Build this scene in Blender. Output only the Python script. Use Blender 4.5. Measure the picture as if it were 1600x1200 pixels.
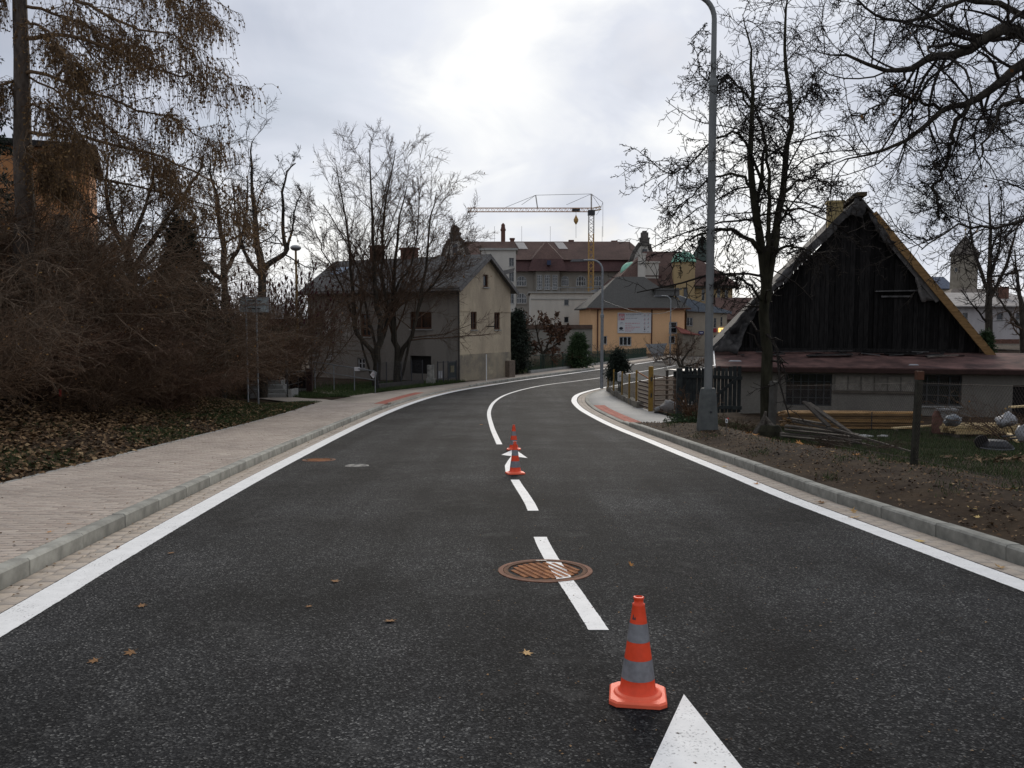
import bpy, math, random
import numpy as np
from mathutils import Vector, Matrix
for _o in list(bpy.data.objects): bpy.data.objects.remove(_o)
SC = bpy.context.scene
COL = SC.collection
rng = np.random.default_rng(7)
random.seed(7)
R_ = math.radians

# ------------------------------------------------------------------ camera
HY, FPX = 506.0, 1300.0                       # horizon row and focal length of the 1600 px photograph
PITCH = math.atan((600-HY)/FPX)
EYE = 1.6
cam_d = bpy.data.cameras.new('camera'); cam = bpy.data.objects.new('camera', cam_d); COL.objects.link(cam)
cam.location = (0, 0, EYE); cam.rotation_euler = (R_(90)-PITCH, 0, 0)
cam_d.sensor_width = 36; cam_d.lens = 36*FPX/1600; cam_d.clip_start = .1; cam_d.clip_end = 6000
SC.camera = cam
# ------------------------------------------------------------------ sky, sun, exposure
SUN_AZ, SUN_EL = R_(7), R_(24)
SUN = Vector((math.sin(SUN_AZ)*math.cos(SUN_EL), math.cos(SUN_AZ)*math.cos(SUN_EL), math.sin(SUN_EL)))
world = bpy.data.worlds.new('World'); SC.world = world; world.use_nodes = True
def build_world():
    nt = world.node_tree; N = nt.nodes; Lk = nt.links; N.clear()
    def n(t, **k):
        x = N.new(t)
        for a, b in k.items(): setattr(x, a, b)
        return x
    def math_(op, a, b=None, clamp=False):
        m = n('ShaderNodeMath', operation=op, use_clamp=clamp)
        for i, v in enumerate((a, b)):
            if v is None: continue
            if isinstance(v, (int, float)): m.inputs[i].default_value = v
            else: Lk.new(v, m.inputs[i])
        return m.outputs[0]
    out = n('ShaderNodeOutputWorld')
    sky = n('ShaderNodeTexSky', sky_type='NISHITA', sun_disc=False, sun_elevation=SUN_EL, sun_rotation=SUN_AZ)
    sky.air_density = 1.3; sky.dust_density = .6
    b1 = n('ShaderNodeBackground'); b1.inputs[1].default_value = .1; Lk.new(sky.outputs[0], b1.inputs[0])
    tc = n('ShaderNodeTexCoord'); sep = n('ShaderNodeSeparateXYZ'); Lk.new(tc.outputs['Generated'], sep.inputs[0])
    z = math_('MAXIMUM', sep.outputs[2], 0.0)
    den = math_('ADD', z, .40)
    cx = math_('DIVIDE', sep.outputs[0], den); cy = math_('DIVIDE', sep.outputs[1], den)
    cmb = n('ShaderNodeCombineXYZ'); Lk.new(cx, cmb.inputs[0]); Lk.new(cy, cmb.inputs[1]); cmb.inputs[2].default_value = CLOUD_SEED
    n1 = n('ShaderNodeTexNoise'); n1.inputs['Scale'].default_value = 1.15; n1.inputs['Detail'].default_value = 5
    n1.inputs['Roughness'].default_value = .5; n1.inputs['Distortion'].default_value = .45
    Lk.new(cmb.outputs[0], n1.inputs['Vector'])
    n2 = n('ShaderNodeTexNoise'); n2.inputs['Scale'].default_value = 3.2; n2.inputs['Detail'].default_value = 6
    n2.inputs['Roughness'].default_value = .55; n2.inputs['Distortion'].default_value = .6
    Lk.new(cmb.outputs[0], n2.inputs['Vector'])
    mixn = math_('ADD', math_('MULTIPLY', n1.outputs[0], .92), math_('MULTIPLY', n2.outputs[0], .42))
    # the sun behind the clouds brightens the sky around it
    dot = n('ShaderNodeVectorMath', operation='DOT_PRODUCT'); Lk.new(tc.outputs['Generated'], dot.inputs[0])
    dot.inputs[1].default_value = GLOW_DIR
    dp = math_('MAXIMUM', dot.outputs['Value'], 0.0)
    glow = math_('ADD', math_('MULTIPLY', math_('POWER', dp, 18), .215), math_('MULTIPLY', math_('POWER', dp, 4), .05))
    fac = math_('ADD', mixn, math_('SUBTRACT', glow, .335))
    ramp = n('ShaderNodeValToRGB'); Lk.new(fac, ramp.inputs[0])
    e = ramp.color_ramp.elements
    e[0].position = .20; e[0].color = (.28, .30, .355, 1)
    e[1].position = .72; e[1].color = (.81, .795, .76, 1)
    for p, c in ((.34, (.375, .40, .465, 1)), (.45, (.50, .523, .58, 1)), (.57, (.675, .68, .68, 1))):
        q = e.new(p); q.color = c
    b2 = n('ShaderNodeBackground'); Lk.new(ramp.outputs[0], b2.inputs[0]); b2.inputs[1].default_value = 1.0
    cov = n('ShaderNodeMapRange'); Lk.new(n2.outputs[0], cov.inputs[0])
    cov.inputs[1].default_value = .30; cov.inputs[2].default_value = .5; cov.inputs[3].default_value = .88; cov.inputs[4].default_value = .99
    mx = n('ShaderNodeMixShader'); Lk.new(cov.outputs[0], mx.inputs[0]); Lk.new(b1.outputs[0], mx.inputs[1]); Lk.new(b2.outputs[0], mx.inputs[2])
    Lk.new(mx.outputs[0], out.inputs[0])
CLOUD_SEED = 17.1
_g = Vector((.07, 1, .24)).normalized(); GLOW_DIR = (_g.x, _g.y, _g.z)
build_world()
sun_d = bpy.data.lights.new('sun', 'SUN'); sun_d.energy = 1.5; sun_d.angle = R_(28); sun_d.color = (1, .92, .81)
sun_o = bpy.data.objects.new('sun', sun_d); COL.objects.link(sun_o)
sun_o.rotation_euler = (-SUN).to_track_quat('-Z', 'Y').to_euler(); sun_o.location = (20, 100, 60)
SC.view_settings.view_transform = 'Standard'; SC.view_settings.look = 'None'
SC.view_settings.exposure = 0.58; SC.view_settings.gamma = 1.0; SC.view_settings.use_curve_mapping = False
SC.render.engine = 'CYCLES'

# ------------------------------------------------------------------ helpers
def at(px, py, Y):
    "world point seen at photograph pixel (px, py) when it stands at distance Y ahead"
    c, s = math.cos(PITCH), math.sin(PITCH)
    a = (px-800)/FPX; b = (600-py)/FPX
    t = Y/(c+b*s)
    return Vector((a*t, Y, EYE+(-s+b*c)*t))
def tag(o, label, cat, group=None):
    o['label'] = label; o['category'] = cat
    if group: o['group'] = group
    return o
def thing(name, label, cat, loc=(0, 0, 0), group=None):
    o = bpy.data.objects.new(name, None); COL.objects.link(o); o.location = loc
    o.empty_display_size = .2
    return tag(o, label, cat, group)
def link(name, me, mat, parent=None, kind=None, local=False):
    o = bpy.data.objects.new(name, me); COL.objects.link(o)
    if mat is not None and len(me.materials) == 0: me.materials.append(mat)
    if parent is not None:
        o.parent = parent
        if not local: o.matrix_parent_inverse = Matrix.Translation(-Vector(parent.location)) if parent.type == 'EMPTY' else Matrix.Identity(4)
    if kind: o['kind'] = kind
    return o
def mesh_np(name, V, Q=None, T=None, smooth=False):
    V = np.asarray(V, np.float32).reshape(-1, 3)
    me = bpy.data.meshes.new(name)
    me.vertices.add(len(V)); me.vertices.foreach_set('co', V.ravel())
    Q = np.zeros((0, 4), np.int32) if Q is None else np.asarray(Q, np.int32).reshape(-1, 4)
    T = np.zeros((0, 3), np.int32) if T is None else np.asarray(T, np.int32).reshape(-1, 3)
    li = np.concatenate([Q.ravel(), T.ravel()]).astype(np.int32)
    tot = np.concatenate([np.full(len(Q), 4), np.full(len(T), 3)]).astype(np.int32)
    st = np.concatenate([[0], np.cumsum(tot)[:-1]]).astype(np.int32)
    me.loops.add(len(li)); me.loops.foreach_set('vertex_index', li)
    me.polygons.add(len(tot)); me.polygons.foreach_set('loop_start', st); me.polygons.foreach_set('loop_total', tot)
    if smooth: me.polygons.foreach_set('use_smooth', np.ones(len(tot), bool))
    me.update(calc_edges=True); me.validate()
    return me
class MB:
    def __init__(s): s.v = []; s.f = []
    def add(s, vs, fs):
        o = len(s.v); s.v += [tuple(v) for v in vs]; s.f += [tuple(i+o for i in f) for f in fs]; return s
    def quad(s, *p): return s.add(p, [tuple(range(len(p)))])
    def hexa(s, b, t):
        return s.add(list(b)+list(t), [(3,2,1,0),(4,5,6,7),(0,1,5,4),(1,2,6,5),(2,3,7,6),(3,0,4,7)])
    def box(s, c, sz, rz=0.0, u=None):
        x, y, z = [q/2 for q in sz]
        ux = Vector((math.cos(rz), math.sin(rz), 0)) if u is None else Vector(u).normalized()
        uy = Vector((-ux.y, ux.x, 0)); c = Vector(c)
        b = [c+ux*a+uy*d+Vector((0,0,-z)) for a, d in ((-x,-y),(x,-y),(x,y),(-x,y))]
        t = [p+Vector((0,0,2*z)) for p in b]
        return s.hexa(b, t)
    def beam(s, p, q, w, h, up=(0,0,1)):
        p, q = Vector(p), Vector(q); d = (q-p).normalized(); up = Vector(up)
        if abs(d.dot(up)) > .99: up = Vector((1,0,0))
        a = d.cross(up).normalized()*w/2; b = a.cross(d).normalized()*h/2
        return s.hexa([p-a-b, p+a-b, p+a+b, p-a+b], [q-a-b, q+a-b, q+a+b, q-a+b])
    def tube(s, pts, r, k=8, cap=True):
        pts = [Vector(p) for p in pts]; n = len(pts)
        rr = r if isinstance(r, (list, tuple)) else [r]*n
        base = len(s.v); ref = None
        for i, p in enumerate(pts):
            t = (pts[min(i+1,n-1)]-pts[max(i-1,0)]).normalized()
            if ref is None: ref = Vector((1,0,0)) if abs(t.x) < .7 else Vector((0,1,0))
            a = (ref-t*ref.dot(t)).normalized(); ref = a; b = t.cross(a)
            for j in range(k):
                w = 2*math.pi*j/k; s.v.append(tuple(p+(a*math.cos(w)+b*math.sin(w))*rr[i]))
        for i in range(n-1):
            for j in range(k):
                s.f.append((base+i*k+j, base+i*k+(j+1)%k, base+(i+1)*k+(j+1)%k, base+(i+1)*k+j))
        if cap:
            s.f.append(tuple(base+j for j in reversed(range(k)))); s.f.append(tuple(base+(n-1)*k+j for j in range(k)))
        return s
    def lathe(s, prof, c=(0,0,0), k=16, rot=0.0, cap=True):
        base = len(s.v); c = Vector(c); n = len(prof)
        for r, z in prof:
            for j in range(k):
                w = rot+2*math.pi*j/k; s.v.append((c.x+r*math.cos(w), c.y+r*math.sin(w), c.z+z))
        for i in range(n-1):
            for j in range(k):
                s.f.append((base+i*k+j, base+i*k+(j+1)%k, base+(i+1)*k+(j+1)%k, base+(i+1)*k+j))
        if cap:
            s.f.append(tuple(base+j for j in reversed(range(k)))); s.f.append(tuple(base+(n-1)*k+j for j in range(k)))
        return s
    def prism(s, poly, vec):
        n = len(poly); vec = Vector(vec); a = [Vector(p) for p in poly]; b = [p+vec for p in a]
        return s.add(a+b, [tuple(reversed(range(n))), tuple(range(n, 2*n))]+[(i,(i+1)%n,n+(i+1)%n,n+i) for i in range(n)])
    def mesh(s, name, smooth=False):
        me = bpy.data.meshes.new(name); me.from_pydata(s.v, [], s.f); me.update()
        if smooth: me.polygons.foreach_set('use_smooth', [True]*len(me.polygons))
        return me
    def build(s, name, mat, parent=None, kind=None, smooth=False, local=False):
        return link(name, s.mesh(name, smooth), mat, parent, kind, local)
def dup(root, loc=None, rz=None, sc=None, label=None):
    r = root.copy(); COL.objects.link(r)
    if loc is not None: r.location = loc
    if rz is not None: r.rotation_euler = (0, 0, rz)
    if sc is not None: r.scale = (sc,)*3 if isinstance(sc, (int, float)) else sc
    if label: r['label'] = label
    for ch in list(root.children):
        c = ch.copy(); COL.objects.link(c); c.parent = r
        for g in ch.children:
            d = g.copy(); COL.objects.link(d); d.parent = c
    return r

# ------------------------------------------------------------------ materials
MATS = {}
def mat(name, col, col2=None, rough=.85, scale=5., detail=6., var=.22, bump=0., bscale=60., spec=.25, metal=0., big=.0, bigscale=.5,
        stretch=(1,1,1), island=0., objrand=0., cols=None, emit=None, lo=.35, hi=.65):
    if name in MATS: return MATS[name]
    m = bpy.data.materials.new(name); m.use_nodes = True; nt = m.node_tree; N = nt.nodes; Lk = nt.links
    b = N['Principled BSDF']; b.inputs['Roughness'].default_value = rough; b.inputs['Metallic'].default_value = metal
    b.inputs['Specular IOR Level'].default_value = spec
    tc = N.new('ShaderNodeTexCoord'); mp = N.new('ShaderNodeMapping'); mp.inputs['Scale'].default_value = stretch
    Lk.new(tc.outputs['Object'], mp.inputs[0])
    def noise(sc, dt):
        x = N.new('ShaderNodeTexNoise'); x.inputs['Scale'].default_value = sc; x.inputs['Detail'].default_value = dt
        x.inputs['Roughness'].default_value = .6
        Lk.new(mp.outputs[0], x.inputs['Vector']); return x
    if col2 is None: c1 = tuple(max(0, c*(1-var)) for c in col); c2 = tuple(c*(1+var) for c in col)
    else: c1, c2 = col, col2
    def mr(src, a, bb, c, d):
        q = N.new('ShaderNodeMapRange'); Lk.new(src, q.inputs[0])
        for i, v in enumerate((a, bb, c, d)): q.inputs[i+1].default_value = v
        return q.outputs[0]
    def mixc(f, A, B, mode='MIX'):
        q = N.new('ShaderNodeMix'); q.data_type = 'RGBA'; q.blend_type = mode
        if isinstance(f, float): q.inputs[0].default_value = f
        else: Lk.new(f, q.inputs[0])
        for i, v in ((6, A), (7, B)):
            if isinstance(v, tuple): q.inputs[i].default_value = (*v[:3], 1)
            else: Lk.new(v, q.inputs[i])
        return q.outputs[2]
    f = mr(noise(scale, detail).outputs[0], lo, hi, 0, 1)
    color = mixc(f, c1, c2)
    if cols:
        src = N.new('ShaderNodeNewGeometry').outputs['Random Per Island'] if island else N.new('ShaderNodeObjectInfo').outputs['Random']
        rp = N.new('ShaderNodeValToRGB'); Lk.new(src, rp.inputs[0]); el = rp.color_ramp.elements
        el[0].color = (*cols[0], 1); el[0].position = 0; el[1].color = (*cols[-1], 1); el[1].position = 1
        for i, c in enumerate(cols[1:-1]): q = el.new((i+1)/(len(cols)-1)); q.color = (*c, 1)
        g = mr(f, 0, 1, 1-var, 1+var); color = mixc(1.0, rp.outputs[0], g, 'MULTIPLY')
    elif island or objrand:
        src = N.new('ShaderNodeNewGeometry').outputs['Random Per Island'] if island else N.new('ShaderNodeObjectInfo').outputs['Random']
        k = island or objrand
        color = mixc(1.0, color, mr(src, 0, 1, 1-k, 1+k), 'MULTIPLY')
    if big:
        color = mixc(1.0, color, mr(noise(bigscale, 4).outputs[0], .3, .7, 1-big, 1+big), 'MULTIPLY')
    Lk.new(color, b.inputs['Base Color'])
    if bump:
        bp = N.new('ShaderNodeBump'); bp.inputs['Strength'].default_value = min(1, bump); bp.inputs['Distance'].default_value = .35/bscale
        Lk.new(noise(bscale, 4).outputs[0], bp.inputs['Height']); Lk.new(bp.outputs[0], b.inputs['Normal'])
    if emit:
        b.inputs['Emission Color'].default_value = (*emit[:3], 1); b.inputs['Emission Strength'].default_value = emit[3]
    m['b'] = 1; MATS[name] = m
    return m
def nodes(m):
    return m.node_tree.nodes, m.node_tree.links, m.node_tree.nodes['Principled BSDF']
def asphalt_mat():
    m = mat('asphalt', (.042, .042, .043), rough=.93, spec=.1); N, L, b = nodes(m)
    tc = N.new('ShaderNodeTexCoord')
    def tex(t, **k):
        x = N.new(t)
        for a, v in k.items(): x.inputs[a].default_value = v
        L.new(tc.outputs['Object'], x.inputs['Vector']); return x
    vo = tex('ShaderNodeTexVoronoi', Scale=105.0); sepc = N.new('ShaderNodeSeparateColor'); L.new(vo.outputs['Color'], sepc.inputs[0])
    rp = N.new('ShaderNodeValToRGB'); L.new(sepc.outputs[0], rp.inputs[0]); e = rp.color_ramp.elements
    e[0].color = (.0065, .0068, .0074, 1); e[1].color = (.12, .119, .112, 1); e[1].position = 1
    q = e.new(.6); q.color = (.0145, .015, .0158, 1); q = e.new(.92); q.color = (.044, .044, .043, 1)
    big = tex('ShaderNodeTexNoise', Scale=.55, Detail=7.0, Roughness=.62)
    mr = N.new('ShaderNodeMapRange'); L.new(big.outputs[0], mr.inputs[0]); mr.inputs[1].default_value = .32; mr.inputs[2].default_value = .7
    mr.inputs[3].default_value = .5; mr.inputs[4].default_value = 1.75
    mul = N.new('ShaderNodeMix'); mul.data_type = 'RGBA'; mul.blend_type = 'MULTIPLY'; mul.inputs[0].default_value = 1
    L.new(rp.outputs[0], mul.inputs[6]); L.new(mr.outputs[0], mul.inputs[7])
    # long faint streaks along the lanes and pale dusty spots
    mp = N.new('ShaderNodeMapping'); mp.inputs['Scale'].default_value = (1.6, .09, 1); L.new(tc.outputs['Object'], mp.inputs[0])
    st = N.new('ShaderNodeTexNoise'); st.inputs['Scale'].default_value = 1.0; st.inputs['Detail'].default_value = 4; L.new(mp.outputs[0], st.inputs['Vector'])
    mr2 = N.new('ShaderNodeMapRange'); L.new(st.outputs[0], mr2.inputs[0]); mr2.inputs[1].default_value = .35; mr2.inputs[2].default_value = .65; mr2.inputs[3].default_value = .72; mr2.inputs[4].default_value = 1.32
    mul2 = N.new('ShaderNodeMix'); mul2.data_type = 'RGBA'; mul2.blend_type = 'MULTIPLY'; mul2.inputs[0].default_value = 1
    L.new(mul.outputs[2], mul2.inputs[6]); L.new(mr2.outputs[0], mul2.inputs[7])
    dn = tex('ShaderNodeTexNoise', Scale=2.3, Detail=8.0, Roughness=.7)
    mr3 = N.new('ShaderNodeMapRange'); L.new(dn.outputs[0], mr3.inputs[0]); mr3.inputs[1].default_value = .56; mr3.inputs[2].default_value = .8; mr3.inputs[4].default_value = .38
    mx = N.new('ShaderNodeMix'); mx.data_type = 'RGBA'; L.new(mr3.outputs[0], mx.inputs[0]); L.new(mul2.outputs[2], mx.inputs[6]); mx.inputs[7].default_value = (.13, .128, .122, 1)
    L.new(mx.outputs[2], b.inputs['Base Color'])
    bp = N.new('ShaderNodeBump'); bp.inputs['Strength'].default_value = .55; bp.inputs['Distance'].default_value = .006
    L.new(vo.outputs['Distance'], bp.inputs['Height']); L.new(bp.outputs[0], b.inputs['Normal'])
    return m
def paint_mat():
    m = mat('road_paint', (.74, .74, .72), rough=.7, scale=9, var=.06, spec=.3); N, L, b = nodes(m)
    src = b.inputs['Base Color'].links[0].from_socket
    tc = N.new('ShaderNodeTexCoord')
    vo = N.new('ShaderNodeTexNoise'); vo.inputs['Scale'].default_value = 70; vo.inputs['Detail'].default_value = 3; L.new(tc.outputs['Object'], vo.inputs['Vector'])
    n2 = N.new('ShaderNodeTexNoise'); n2.inputs['Scale'].default_value = 3; n2.inputs['Detail'].default_value = 6; L.new(tc.outputs['Object'], n2.inputs['Vector'])
    ad = N.new('ShaderNodeMath'); ad.operation = 'ADD'; L.new(vo.outputs[0], ad.inputs[0])
    m2 = N.new('ShaderNodeMath'); m2.operation = 'MULTIPLY'; L.new(n2.outputs[0], m2.inputs[0]); m2.inputs[1].default_value = .5; L.new(m2.outputs[0], ad.inputs[1])
    mr = N.new('ShaderNodeMapRange'); L.new(ad.outputs[0], mr.inputs[0]); mr.inputs[1].default_value = .86; mr.inputs[2].default_value = 1.0; mr.inputs[4].default_value = .75
    mx = N.new('ShaderNodeMix'); mx.data_type = 'RGBA'; L.new(mr.outputs[0], mx.inputs[0]); L.new(src, mx.inputs[6]); mx.inputs[7].default_value = (.12, .12, .12, 1)
    L.new(mx.outputs[2], b.inputs['Base Color'])
    bp = N.new('ShaderNodeBump'); bp.inputs['Strength'].default_value = .4; bp.inputs['Distance'].default_value = .004
    L.new(vo.outputs[0], bp.inputs['Height']); L.new(bp.outputs[0], b.inputs['Normal'])
    return m
def stain_plaster(name, col, dirt, patch=None, amt=.6, scale=1.1, zs=.35):
    "plaster with streaky dirt and, where given, bare patches of another colour"
    m = mat(name, col, rough=.92, scale=14, var=.1, bump=.25, bscale=45, spec=.15); N, L, b = nodes(m)
    src = b.inputs['Base Color'].links[0].from_socket
    tc = N.new('ShaderNodeTexCoord'); mp = N.new('ShaderNodeMapping'); mp.inputs['Scale'].default_value = (1, 1, zs); L.new(tc.outputs['Object'], mp.inputs[0])
    def lay(src, sc, a, bb, top, c, off):
        n = N.new('ShaderNodeTexNoise'); n.noise_dimensions = '4D'; n.inputs['W'].default_value = off
        n.inputs['Scale'].default_value = sc; n.inputs['Detail'].default_value = 7; n.inputs['Roughness'].default_value = .62; L.new(mp.outputs[0], n.inputs['Vector'])
        mr = N.new('ShaderNodeMapRange'); L.new(n.outputs[0], mr.inputs[0]); mr.inputs[1].default_value = a; mr.inputs[2].default_value = bb; mr.inputs[4].default_value = top
        mx = N.new('ShaderNodeMix'); mx.data_type = 'RGBA'; L.new(mr.outputs[0], mx.inputs[0]); L.new(src, mx.inputs[6]); mx.inputs[7].default_value = (*c, 1)
        return mx.outputs[2]
    o = lay(src, scale, .42, .68, amt, dirt, 1.3)
    if patch: o = lay(o, .55, .55, .6, .85, patch, 4.1)
    L.new(o, b.inputs['Base Color'])
    return m
ASPH = asphalt_mat(); PAINT = paint_mat()
GLASS = mat('window_glass', (.015, .018, .02), rough=.08, spec=.6, var=.3, scale=1.5)
GALV = mat('galvanised_steel', (.23, .24, .245), rough=.55, metal=.35, scale=9, var=.15, spec=.4)
DARKM = mat('dark_metal', (.03, .03, .032), rough=.6, spec=.4)
WHITEP = mat('white_paint', (.7, .7, .68), rough=.6, var=.06)
CONC = mat('concrete', (.30, .295, .27), rough=.92, scale=7, var=.12, bump=.3, bscale=90, big=.12, bigscale=1.2)
# ------------------------------------------------------------------ lie of the land
def cub(pts):
    xs = np.array([p[0] for p in pts], float); ys = np.array([p[1] for p in pts], float)
    m = np.gradient(ys, xs)
    def f(x):
        x = np.asarray(x, float); i = np.clip(np.searchsorted(xs, x)-1, 0, len(xs)-2)
        h = xs[i+1]-xs[i]; t = (x-xs[i])/h
        inside = (2*t**3-3*t**2+1)*ys[i]+(t**3-2*t**2+t)*h*m[i]+(-2*t**3+3*t**2)*ys[i+1]+(t**3-t**2)*h*m[i+1]
        lo = ys[0]+(x-xs[0])*m[0]; hi = ys[-1]+(x-xs[-1])*m[-1]
        return np.where(x < xs[0], lo, np.where(x > xs[-1], hi, inside))
    return f
LX = cub([(-20,-1.9),(0,-2.85),(5.1,-3.2),(6.75,-3.36),(9.6,-3.6),(12.4,-3.8),(15.8,-3.99),(19.3,-4.16),(23,-4.27),(27.6,-4.24),(32,-3.95),(36.5,-3.36),(40.4,-2.5),(43.9,-1.38),(48,0),(54.6,2.52),(63.3,5.9),(80.7,12.4),(110,23)])
RX = cub([(-20,5.4),(0,4.15),(6,3.78),(8.2,3.6),(10,3.46),(12.9,3.34),(15.4,3.22),(19.1,3.03),(22,2.84),(26,2.62),(30,2.45),(34,2.55),(37.5,3.04),(40.2,3.85),(41.7,4.42),(46,6.3),(54,10.0),(63,13.6),(80.7,20.2),(110,31)])
LW = cub([(-20,-6.2),(0,-6.5),(10.6,-6.6),(13.5,-6.75),(18.8,-7.0),(23,-7.12),(28,-7.2),(30,-7.25),(33,-6.9),(37,-5.85),(44.6,-2.9),(52,-.45),(60,2.6),(80,10.0),(110,20.5)])
FX = cub([(20,5.1),(25,5.0),(28.4,4.72),(33,4.45),(37,4.45),(39.5,4.6),(43,5.9)])
def zr(Y):
    Y = np.asarray(Y, float)
    base = -.0554*Y+.12*np.logaddexp(0, (Y-25)/3.0)
    return np.where(Y > 130, -.0554*130+.12*((130-25)/3.0)+0*Y, base)
def sst(x, a, b):
    t = np.clip((np.asarray(x, float)-a)/(b-a), 0, 1); return t*t*(3-2*t)
def H(x, Y):
    x = np.asarray(x, float); Y = np.asarray(Y, float)
    z = zr(Y)+.10
    d = LW(Y)-x
    fade = 1-sst(Y, 25, 31)
    bank = np.minimum(.25*np.maximum(d-.15, 0), 2.6)*fade+.02*sst(d, 0, .4)
    yard = -.05*(1-fade)*sst(d, 0, 2)
    e = x-(RX(Y)+.59)
    low = sst(e, .8, 6)*sst(Y, 9, 26)*(1-sst(Y, 48, 75))
    bump = .04*np.sin(x*1.7+Y*.6)*np.sin(Y*1.1-x*.4)*(sst(e, .1, 1.2)+sst(d, .3, 2))*(1-sst(np.abs(Y), 60, 90))
    mound = .12*sst(e, .1, .8)*(1-sst(e, 1.2, 2.6))*(1-sst(Y, 20, 24))
    inp = sst(Y, 23.0, 23.5)*(1-sst(Y, 43, 44))*(x < FX(Y)+.12)*(e > -.2)
    return z-.14*inp+np.where(d > 0, bank+yard, 0)+np.where(e > 0, -low*.62, 0)+bump+mound
def Hf(x, y): return float(H(x, y))
def zf(y): return float(zr(y))

GROUND = mat('ground_soil', (.021, .013, .008), (.054, .036, .021), rough=1., scale=2.2, detail=9, bump=.5, bscale=14, spec=.1, big=.3, bigscale=.35)
def ground():
    Y = np.concatenate([np.arange(-20, 0, 2), np.arange(0, 34, .35), np.arange(34, 60, 1), np.arange(60, 140, 4), np.array([150,165,180,200,230,270,320,400,520,700,1000,1600,2600])])
    offs = np.array([0,.12,.3,.5,.75,1,1.3,1.6,2,2.4,2.9,3.4,4,4.7,5.5,6.4,7.5,9,11,13.5,17,22,30,42,60,90,140,220,380,700,1500])
    lx, rx = LW(Y), RX(Y)+.58
    rows = []
    for j, y in enumerate(Y):
        xl = lx[j]-offs[::-1]; zl = H(xl, np.full_like(xl, y)) ; xr = rx[j]+offs; zrr = H(xr, np.full_like(xr, y))
        xm = np.array([lx[j]+.03, (lx[j]+rx[j])/2, rx[j]-.03]); zm = np.full(3, zf(y)-.35)
        xx = np.concatenate([xl, xm, xr]); zz = np.concatenate([zl, zm, zrr])
        rows.append(np.stack([xx, np.full_like(xx, y), zz], 1))
    V = np.array(rows); n, m = V.shape[:2]
    i, j = np.meshgrid(np.arange(n-1), np.arange(m-1), indexing='ij'); a = i*m+j
    Q = np.stack([a, a+1, a+m+1, a+m], -1).reshape(-1, 4)
    link('ground', mesh_np('ground', V.reshape(-1, 3), Q, smooth=True), GROUND, kind='structure')
ground()
def strip(name, f0, f1, Y, dz, m, kind='structure', parent=None, cols=1, thick=0.0, jit=0.):
    Y = np.asarray(Y, float); a, b = f0(Y), f1(Y); z = zr(Y)+dz
    if jit: a = a+rng.normal(0, jit, len(Y)); b = b+rng.normal(0, jit, len(Y))
    k = cols+1; V = []
    for c in range(k):
        x = a+(b-a)*c/cols; V.append(np.stack([x, Y, z], 1))
    V = np.stack(V, 1)
    if thick:
        s0 = V[:, :1].copy(); s0[..., 2] -= thick; s1 = V[:, -1:].copy(); s1[..., 2] -= thick
        V = np.concatenate([s0, V, s1], 1); k += 2
    n = len(Y); i, j = np.meshgrid(np.arange(n-1), np.arange(k-1), indexing='ij'); q = i*k+j
    Q = np.stack([q, q+1, q+k+1, q+k], -1).reshape(-1, 4)
    return link(name, mesh_np(name, V.reshape(-1, 3), Q), m, parent, kind)
YR = np.concatenate([np.arange(-12, 60, .5), np.arange(60, 112, 2)])
road = strip('road', lambda y: LX(y)-.14, lambda y: RX(y)+.14, YR, 0, ASPH, cols=8)
YP_ = np.concatenate([np.arange(-12, 3, .5), np.arange(3, 16, .03), np.arange(16, 60, .5), np.arange(60, 112, 2)])
strip('edge_line', lambda y: LX(y)-.125, lambda y: LX(y)+.125, YP_, .004, PAINT, None, road, jit=.0016)
strip('edge_line', lambda y: RX(y)-.11, lambda y: RX(y)+.11, YP_, .004, PAINT, None, road, jit=.0016)
CX = cub([(0,1.0),(3.2,.70),(5,.53),(7.8,.27),(9.3,.24),(12,.04),(14,-.06),(17.8,-.28),(23,-.57),(29.3,-.79),(33,-.70),(37,-.29),(41.2,.64),(44.5,1.72),(48.7,3.75),(54,6.25),(63.3,10.2),(80.7,16.9),(110,28)])
for y0, y1 in ((4.98, 7.82), (9.3, 11.95), (17.6, 75)):
    yy = np.arange(y0, y1, .03 if y1 < 13 else .25); yy = np.append(yy, y1)
    strip('centre_line', lambda y: CX(y)-.0625, lambda y: CX(y)+.0625, yy, .004, PAINT, None, road, jit=.0011 if y1 < 13 else 0.)
def flat_poly(name, pts, dz, m, parent=None, kind=None, fn=None, step=None):
    mb = MB(); mb.quad(*[(x, y, (zf(y) if fn is None else fn(x, y))+dz) for x, y in pts])
    return mb.build(name, m, parent, kind)
# arrow in the foreground (its tail runs out of the picture) and the bent arrow behind the cones
def arrow(pts_tri, quads):
    mb = MB(); mb.add([(x, y, zf(y)+.004) for x, y in pts_tri], [(0, 1, 2)])
    for q in quads: mb.add([(x, y, zf(y)+.004) for x, y in q], [(0, 1, 2, 3)])
    return mb.build('lane_arrow', PAINT, road)
arrow([(.845, 3.97), (.43, 2.9), (.955, 2.9)], [[(.66, 1.2), (.80, 1.2), (.79, 2.898), (.65, 2.898)]])
arrow([(.05, 16.6), (-.20, 15.45), (.28, 14.9)],
      [[(-.10, 12.85), (.07, 12.85), (.045, 13.7), (-.12, 13.7)], [(-.12, 13.701), (.045, 13.701), (.07, 14.5), (-.07, 14.5)], [(-.07, 14.501), (.07, 14.501), (.13, 15.15), (-.01, 15.25)]])

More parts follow.
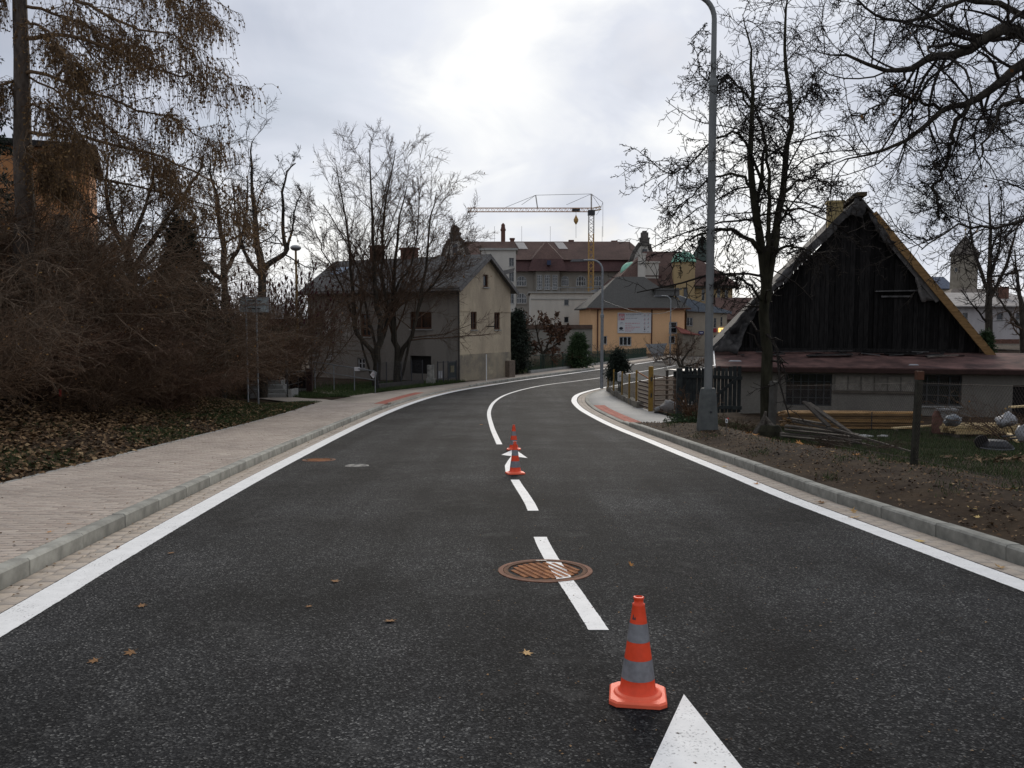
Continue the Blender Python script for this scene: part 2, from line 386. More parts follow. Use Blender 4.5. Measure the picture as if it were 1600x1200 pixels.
# ---- gutters, kerbs, pavements: real pavers and kerb stones
PAV = dict(rough=.9, scale=30, var=.12, bump=.35, bscale=120, spec=.2, big=.16, bigscale=.6)
PAVC = [(.31, .258, .213), (.40, .338, .282), (.36, .305, .255), (.43, .368, .308), (.33, .272, .226)]
P_OBJ = mat('paver_single', (.3,.25,.22), cols=PAVC, **PAV); P_STF = mat('paver_field', (.3,.25,.22), cols=PAVC, island=1, **PAV)
GUTC = [(.37, .315, .255), (.40, .345, .285), (.385, .33, .27), (.43, .38, .32)]
G_OBJ = mat('gutter_single', (.4,.36,.3), cols=GUTC, **PAV); G_STF = mat('gutter_field', (.4,.36,.3), cols=GUTC, island=1, **PAV)
SAND = mat('joint_sand', (.19, .16, .13), rough=1, scale=20, var=.3)
def paver_template(w, l, t=.06, c=.006):
    w, l = w/2, l/2
    ring = lambda a, b, z: [(-a,-b,z),(a,-b,z),(a,b,z),(-a,b,z)]
    V = ring(w,l,-t)+ring(w,l,-c)+ring(w-c,l-c,0)
    Q = [(8,9,10,11)]
    for k in (0, 4):
        for i in range(4): Q.append((k+i, k+(i+1)%4, k+4+(i+1)%4, k+4+i))
    return np.array(V), np.array(Q)
def field(name, items, w, l, m_obj, m_stf, parent, nsingle):
    "items: (x, y, z, yaw, pitch, sx); the nearest ones become objects, the rest one joined part"
    TV, TQ = paver_template(w, l)
    items = sorted(items, key=lambda q: q[0]**2+q[1]**2)
    me = mesh_np(name, TV, TQ); me.materials.append(m_obj)
    for x, y, z, yaw, pi, sx in items[:nsingle]:
        o = bpy.data.objects.new(name, me); COL.objects.link(o); o.parent = parent
        o.location = (x, y, z); o.rotation_euler = (pi, 0, yaw); o.scale = (sx, 1, 1)
    rest = np.array(items[nsingle:])
    if len(rest):
        c, s = np.cos(rest[:,3]), np.sin(rest[:,3])
        px = TV[None,:,0]*rest[:,5:6]; py = TV[None,:,1]
        X = rest[:,0:1]+px*c[:,None]-py*s[:,None]; Yy = rest[:,1:2]+px*s[:,None]+py*c[:,None]; Z = rest[:,2:3]+TV[None,:,2]+py*np.tan(rest[:,4:5])
        V = np.stack([X, Yy, Z], -1).reshape(-1, 3); Q = (TQ[None]+np.arange(len(rest))[:,None,None]*len(TV)).reshape(-1, 4)
        link(name+'_field', mesh_np(name+'_field', V, Q), m_stf, parent, 'stuff')
def slope(y): return math.atan((zf(y+.2)-zf(y-.2))/.4)
def head(f, y): return -math.atan((float(f(y+.2))-float(f(y-.2)))/.4)
# gutter: two courses of small setts on each side
gut = strip('gutter', lambda y: LX(y)-.46, lambda y: LX(y)-.13, YR, -.022, SAND)
strip('gutter_bed', lambda y: RX(y)+.13, lambda y: RX(y)+.46, YR, -.022, SAND, None, gut)
items = []
for f, sg in ((LX, -1), (RX, 1)):
    y = 3.0; k = 0
    while y < 46:
        ca = math.cos(head(f, y))
        for r, off in enumerate((.215, .365)):
            yy = y+(.1 if r else 0)
            x = float(f(yy))+sg*off/ca
            if yy < (4.9 if sg < 0 else 5.6): continue
            items.append((x, yy, zf(yy)-.004+random.uniform(-.002, .002), head(f, yy), slope(yy), 1))
        y += .205*ca
field('gutter_paver', items, .146, .2, G_OBJ, G_STF, gut, 290)
# kerbs
KERB = mat('kerb_concrete', (.275, .27, .235), rough=.92, scale=6, detail=9, var=.24, bump=.4, bscale=110, spec=.2, objrand=.14, big=.16, bigscale=1.1)
def kerb_mesh(w, h, l, c=.018):
    w, h = w/2, h
    ring = lambda z, a, b: [(-a,-b,z),(a,-b,z),(a,b,z),(-a,b,z)]
    V = ring(-.15, w, l/2)+ring(h-c, w, l/2)+ring(h, w-c, l/2-.004)
    mb = MB(); mb.add(V, [(8,9,10,11)]+[(k+i, k+(i+1)%4, k+4+(i+1)%4, k+4+i) for k in (0,4) for i in range(4)])
    return mb.mesh('kerb_stone')
KM = kerb_mesh(.15, .125, .988); KM.materials.append(KERB)
def kerb_line(f, sg, y0, y1, hfun):
    root = None
    bed = strip('kerb', lambda y: f(y)+sg*.45, lambda y: f(y)+sg*.60, np.arange(y0, y1, .5), -.06, SAND)
    y = y0
    while y < y1:
        a = head(f, y+.5); ca = math.cos(a); ym = y+.5*ca
        a = head(f, ym)
        o = bpy.data.objects.new('kerb_stone', KM); COL.objects.link(o); o.parent = bed
        o.location = (float(f(ym))+sg*.525/math.cos(a)+random.uniform(-.003,.003), ym, zf(ym)+hfun(ym)+random.uniform(-.003, .003)); o.rotation_euler = (slope(ym), 0, a)
        y += 1.0*ca
    return bed
kerb_line(LX, -1, 2.4, 66, lambda y: 0 if y < 28.5 else -.09*float(sst(y, 28.5, 31))*(1-float(sst(y, 42, 45))))
kerb_line(RX, 1, 2.9, 43, lambda y: -.095*float(sst(y, 21.5, 24.5)))
# left pavement
pave = strip('pavement', lambda y: LW(y)-.02, lambda y: LX(y)-.60, np.arange(-6, 32, .5), .092, SAND, thick=.2)
items = []
y = 5.2; row = 0
while y < 31:
    sl = slope(y); a = head(LX, y); xk = float(LX(y))-.605/math.cos(a); x = xk
    wl = float(LW(y))
    first = True
    while x > wl+.05:
        w = .1 if (first and row % 2) else .2
        first = False
        cxm = x-w/2; yy = y+(cxm-xk)*math.tan(a)
        if yy > 4.6: items.append((cxm, yy, zf(yy)+.118+random.uniform(-.002, .002), a, sl, w/.2 if w < .2 else 1))
        x -= w+.003
    y += .103; row += 1
field('paver', items, .2, .1, P_OBJ, P_STF, pave, 295)
def walk_mat(name, cols):
    m = mat(name, cols[0], rough=.92, scale=12, var=.1, bump=.3, bscale=80, big=.12, bigscale=.5); return m
WALKF = mat('pavement_far', (.37, .315, .255), rough=.92, scale=24, var=.16, bump=.3, bscale=60, big=.14, bigscale=.5)
strip('pavement_far', lambda y: LW(y)-.02, lambda y: LX(y)-.60, np.concatenate([np.arange(31, 60, .5), np.arange(60, 111, 2)]), .118, WALKF, thick=.3)
# edging between pavement and verge
strip('pavement_edging', lambda y: LW(y)-.07, lambda y: LW(y)-.01, np.arange(3, 30.6, .5), .125, CONC, thick=.15)
# red tactile pavers at the dropped kerbs
REDC = [(.36, .12, .085), (.42, .155, .11), (.33, .105, .075)]
RED_O = mat('tactile_paver', (.4,.14,.1), cols=REDC, **PAV)
tact = strip('tactile_strip', lambda y: LX(y)-1.02, lambda y: LX(y)-.605, np.arange(30.5, 37.1, .4), .1195, SAND)
its = [(float(LX(y))-o/math.cos(head(LX, y)), y, zf(y)+.124, head(LX, y), slope(y), 1) for y in np.arange(30.6, 37, .2) for o in (.705, .908)]
field('tactile_paver', its, .2, .195, RED_O, RED_O, tact, 300)
# right pavement: grey concrete pavers with a red strip, up to the fence
pr = strip('pavement_right', lambda y: RX(y)+.60, lambda y: np.maximum(FX(y)+.05, RX(y)+.75), np.arange(23.6, 43, .4), .028+.0, mat('pavement_grey', (.40,.39,.36), rough=.92, scale=18, var=.12, bump=.3, bscale=60, big=.12, bigscale=.7), thick=.2)
tr = strip('tactile_strip', lambda y: RX(y)+.605, lambda y: RX(y)+1.02, np.arange(23.7, 31.2, .4), .031, SAND)
its = [(float(RX(y))+o/math.cos(head(RX, y)), y, zf(y)+.036, head(RX, y), slope(y), 1) for y in np.arange(23.8, 31, .2) for o in (.705, .908)]
field('tactile_paver', its, .2, .195, RED_O, RED_O, tr, 300)
# ------------------------------------------------------------------ buildings
UP = Vector((0, 0, 1))
def nrm_of(u): return Vector((u[1], -u[0], 0))
def along(O, u, px):
    k = (px-800)/FPX/math.cos(PITCH); return (k*O.y-O.x)/(u.x-k*u.y)
def hpx(O, u, x0, x1, y0, y1):
    "opening in a wall, given by where its corners are seen"
    t0, t1 = along(O, u, x0), along(O, u, x1); Y = O.y+u.y*(t0+t1)/2
    return (t0, t1, at(x0, y1, Y).z-O.z, at(x0, y0, Y).z-O.z)
def wall_holes(mb, O, u, L, Ht, holes, depth=.16):
    "front skin of a wall with real openings and their reveals"
    n = nrm_of(u); xs = sorted(set([0, L]+[h[0] for h in holes]+[h[1] for h in holes])); zs = sorted(set([0, Ht]+[h[2] for h in holes]+[h[3] for h in holes]))
    P = lambda x, z, d=0: O+u*x+UP*z-n*d
    for i in range(len(xs)-1):
        for j in range(len(zs)-1):
            cx, cz = (xs[i]+xs[i+1])/2, (zs[j]+zs[j+1])/2
            if any(h[0] < cx < h[1] and h[2] < cz < h[3] for h in holes): continue
            mb.quad(P(xs[i], zs[j]), P(xs[i+1], zs[j]), P(xs[i+1], zs[j+1]), P(xs[i], zs[j+1]))
    for a, b, c, d in holes:
        mb.quad(P(a,c), P(a,d), P(a,d,depth), P(a,c,depth)); mb.quad(P(b,c), P(b,c,depth), P(b,d,depth), P(b,d))
        mb.quad(P(a,c), P(a,c,depth), P(b,c,depth), P(b,c)); mb.quad(P(a,d), P(b,d), P(b,d,depth), P(a,d,depth))
def window(root, O, u, h, fm, cols=2, rows=1, fw=.07, depth=.10, sill=True, glass=None, sm=None, name='window'):
    n = nrm_of(u); a, b, c, d = h; P = lambda x, z, q=0: O+u*x+UP*z-n*q
    mb = MB(); D = depth
    def bar(x0, x1, z0, z1, q0, q1):
        B = [P(x0,z0,q0), P(x1,z0,q0), P(x1,z0,q1), P(x0,z0,q1)]; mb.hexa(B, [p+UP*(z1-z0) for p in B])
    e = .004
    bar(a+e, a+fw, c+e, d-e, D-.03, D+.05); bar(b-fw, b-e, c+e, d-e, D-.03, D+.05)
    bar(a+fw, b-fw, c+e, c+fw, D-.03, D+.05); bar(a+fw, b-fw, d-fw, d-e, D-.03, D+.05)
    for i in range(1, cols):
        x = a+(b-a)*i/cols; bar(x-fw*.5, x+fw*.5, c+fw, d-fw, D-.028, D+.045)
    for j in range(1, rows):
        z = c+(d-c)*j/rows; bar(a+fw, b-fw, z-fw*.35, z+fw*.35, D-.025, D+.04)
    w = mb.build(name, fm, root)
    g = MB(); g.quad(P(a+.01,c+.01,D+.02), P(b-.01,c+.01,D+.02), P(b-.01,d-.01,D+.02), P(a+.01,d-.01,D+.02)); g.build('pane', glass or GLASS, w)
    if sill:
        mb = MB(); B = [P(a-.06,c-.07,-.07), P(b+.06,c-.07,-.07), P(b+.06,c-.07,D), P(a-.06,c-.07,D)]; mb.hexa(B, [p+UP*.06 for p in B]); mb.build('sill', sm or CONC, w)
    return w
BROWNF = mat('brown_frame', (.07, .03, .015), rough=.7); GREYF = mat('grey_frame', (.28, .28, .27), rough=.7); WHITEF = mat('white_frame', (.42, .43, .42), rough=.6)
ETERN = mat('slate_roof', (.075, .073, .07), (.135, .13, .12), rough=.9, scale=7, bump=.6, bscale=9, big=.2, bigscale=.7, stretch=(1,1,3))
BRICKC = mat('chimney_brick', (.09, .045, .033), (.17, .09, .065), rough=.95, scale=9, bump=.5, bscale=25)
def downpipe(root, p, q, m, r=.05): return MB().tube([p, q], r, 8).build('downpipe', m, root)
# ---------------- grey house on the outside of the bend
def grey_house():
    A = at(718, 597, 46.3); base = A.z-.3
    us = Vector((.87, -.494, 0)).normalized(); ug = Vector((-us.y, us.x, 0))
    Lh, Wh = 11.2, 5.75; ze = at(718, 446, 46.3).z-base; zp = at(757, 401, 48.8).z-base
    A = Vector((A.x, A.y, base)); Lp = A-us*Lh
    root = thing('grey_house', 'grey plastered house with beige gable on the outside of the bend', 'house', A)
    grey = stain_plaster('grey_render', (.20, .182, .155), (.11, .10, .087), (.25, .23, .198), .6)
    beige = stain_plaster('beige_render', (.50, .41, .29), (.28, .23, .17), (.55, .46, .32), .6)
    plin = stain_plaster('peeling_plinth', (.33, .28, .20), (.155, .14, .12), (.42, .36, .25), .9, .8, 1)
    O = Lp
    hs = [hpx(O, us, *q) for q in ((494,509,486,512),(566,580,490,526),(642,675,487,514),(512,520,551,561),(559,571,559,577),(641,674,556,584))]
    mb = MB(); wall_holes(mb, O, us, Lh, ze, hs)
    # hidden walls close the house
    B = A+ug*Wh; C = Lp+ug*Wh
    mb.quad(B, C, C+UP*ze, B+UP*ze); mb.quad(C, Lp, Lp+UP*ze, C+UP*ze)
    mb.add([C+UP*ze, Lp+UP*ze, (C+Lp)/2+UP*zp], [(0,1,2)])
    mb.build('wall', grey, root)
    for i, h in enumerate(hs):
        if i in (0, 1, 2, 3, 4): window(root, O, us, h, BROWNF if i < 3 else GREYF, cols=2 if i != 1 else 2, rows=1 if i < 3 else 2, fw=.09)
    d = hs[5]; P = lambda x, z, q: O+us*x+UP*z-nrm_of(us)*q
    MB().quad(P(d[0],d[2],.14), P(d[1],d[2],.14), P(d[1],d[3],.14), P(d[0],d[3],.14)).build('garage_door', mat('garage_wood', (.012,.011,.01), rough=.9, stretch=(6,6,.5)), root)
    # open shutter panel beside the first window, small wall vent, white lamp box
    h = hs[0]; MB().box(O+us*(h[1]+.30)+UP*((h[2]+h[3])/2-.05)+nrm_of(us)*.04, (.5, .05, h[3]-h[2]+.1), u=us).build('shutter', mat('pale_shutter', (.36,.35,.31), rough=.8), root)
    t = along(O, us, 510); z = at(510, 521, 50).z-base
    MB().tube([O+us*t+UP*z+nrm_of(us)*.01, O+us*t+UP*z+nrm_of(us)*.07], .19, 14).build('wall_vent', mat('vent_white', (.45,.44,.41)), root)
    t = along(O, us, 553); z = at(553, 497, 48.5).z-base
    MB().box(O+us*t+UP*z+nrm_of(us)*.08, (.12, .14, .4), u=us).build('wall_lamp', WHITEP, root)
    # gable wall
    gh = [hpx(A, ug, *q) for q in ((736,745.5,487,515),(772.5,781.5,488,515))]
    zpl = at(725, 554, 46.6).z-base
    mb = MB(); wall_holes(mb, A+UP*zpl, ug, Wh, ze-zpl, [(a,b,c-zpl,d-zpl) for a,b,c,d in gh])
    hu = hpx(A, ug, 755.5, 763.5, 429, 452)
    # triangle with the attic window cut out
    x0, x1, z0, z1 = hu; P = lambda x, z, q=0: A+ug*x+UP*z-nrm_of(ug)*q
    xm = Wh/2; zl = lambda x: ze+(zp-ze)*(1-abs(x-xm)/xm)
    mb.quad(P(0,ze), P(x0,ze), P(x0,zl(x0))); mb.quad(P(x1,ze), P(Wh,ze), P(x1,zl(x1)))
    z0 = max(z0, ze+.02)
    mb.quad(P(x0,ze), P(x1,ze), P(x1,z0), P(x0,z0)); mb.add([P(x0,z1), P(x1,z1), P(x1,zl(x1)), P(xm,zp), P(x0,zl(x0))], [(0,1,2,3,4)])
    for (a, b, c, d) in [(x0,x1,z0,z1)]:
        q = .16; mb.quad(P(a,c),P(a,d),P(a,d,q),P(a,c,q)); mb.quad(P(b,c),P(b,c,q),P(b,d,q),P(b,d)); mb.quad(P(a,c),P(a,c,q),P(b,c,q),P(b,c)); mb.quad(P(a,d),P(b,d),P(b,d,q),P(a,d,q))
    mb.build('gable_wall', beige, root)
    for h in gh+[(x0,x1,z0,z1)]: window(root, A, ug, h, BROWNF, cols=1 if h[0] == x0 else 2, rows=1, fw=.09)
    MB().hexa([P(0,0,-.03),P(Wh,0,-.03),P(Wh,0,.1),P(0,0,.1)], [P(0,zpl,-.03),P(Wh,zpl,-.03),P(Wh,zpl,.1),P(0,zpl,.1)]).build('plinth', plin, root)
    zb = at(725, 486.5, 46.6).z-base
    # shallow raised plaster panels beside the attic window, string course
    MB().hexa([P(0,zb,-.04),P(gh[0][0]-.1,zb,-.04),P(gh[0][0]-.1,zb,0),P(0,zb,0)],[P(0,zb+.07,-.04),P(gh[0][0]-.1,zb+.07,-.04),P(gh[0][0]-.1,zb+.07,0),P(0,zb+.07,0)]).build('string_course', beige, root)
    MB().hexa([P(gh[1][1]+.1,zb,-.04),P(Wh,zb,-.04),P(Wh,zb,0),P(gh[1][1]+.1,zb,0)],[P(gh[1][1]+.1,zb+.07,-.04),P(Wh,zb+.07,-.04),P(Wh,zb+.07,0),P(gh[1][1]+.1,zb+.07,0)]).build('string_course', beige, root)
    t = along(A, ug, 760); z = at(760, 510, 49).z-base
    MB().beam(P(t,z,-.02), P(t+.1,z,-.5), .06, .06).beam(P(t+.1,z-.15,-.5), P(t+.1,z+.15,-.5), .05, .05).build('wall_bracket', DARKM, root)
    # roof
    ov, og, th = .45, .32, .14
    rp = zp-ze; sl = rp/(Wh/2)
    r0 = Lp-us*.3; r1 = A+us*og
    mb = MB()
    for sgn in (0, 1):
        e0 = r0-ug*ov if sgn == 0 else r0+ug*(Wh+ov); e1 = r1-ug*ov if sgn == 0 else r1+ug*(Wh+ov)
        k0, k1 = r0+ug*Wh/2, r1+ug*Wh/2
        b = [e0+UP*(ze-ov*sl), e1+UP*(ze-ov*sl), k1+UP*zp, k0+UP*zp]
        if sgn: b = [b[1], b[0], b[3], b[2]]
        mb.hexa([p+UP*.01 for p in b], [p+UP*(.01+th) for p in b])
    rf = mb.build('roof', ETERN, root)
    mb = MB()
    for s_, e in ((0, -1), (1, 1)):
        e1 = r1+us*.02+(ug*(-ov) if s_ == 0 else ug*(Wh+ov))+UP*(ze-ov*sl-.02); mb.beam(e1, r1+us*.02+ug*Wh/2+UP*(zp-.02), .04, .2)
    mb.build('verge_board', mat('verge_grey', (.16,.15,.14), rough=.9), rf)
    MB().tube([r0-ug*(ov+.05)+UP*(ze-ov*sl-.02), r1-ug*(ov+.05)+UP*(ze-ov*sl-.02)], .07, 8).build('gutter', mat('rusty_zinc', (.10,.09,.08), rough=.6, metal=.4), rf)
    for px, w, hh in ((590, .75, 1.0), (640, .95, .75)):
        t = along(r0+ug*Wh/2, us, px); c = r0+us*t+ug*(Wh/2+.1)
        MB().box(c+UP*(zp+hh/2-.35), (w, .55, hh+.5), u=us).box(c+UP*(zp+hh-.05), (w+.14, .68, .14), u=us).build('chimney', BRICKC, rf)
    t = along(r0, us, 505); c = r0+us*t+ug*1.3+UP*(ze+1.3*sl+.19)
    a = math.atan(sl); w = Vector((ug.x*math.cos(a), ug.y*math.cos(a), math.sin(a)))
    b = [c-us*.5, c+us*.5, c+us*.5+w*.75, c-us*.5+w*.75]; MB().hexa(b, [p+UP*.05 for p in b]).build('skylight', mat('skylight_glass', (.30,.38,.46), rough=.15, spec=.6), rf)
    downpipe(root, A+us*.05-ug*.1+UP*.1+nrm_of(us)*.02, A+us*.05-ug*.1+UP*(ze-.1)+nrm_of(us)*.02, mat('pipe_dark', (.06,.055,.05)))
    MB().box(B+UP*.55+nrm_of(ug)*.15-ug*.35, (.7, .35, 1.5), u=ug).build('buttress', mat('old_brick', (.11,.085,.065), (.19,.15,.115), rough=.95, scale=8, bump=.4), root)
grey_house()

# ---------------- generic box building with windows seen head on
def block(name, label, Y, px0, px1, pyt, pyb, wallm, rot=0., depth=10, wins=(), fm=None, cols=2, rows=2, sill=True, cat='building'):
    O = at(px0, pyb, Y); u = Vector((math.cos(rot), math.sin(rot), 0)); L = along(O, u, px1); Ht = at(px0, pyt, Y).z-O.z
    root = thing(name, label, cat, O); n = nrm_of(u)
    hs = [hpx(O, u, *w[:4]) for w in wins]
    mb = MB(); wall_holes(mb, O, u, L, Ht, hs, .2)
    D = -n*depth; P = lambda x, z, d=0: O+u*x+UP*z+D*(d/depth if depth else 0)
    mb.quad(P(L,0), P(L,0,depth), P(L,Ht,depth), P(L,Ht)); mb.quad(P(0,0,depth), P(0,0), P(0,Ht), P(0,Ht,depth)); mb.quad(P(L,0,depth), P(0,0,depth), P(0,Ht,depth), P(L,Ht,depth))
    mb.quad(P(0,Ht), P(L,Ht), P(L,Ht,depth), P(0,Ht,depth))
    mb.build('wall', wallm, root)
    for h, w in zip(hs, wins):
        c = w[4] if len(w) > 4 else cols; r = w[5] if len(w) > 5 else rows
        window(root, O, u, h, fm or WHITEF, c, r, fw=min(.12, (h[1]-h[0])*.09), depth=.14, sill=sill)
    return root, O, u, n, L, Ht, P
def hip(root, P, L, Ht, depth, ov, rise, rl, m, rf0=None, th=.15, name='roof', rback=None):
    "hipped roof: ridge inset rl from each end"
    e = [P(-ov,Ht,-ov), P(L+ov,Ht,-ov), P(L+ov,Ht,depth+ov), P(-ov,Ht,depth+ov)]; r0, r1 = P(rl,Ht+rise,depth/2), P(L-rl,Ht+rise,depth/2)
    lo = [p+UP*.02 for p in e]; mb = MB(); up = [p+UP*(.02+th) for p in e]
    mb.add(lo+up+[r0+UP*th, r1+UP*th], [(3,2,1,0),(0,1,5,4),(1,2,6,5),(2,3,7,6),(3,0,4,7),(4,5,9,8),(5,6,9),(6,7,8,9),(7,4,8)])
    return mb.build(name, m, root)
def gable_roof(root, P, L, Ht, depth, ov, rise, m, th=.15, axis='u'):
    mb = MB()
    if axis == 'u':
        e = lambda x: (P(x,Ht,-ov), P(x,Ht+rise,depth/2), P(x,Ht,depth+ov))
        a, b = e(-ov), e(L+ov)
    else:
        e = lambda d: (P(-ov,Ht,d), P(L/2,Ht+rise,d), P(L+ov,Ht,d))
        a, b = e(-ov), e(depth+ov)
    for i in (0, 1):
        q = [a[i], b[i], b[i+1], a[i+1]]; mb.hexa([p+UP*.02 for p in q], [p+UP*(.02+th) for p in q])
    if axis != 'u':
        mb.add([P(0,Ht), P(L,Ht), P(L/2,Ht+rise*.97)], [(0,1,2)])
    else:
        mb.add([P(L,Ht), P(L,Ht,depth), P(L,Ht+rise*.97,depth/2)], [(0,1,2)]); mb.add([P(0,Ht,depth), P(0,Ht), P(0,Ht+rise*.97,depth/2)], [(0,1,2)])
    return mb.build('roof', m, root)
ORANGE = stain_plaster('apricot_plaster', (.70, .43, .23), (.60, .37, .20), None, .5, 1.0)
REDTILE = mat('red_tile', (.066, .040, .033), (.118, .070, .054), rough=.9, scale=4, bump=.5, bscale=6, big=.25, bigscale=.25)
REDTIN = mat('red_tin', (.052, .026, .024), (.085, .042, .037), rough=.7, scale=3, big=.2, bigscale=.3)
TANW = stain_plaster('tan_plaster', (.33, .285, .215), (.22, .19, .15), None, .5)
SCHW = stain_plaster('school_plaster', (.27, .245, .205), (.19, .17, .145), None, .6, .5)
PALEW = stain_plaster('pale_plaster', (.50, .47, .41), (.36, .34, .30), None, .5, .8)
YELW = stain_plaster('yellow_plaster', (.38, .28, .145), (.25, .19, .11), None, .55, .5)
BROWNTRIM = mat('brown_trim', (.09, .035, .02), rough=.7)
# apricot house with the board
root, O, u, n, L, Ht, P = block('apricot_house', 'apricot house with grey hipped roof carrying a white information board', 125, 922, 1068, 483, 556, ORANGE, R_(4), 11,
    [(1029+15,1044+13,503,521,1,2), (938,948,525,538,2,1), (967,986,526,540,3,1), (1044,1054,525,537,1,1)], WHITEF, 2, 1)
rf = hip(root, P, L, Ht, 11, .75, 5.0, 5.0, mat('brown_slate', (.055,.052,.046), (.105,.10,.088), rough=.9, scale=7, bump=.6, bscale=9, stretch=(1,1,3)))
MB().beam(P(-.75,Ht+.06,-.78), P(L+.75,Ht+.06,-.78), .12, .22).build('eaves_board', BROWNTRIM, rf)
for px in (933, 1017):
    t = along(O, u, px); downpipe(root, P(t, .2, -.1), P(t, Ht, -.1), BROWNTRIM, .09)
t = along(O, u, 1022); MB().box(P(t+2.2, Ht+2.5, 1.9)+UP*.0, (3.6, 1.6, .9), u=u).box(P(t+2.2, Ht+3.05, 1.9), (4.2, 2.0, .18), u=u).build('dormer', ETERN, rf)
# annex to the right, same colour, lower recess
root2, O2, u2, n2, L2, Ht2, P2 = block('apricot_annex', 'narrow apricot stair wing beside the hipped house', 130, 1066, 1083, 458+27, 556, ORANGE, R_(4), 8, [(1073.5,1076,492,505,1,1),(1079,1081.5,492,505,1,1),(1073.5,1076,525,538,1,1),(1079,1081.5,525,538,1,1)], BROWNTRIM)
# information board on the front wall
bd = thing('information_board', 'white information board with red square emblem on the apricot house', 'sign', O)
x0, x1, z0, z1 = hpx(O, u, 964, 1016, 488.5, 520.5); PB = lambda x, z, d: O+u*x+UP*z+n*d
BW, BH = x1-x0, z1-z0
MB().hexa([PB(x0,z0,.03),PB(x1,z0,.03),PB(x1,z0,.12),PB(x0,z0,.12)],[PB(x0,z1,.03),PB(x1,z1,.03),PB(x1,z1,.12),PB(x0,z1,.12)]).build('panel', mat('board_white', (.52,.52,.51), rough=.7, var=.04), bd)
def bprint(name, rects, m, d=.126):
    mb = MB()
    for a, b, c, e in rects:
        X0, X1 = x0+BW*a, x0+BW*b; Z1, Z0 = z1-BH*c, z1-BH*e
        mb.quad(PB(X0,Z0,d), PB(X1,Z0,d), PB(X1,Z1,d), PB(X0,Z1,d))
    return mb.build(name, m, bd, 'stuff')
PRED = mat('print_red', (.36,.06,.07), rough=.6); PGREY = mat('print_grey', (.25,.25,.26), rough=.6); PBLK = mat('print_black', (.02,.02,.025), rough=.6)
PRED2 = mat('print_pale_red', (.48,.27,.27), rough=.6)
# square emblem: a red spiral drawn as bars
bprint('emblem', [(.03,.20,.05,.075),(.03,.05,.075,.38),(.18,.20,.075,.36),(.085,.20,.33,.37),(.085,.105,.16,.33),(.105,.15,.15,.175),(.135,.15,.175,.27)], PRED)
bprint('emblem_ground', [(.05,.18,.075,.16),(.105,.18,.27,.33)], PRED2, .124)
random.seed(3)
def textline(a, b, c, e): # broken into word-like bars
    out = []; x = a
    while x < b:
        w = random.uniform(.03, .08); out.append((x, min(x+w, b), c, e)); x += w+.012
    return out
bprint('grey_print', sum([textline(.24,.70,.07,.105), textline(.24,.48,.15,.17), textline(.24,.58,.26,.29), textline(.06,.17,.54,.56)], [])+[(.085,.15,.47,.51)], PGREY)
bprint('red_print', sum([textline(.22,.66,.50,.54), textline(.22,.42,.60,.63), textline(.22,.68,.69,.73), textline(.22,.50,.76,.79), textline(.22,.46,.83,.86), textline(.22,.40,.89,.915)], []), PRED2)
bprint('small_logos', [(xx, xx+.055, yy, yy+.03) for xx in (.775,.885) for yy in (.14,.33,.52,.71,.92)], PGREY)
bprint('small_red_logos', [(.78, .83, yy, yy+.02) for yy in (.37,.56,.75)]+[(xx+.02, xx+.045, yy-.07, yy-.02) for xx in (.775,.885) for yy in (.14,.33,.52,.71)], PRED2)
mb = MB(); c = PB(x0+BW*.105, z1-BH*.77, .126); ring = [c+u*(.3*math.cos(a))+UP*(.22*math.sin(a)) for a in np.linspace(0, 2*math.pi, 18)[:-1]]; mb.quad(*ring); mb.build('black_emblem', PBLK, bd)
bprint('black_print', textline(.04,.18,.86,.88)+[(.79,.82,.78,.85)], PBLK)

# tan house at the right with the shop signs
root, O, u, n, L, Ht, P = block('tan_house', 'tan plastered town house with slanted blue-grey roof and shop signs', 128, 1074, 1134, 486, 556, TANW, R_(-3), 9,
    [(1071.5,1081,496,509,2,1), (1113.5,1117.5,497,512,1,2), (1124,1127,495,510,1,2), (1114,1122,524,540,2,1)], WHITEF)
MB().hexa([P(-.4,Ht,-.5),P(L+.6,Ht-.4,-.5),P(L+.6,Ht-.4,9),P(-.4,Ht+2.6,9)],[P(-.4,Ht+2.0,-.5),P(L+.6,Ht-.1,-.5),P(L+.6,Ht+.2,9),P(-.4,Ht+2.9,9)]).build('roof', mat('bluegrey_roof', (.13,.15,.17), rough=.6, scale=3), root)
MB().hexa([P(0,Ht,.01),P(L,Ht,.01),P(L,Ht,.3),P(0,Ht,.3)],[P(0,Ht+1.6,.01),P(L,Ht+.1,.01),P(L,Ht+.1,.3),P(0,Ht+1.6,.3)]).build('attic_wall', TANW, root)
PT = lambda px, py, d: (lambda t: O+u*t+UP*(at(px, py, O.y+u.y*t).z-O.z)+n*d)(along(O, u, px))
def flat_sign(name, label, px0, px1, py0, py1, m, marks=None):
    s = thing(name, label, 'sign', PT(px0, py1, .1))
    a, b, c, d = PT(px0,py1,.06), PT(px1,py1,.06), PT(px1,py0,.06), PT(px0,py0,.06)
    MB().hexa([a, b, b+n*.12, a+n*.12], [d, c, c+n*.12, d+n*.12]).build('panel', m, s)
    if marks:
        mb = MB()
        for (f0, f1, g0, g1) in marks[0]:
            q = lambda f, g: a+(b-a)*f+(d-a)*g+n*.126
            mb.quad(q(f0,g0), q(f1,g0), q(f1,g1), q(f0,g1))
        mb.build('lettering', marks[1], s)
flat_sign('blue_shop_sign', 'small dark blue shop sign on the tan house wall', 1090, 1098, 517.5, 522.5, mat('sign_blue', (.02,.03,.13)), ([(.2,.4,.4,.6),(.43,.6,.4,.6),(.63,.82,.4,.6)], WHITEP))
flat_sign('red_shop_sign', 'small dark red sign left of the lit yellow sign', 1113, 1118, 513, 519, mat('sign_red', (.26,.03,.04)))
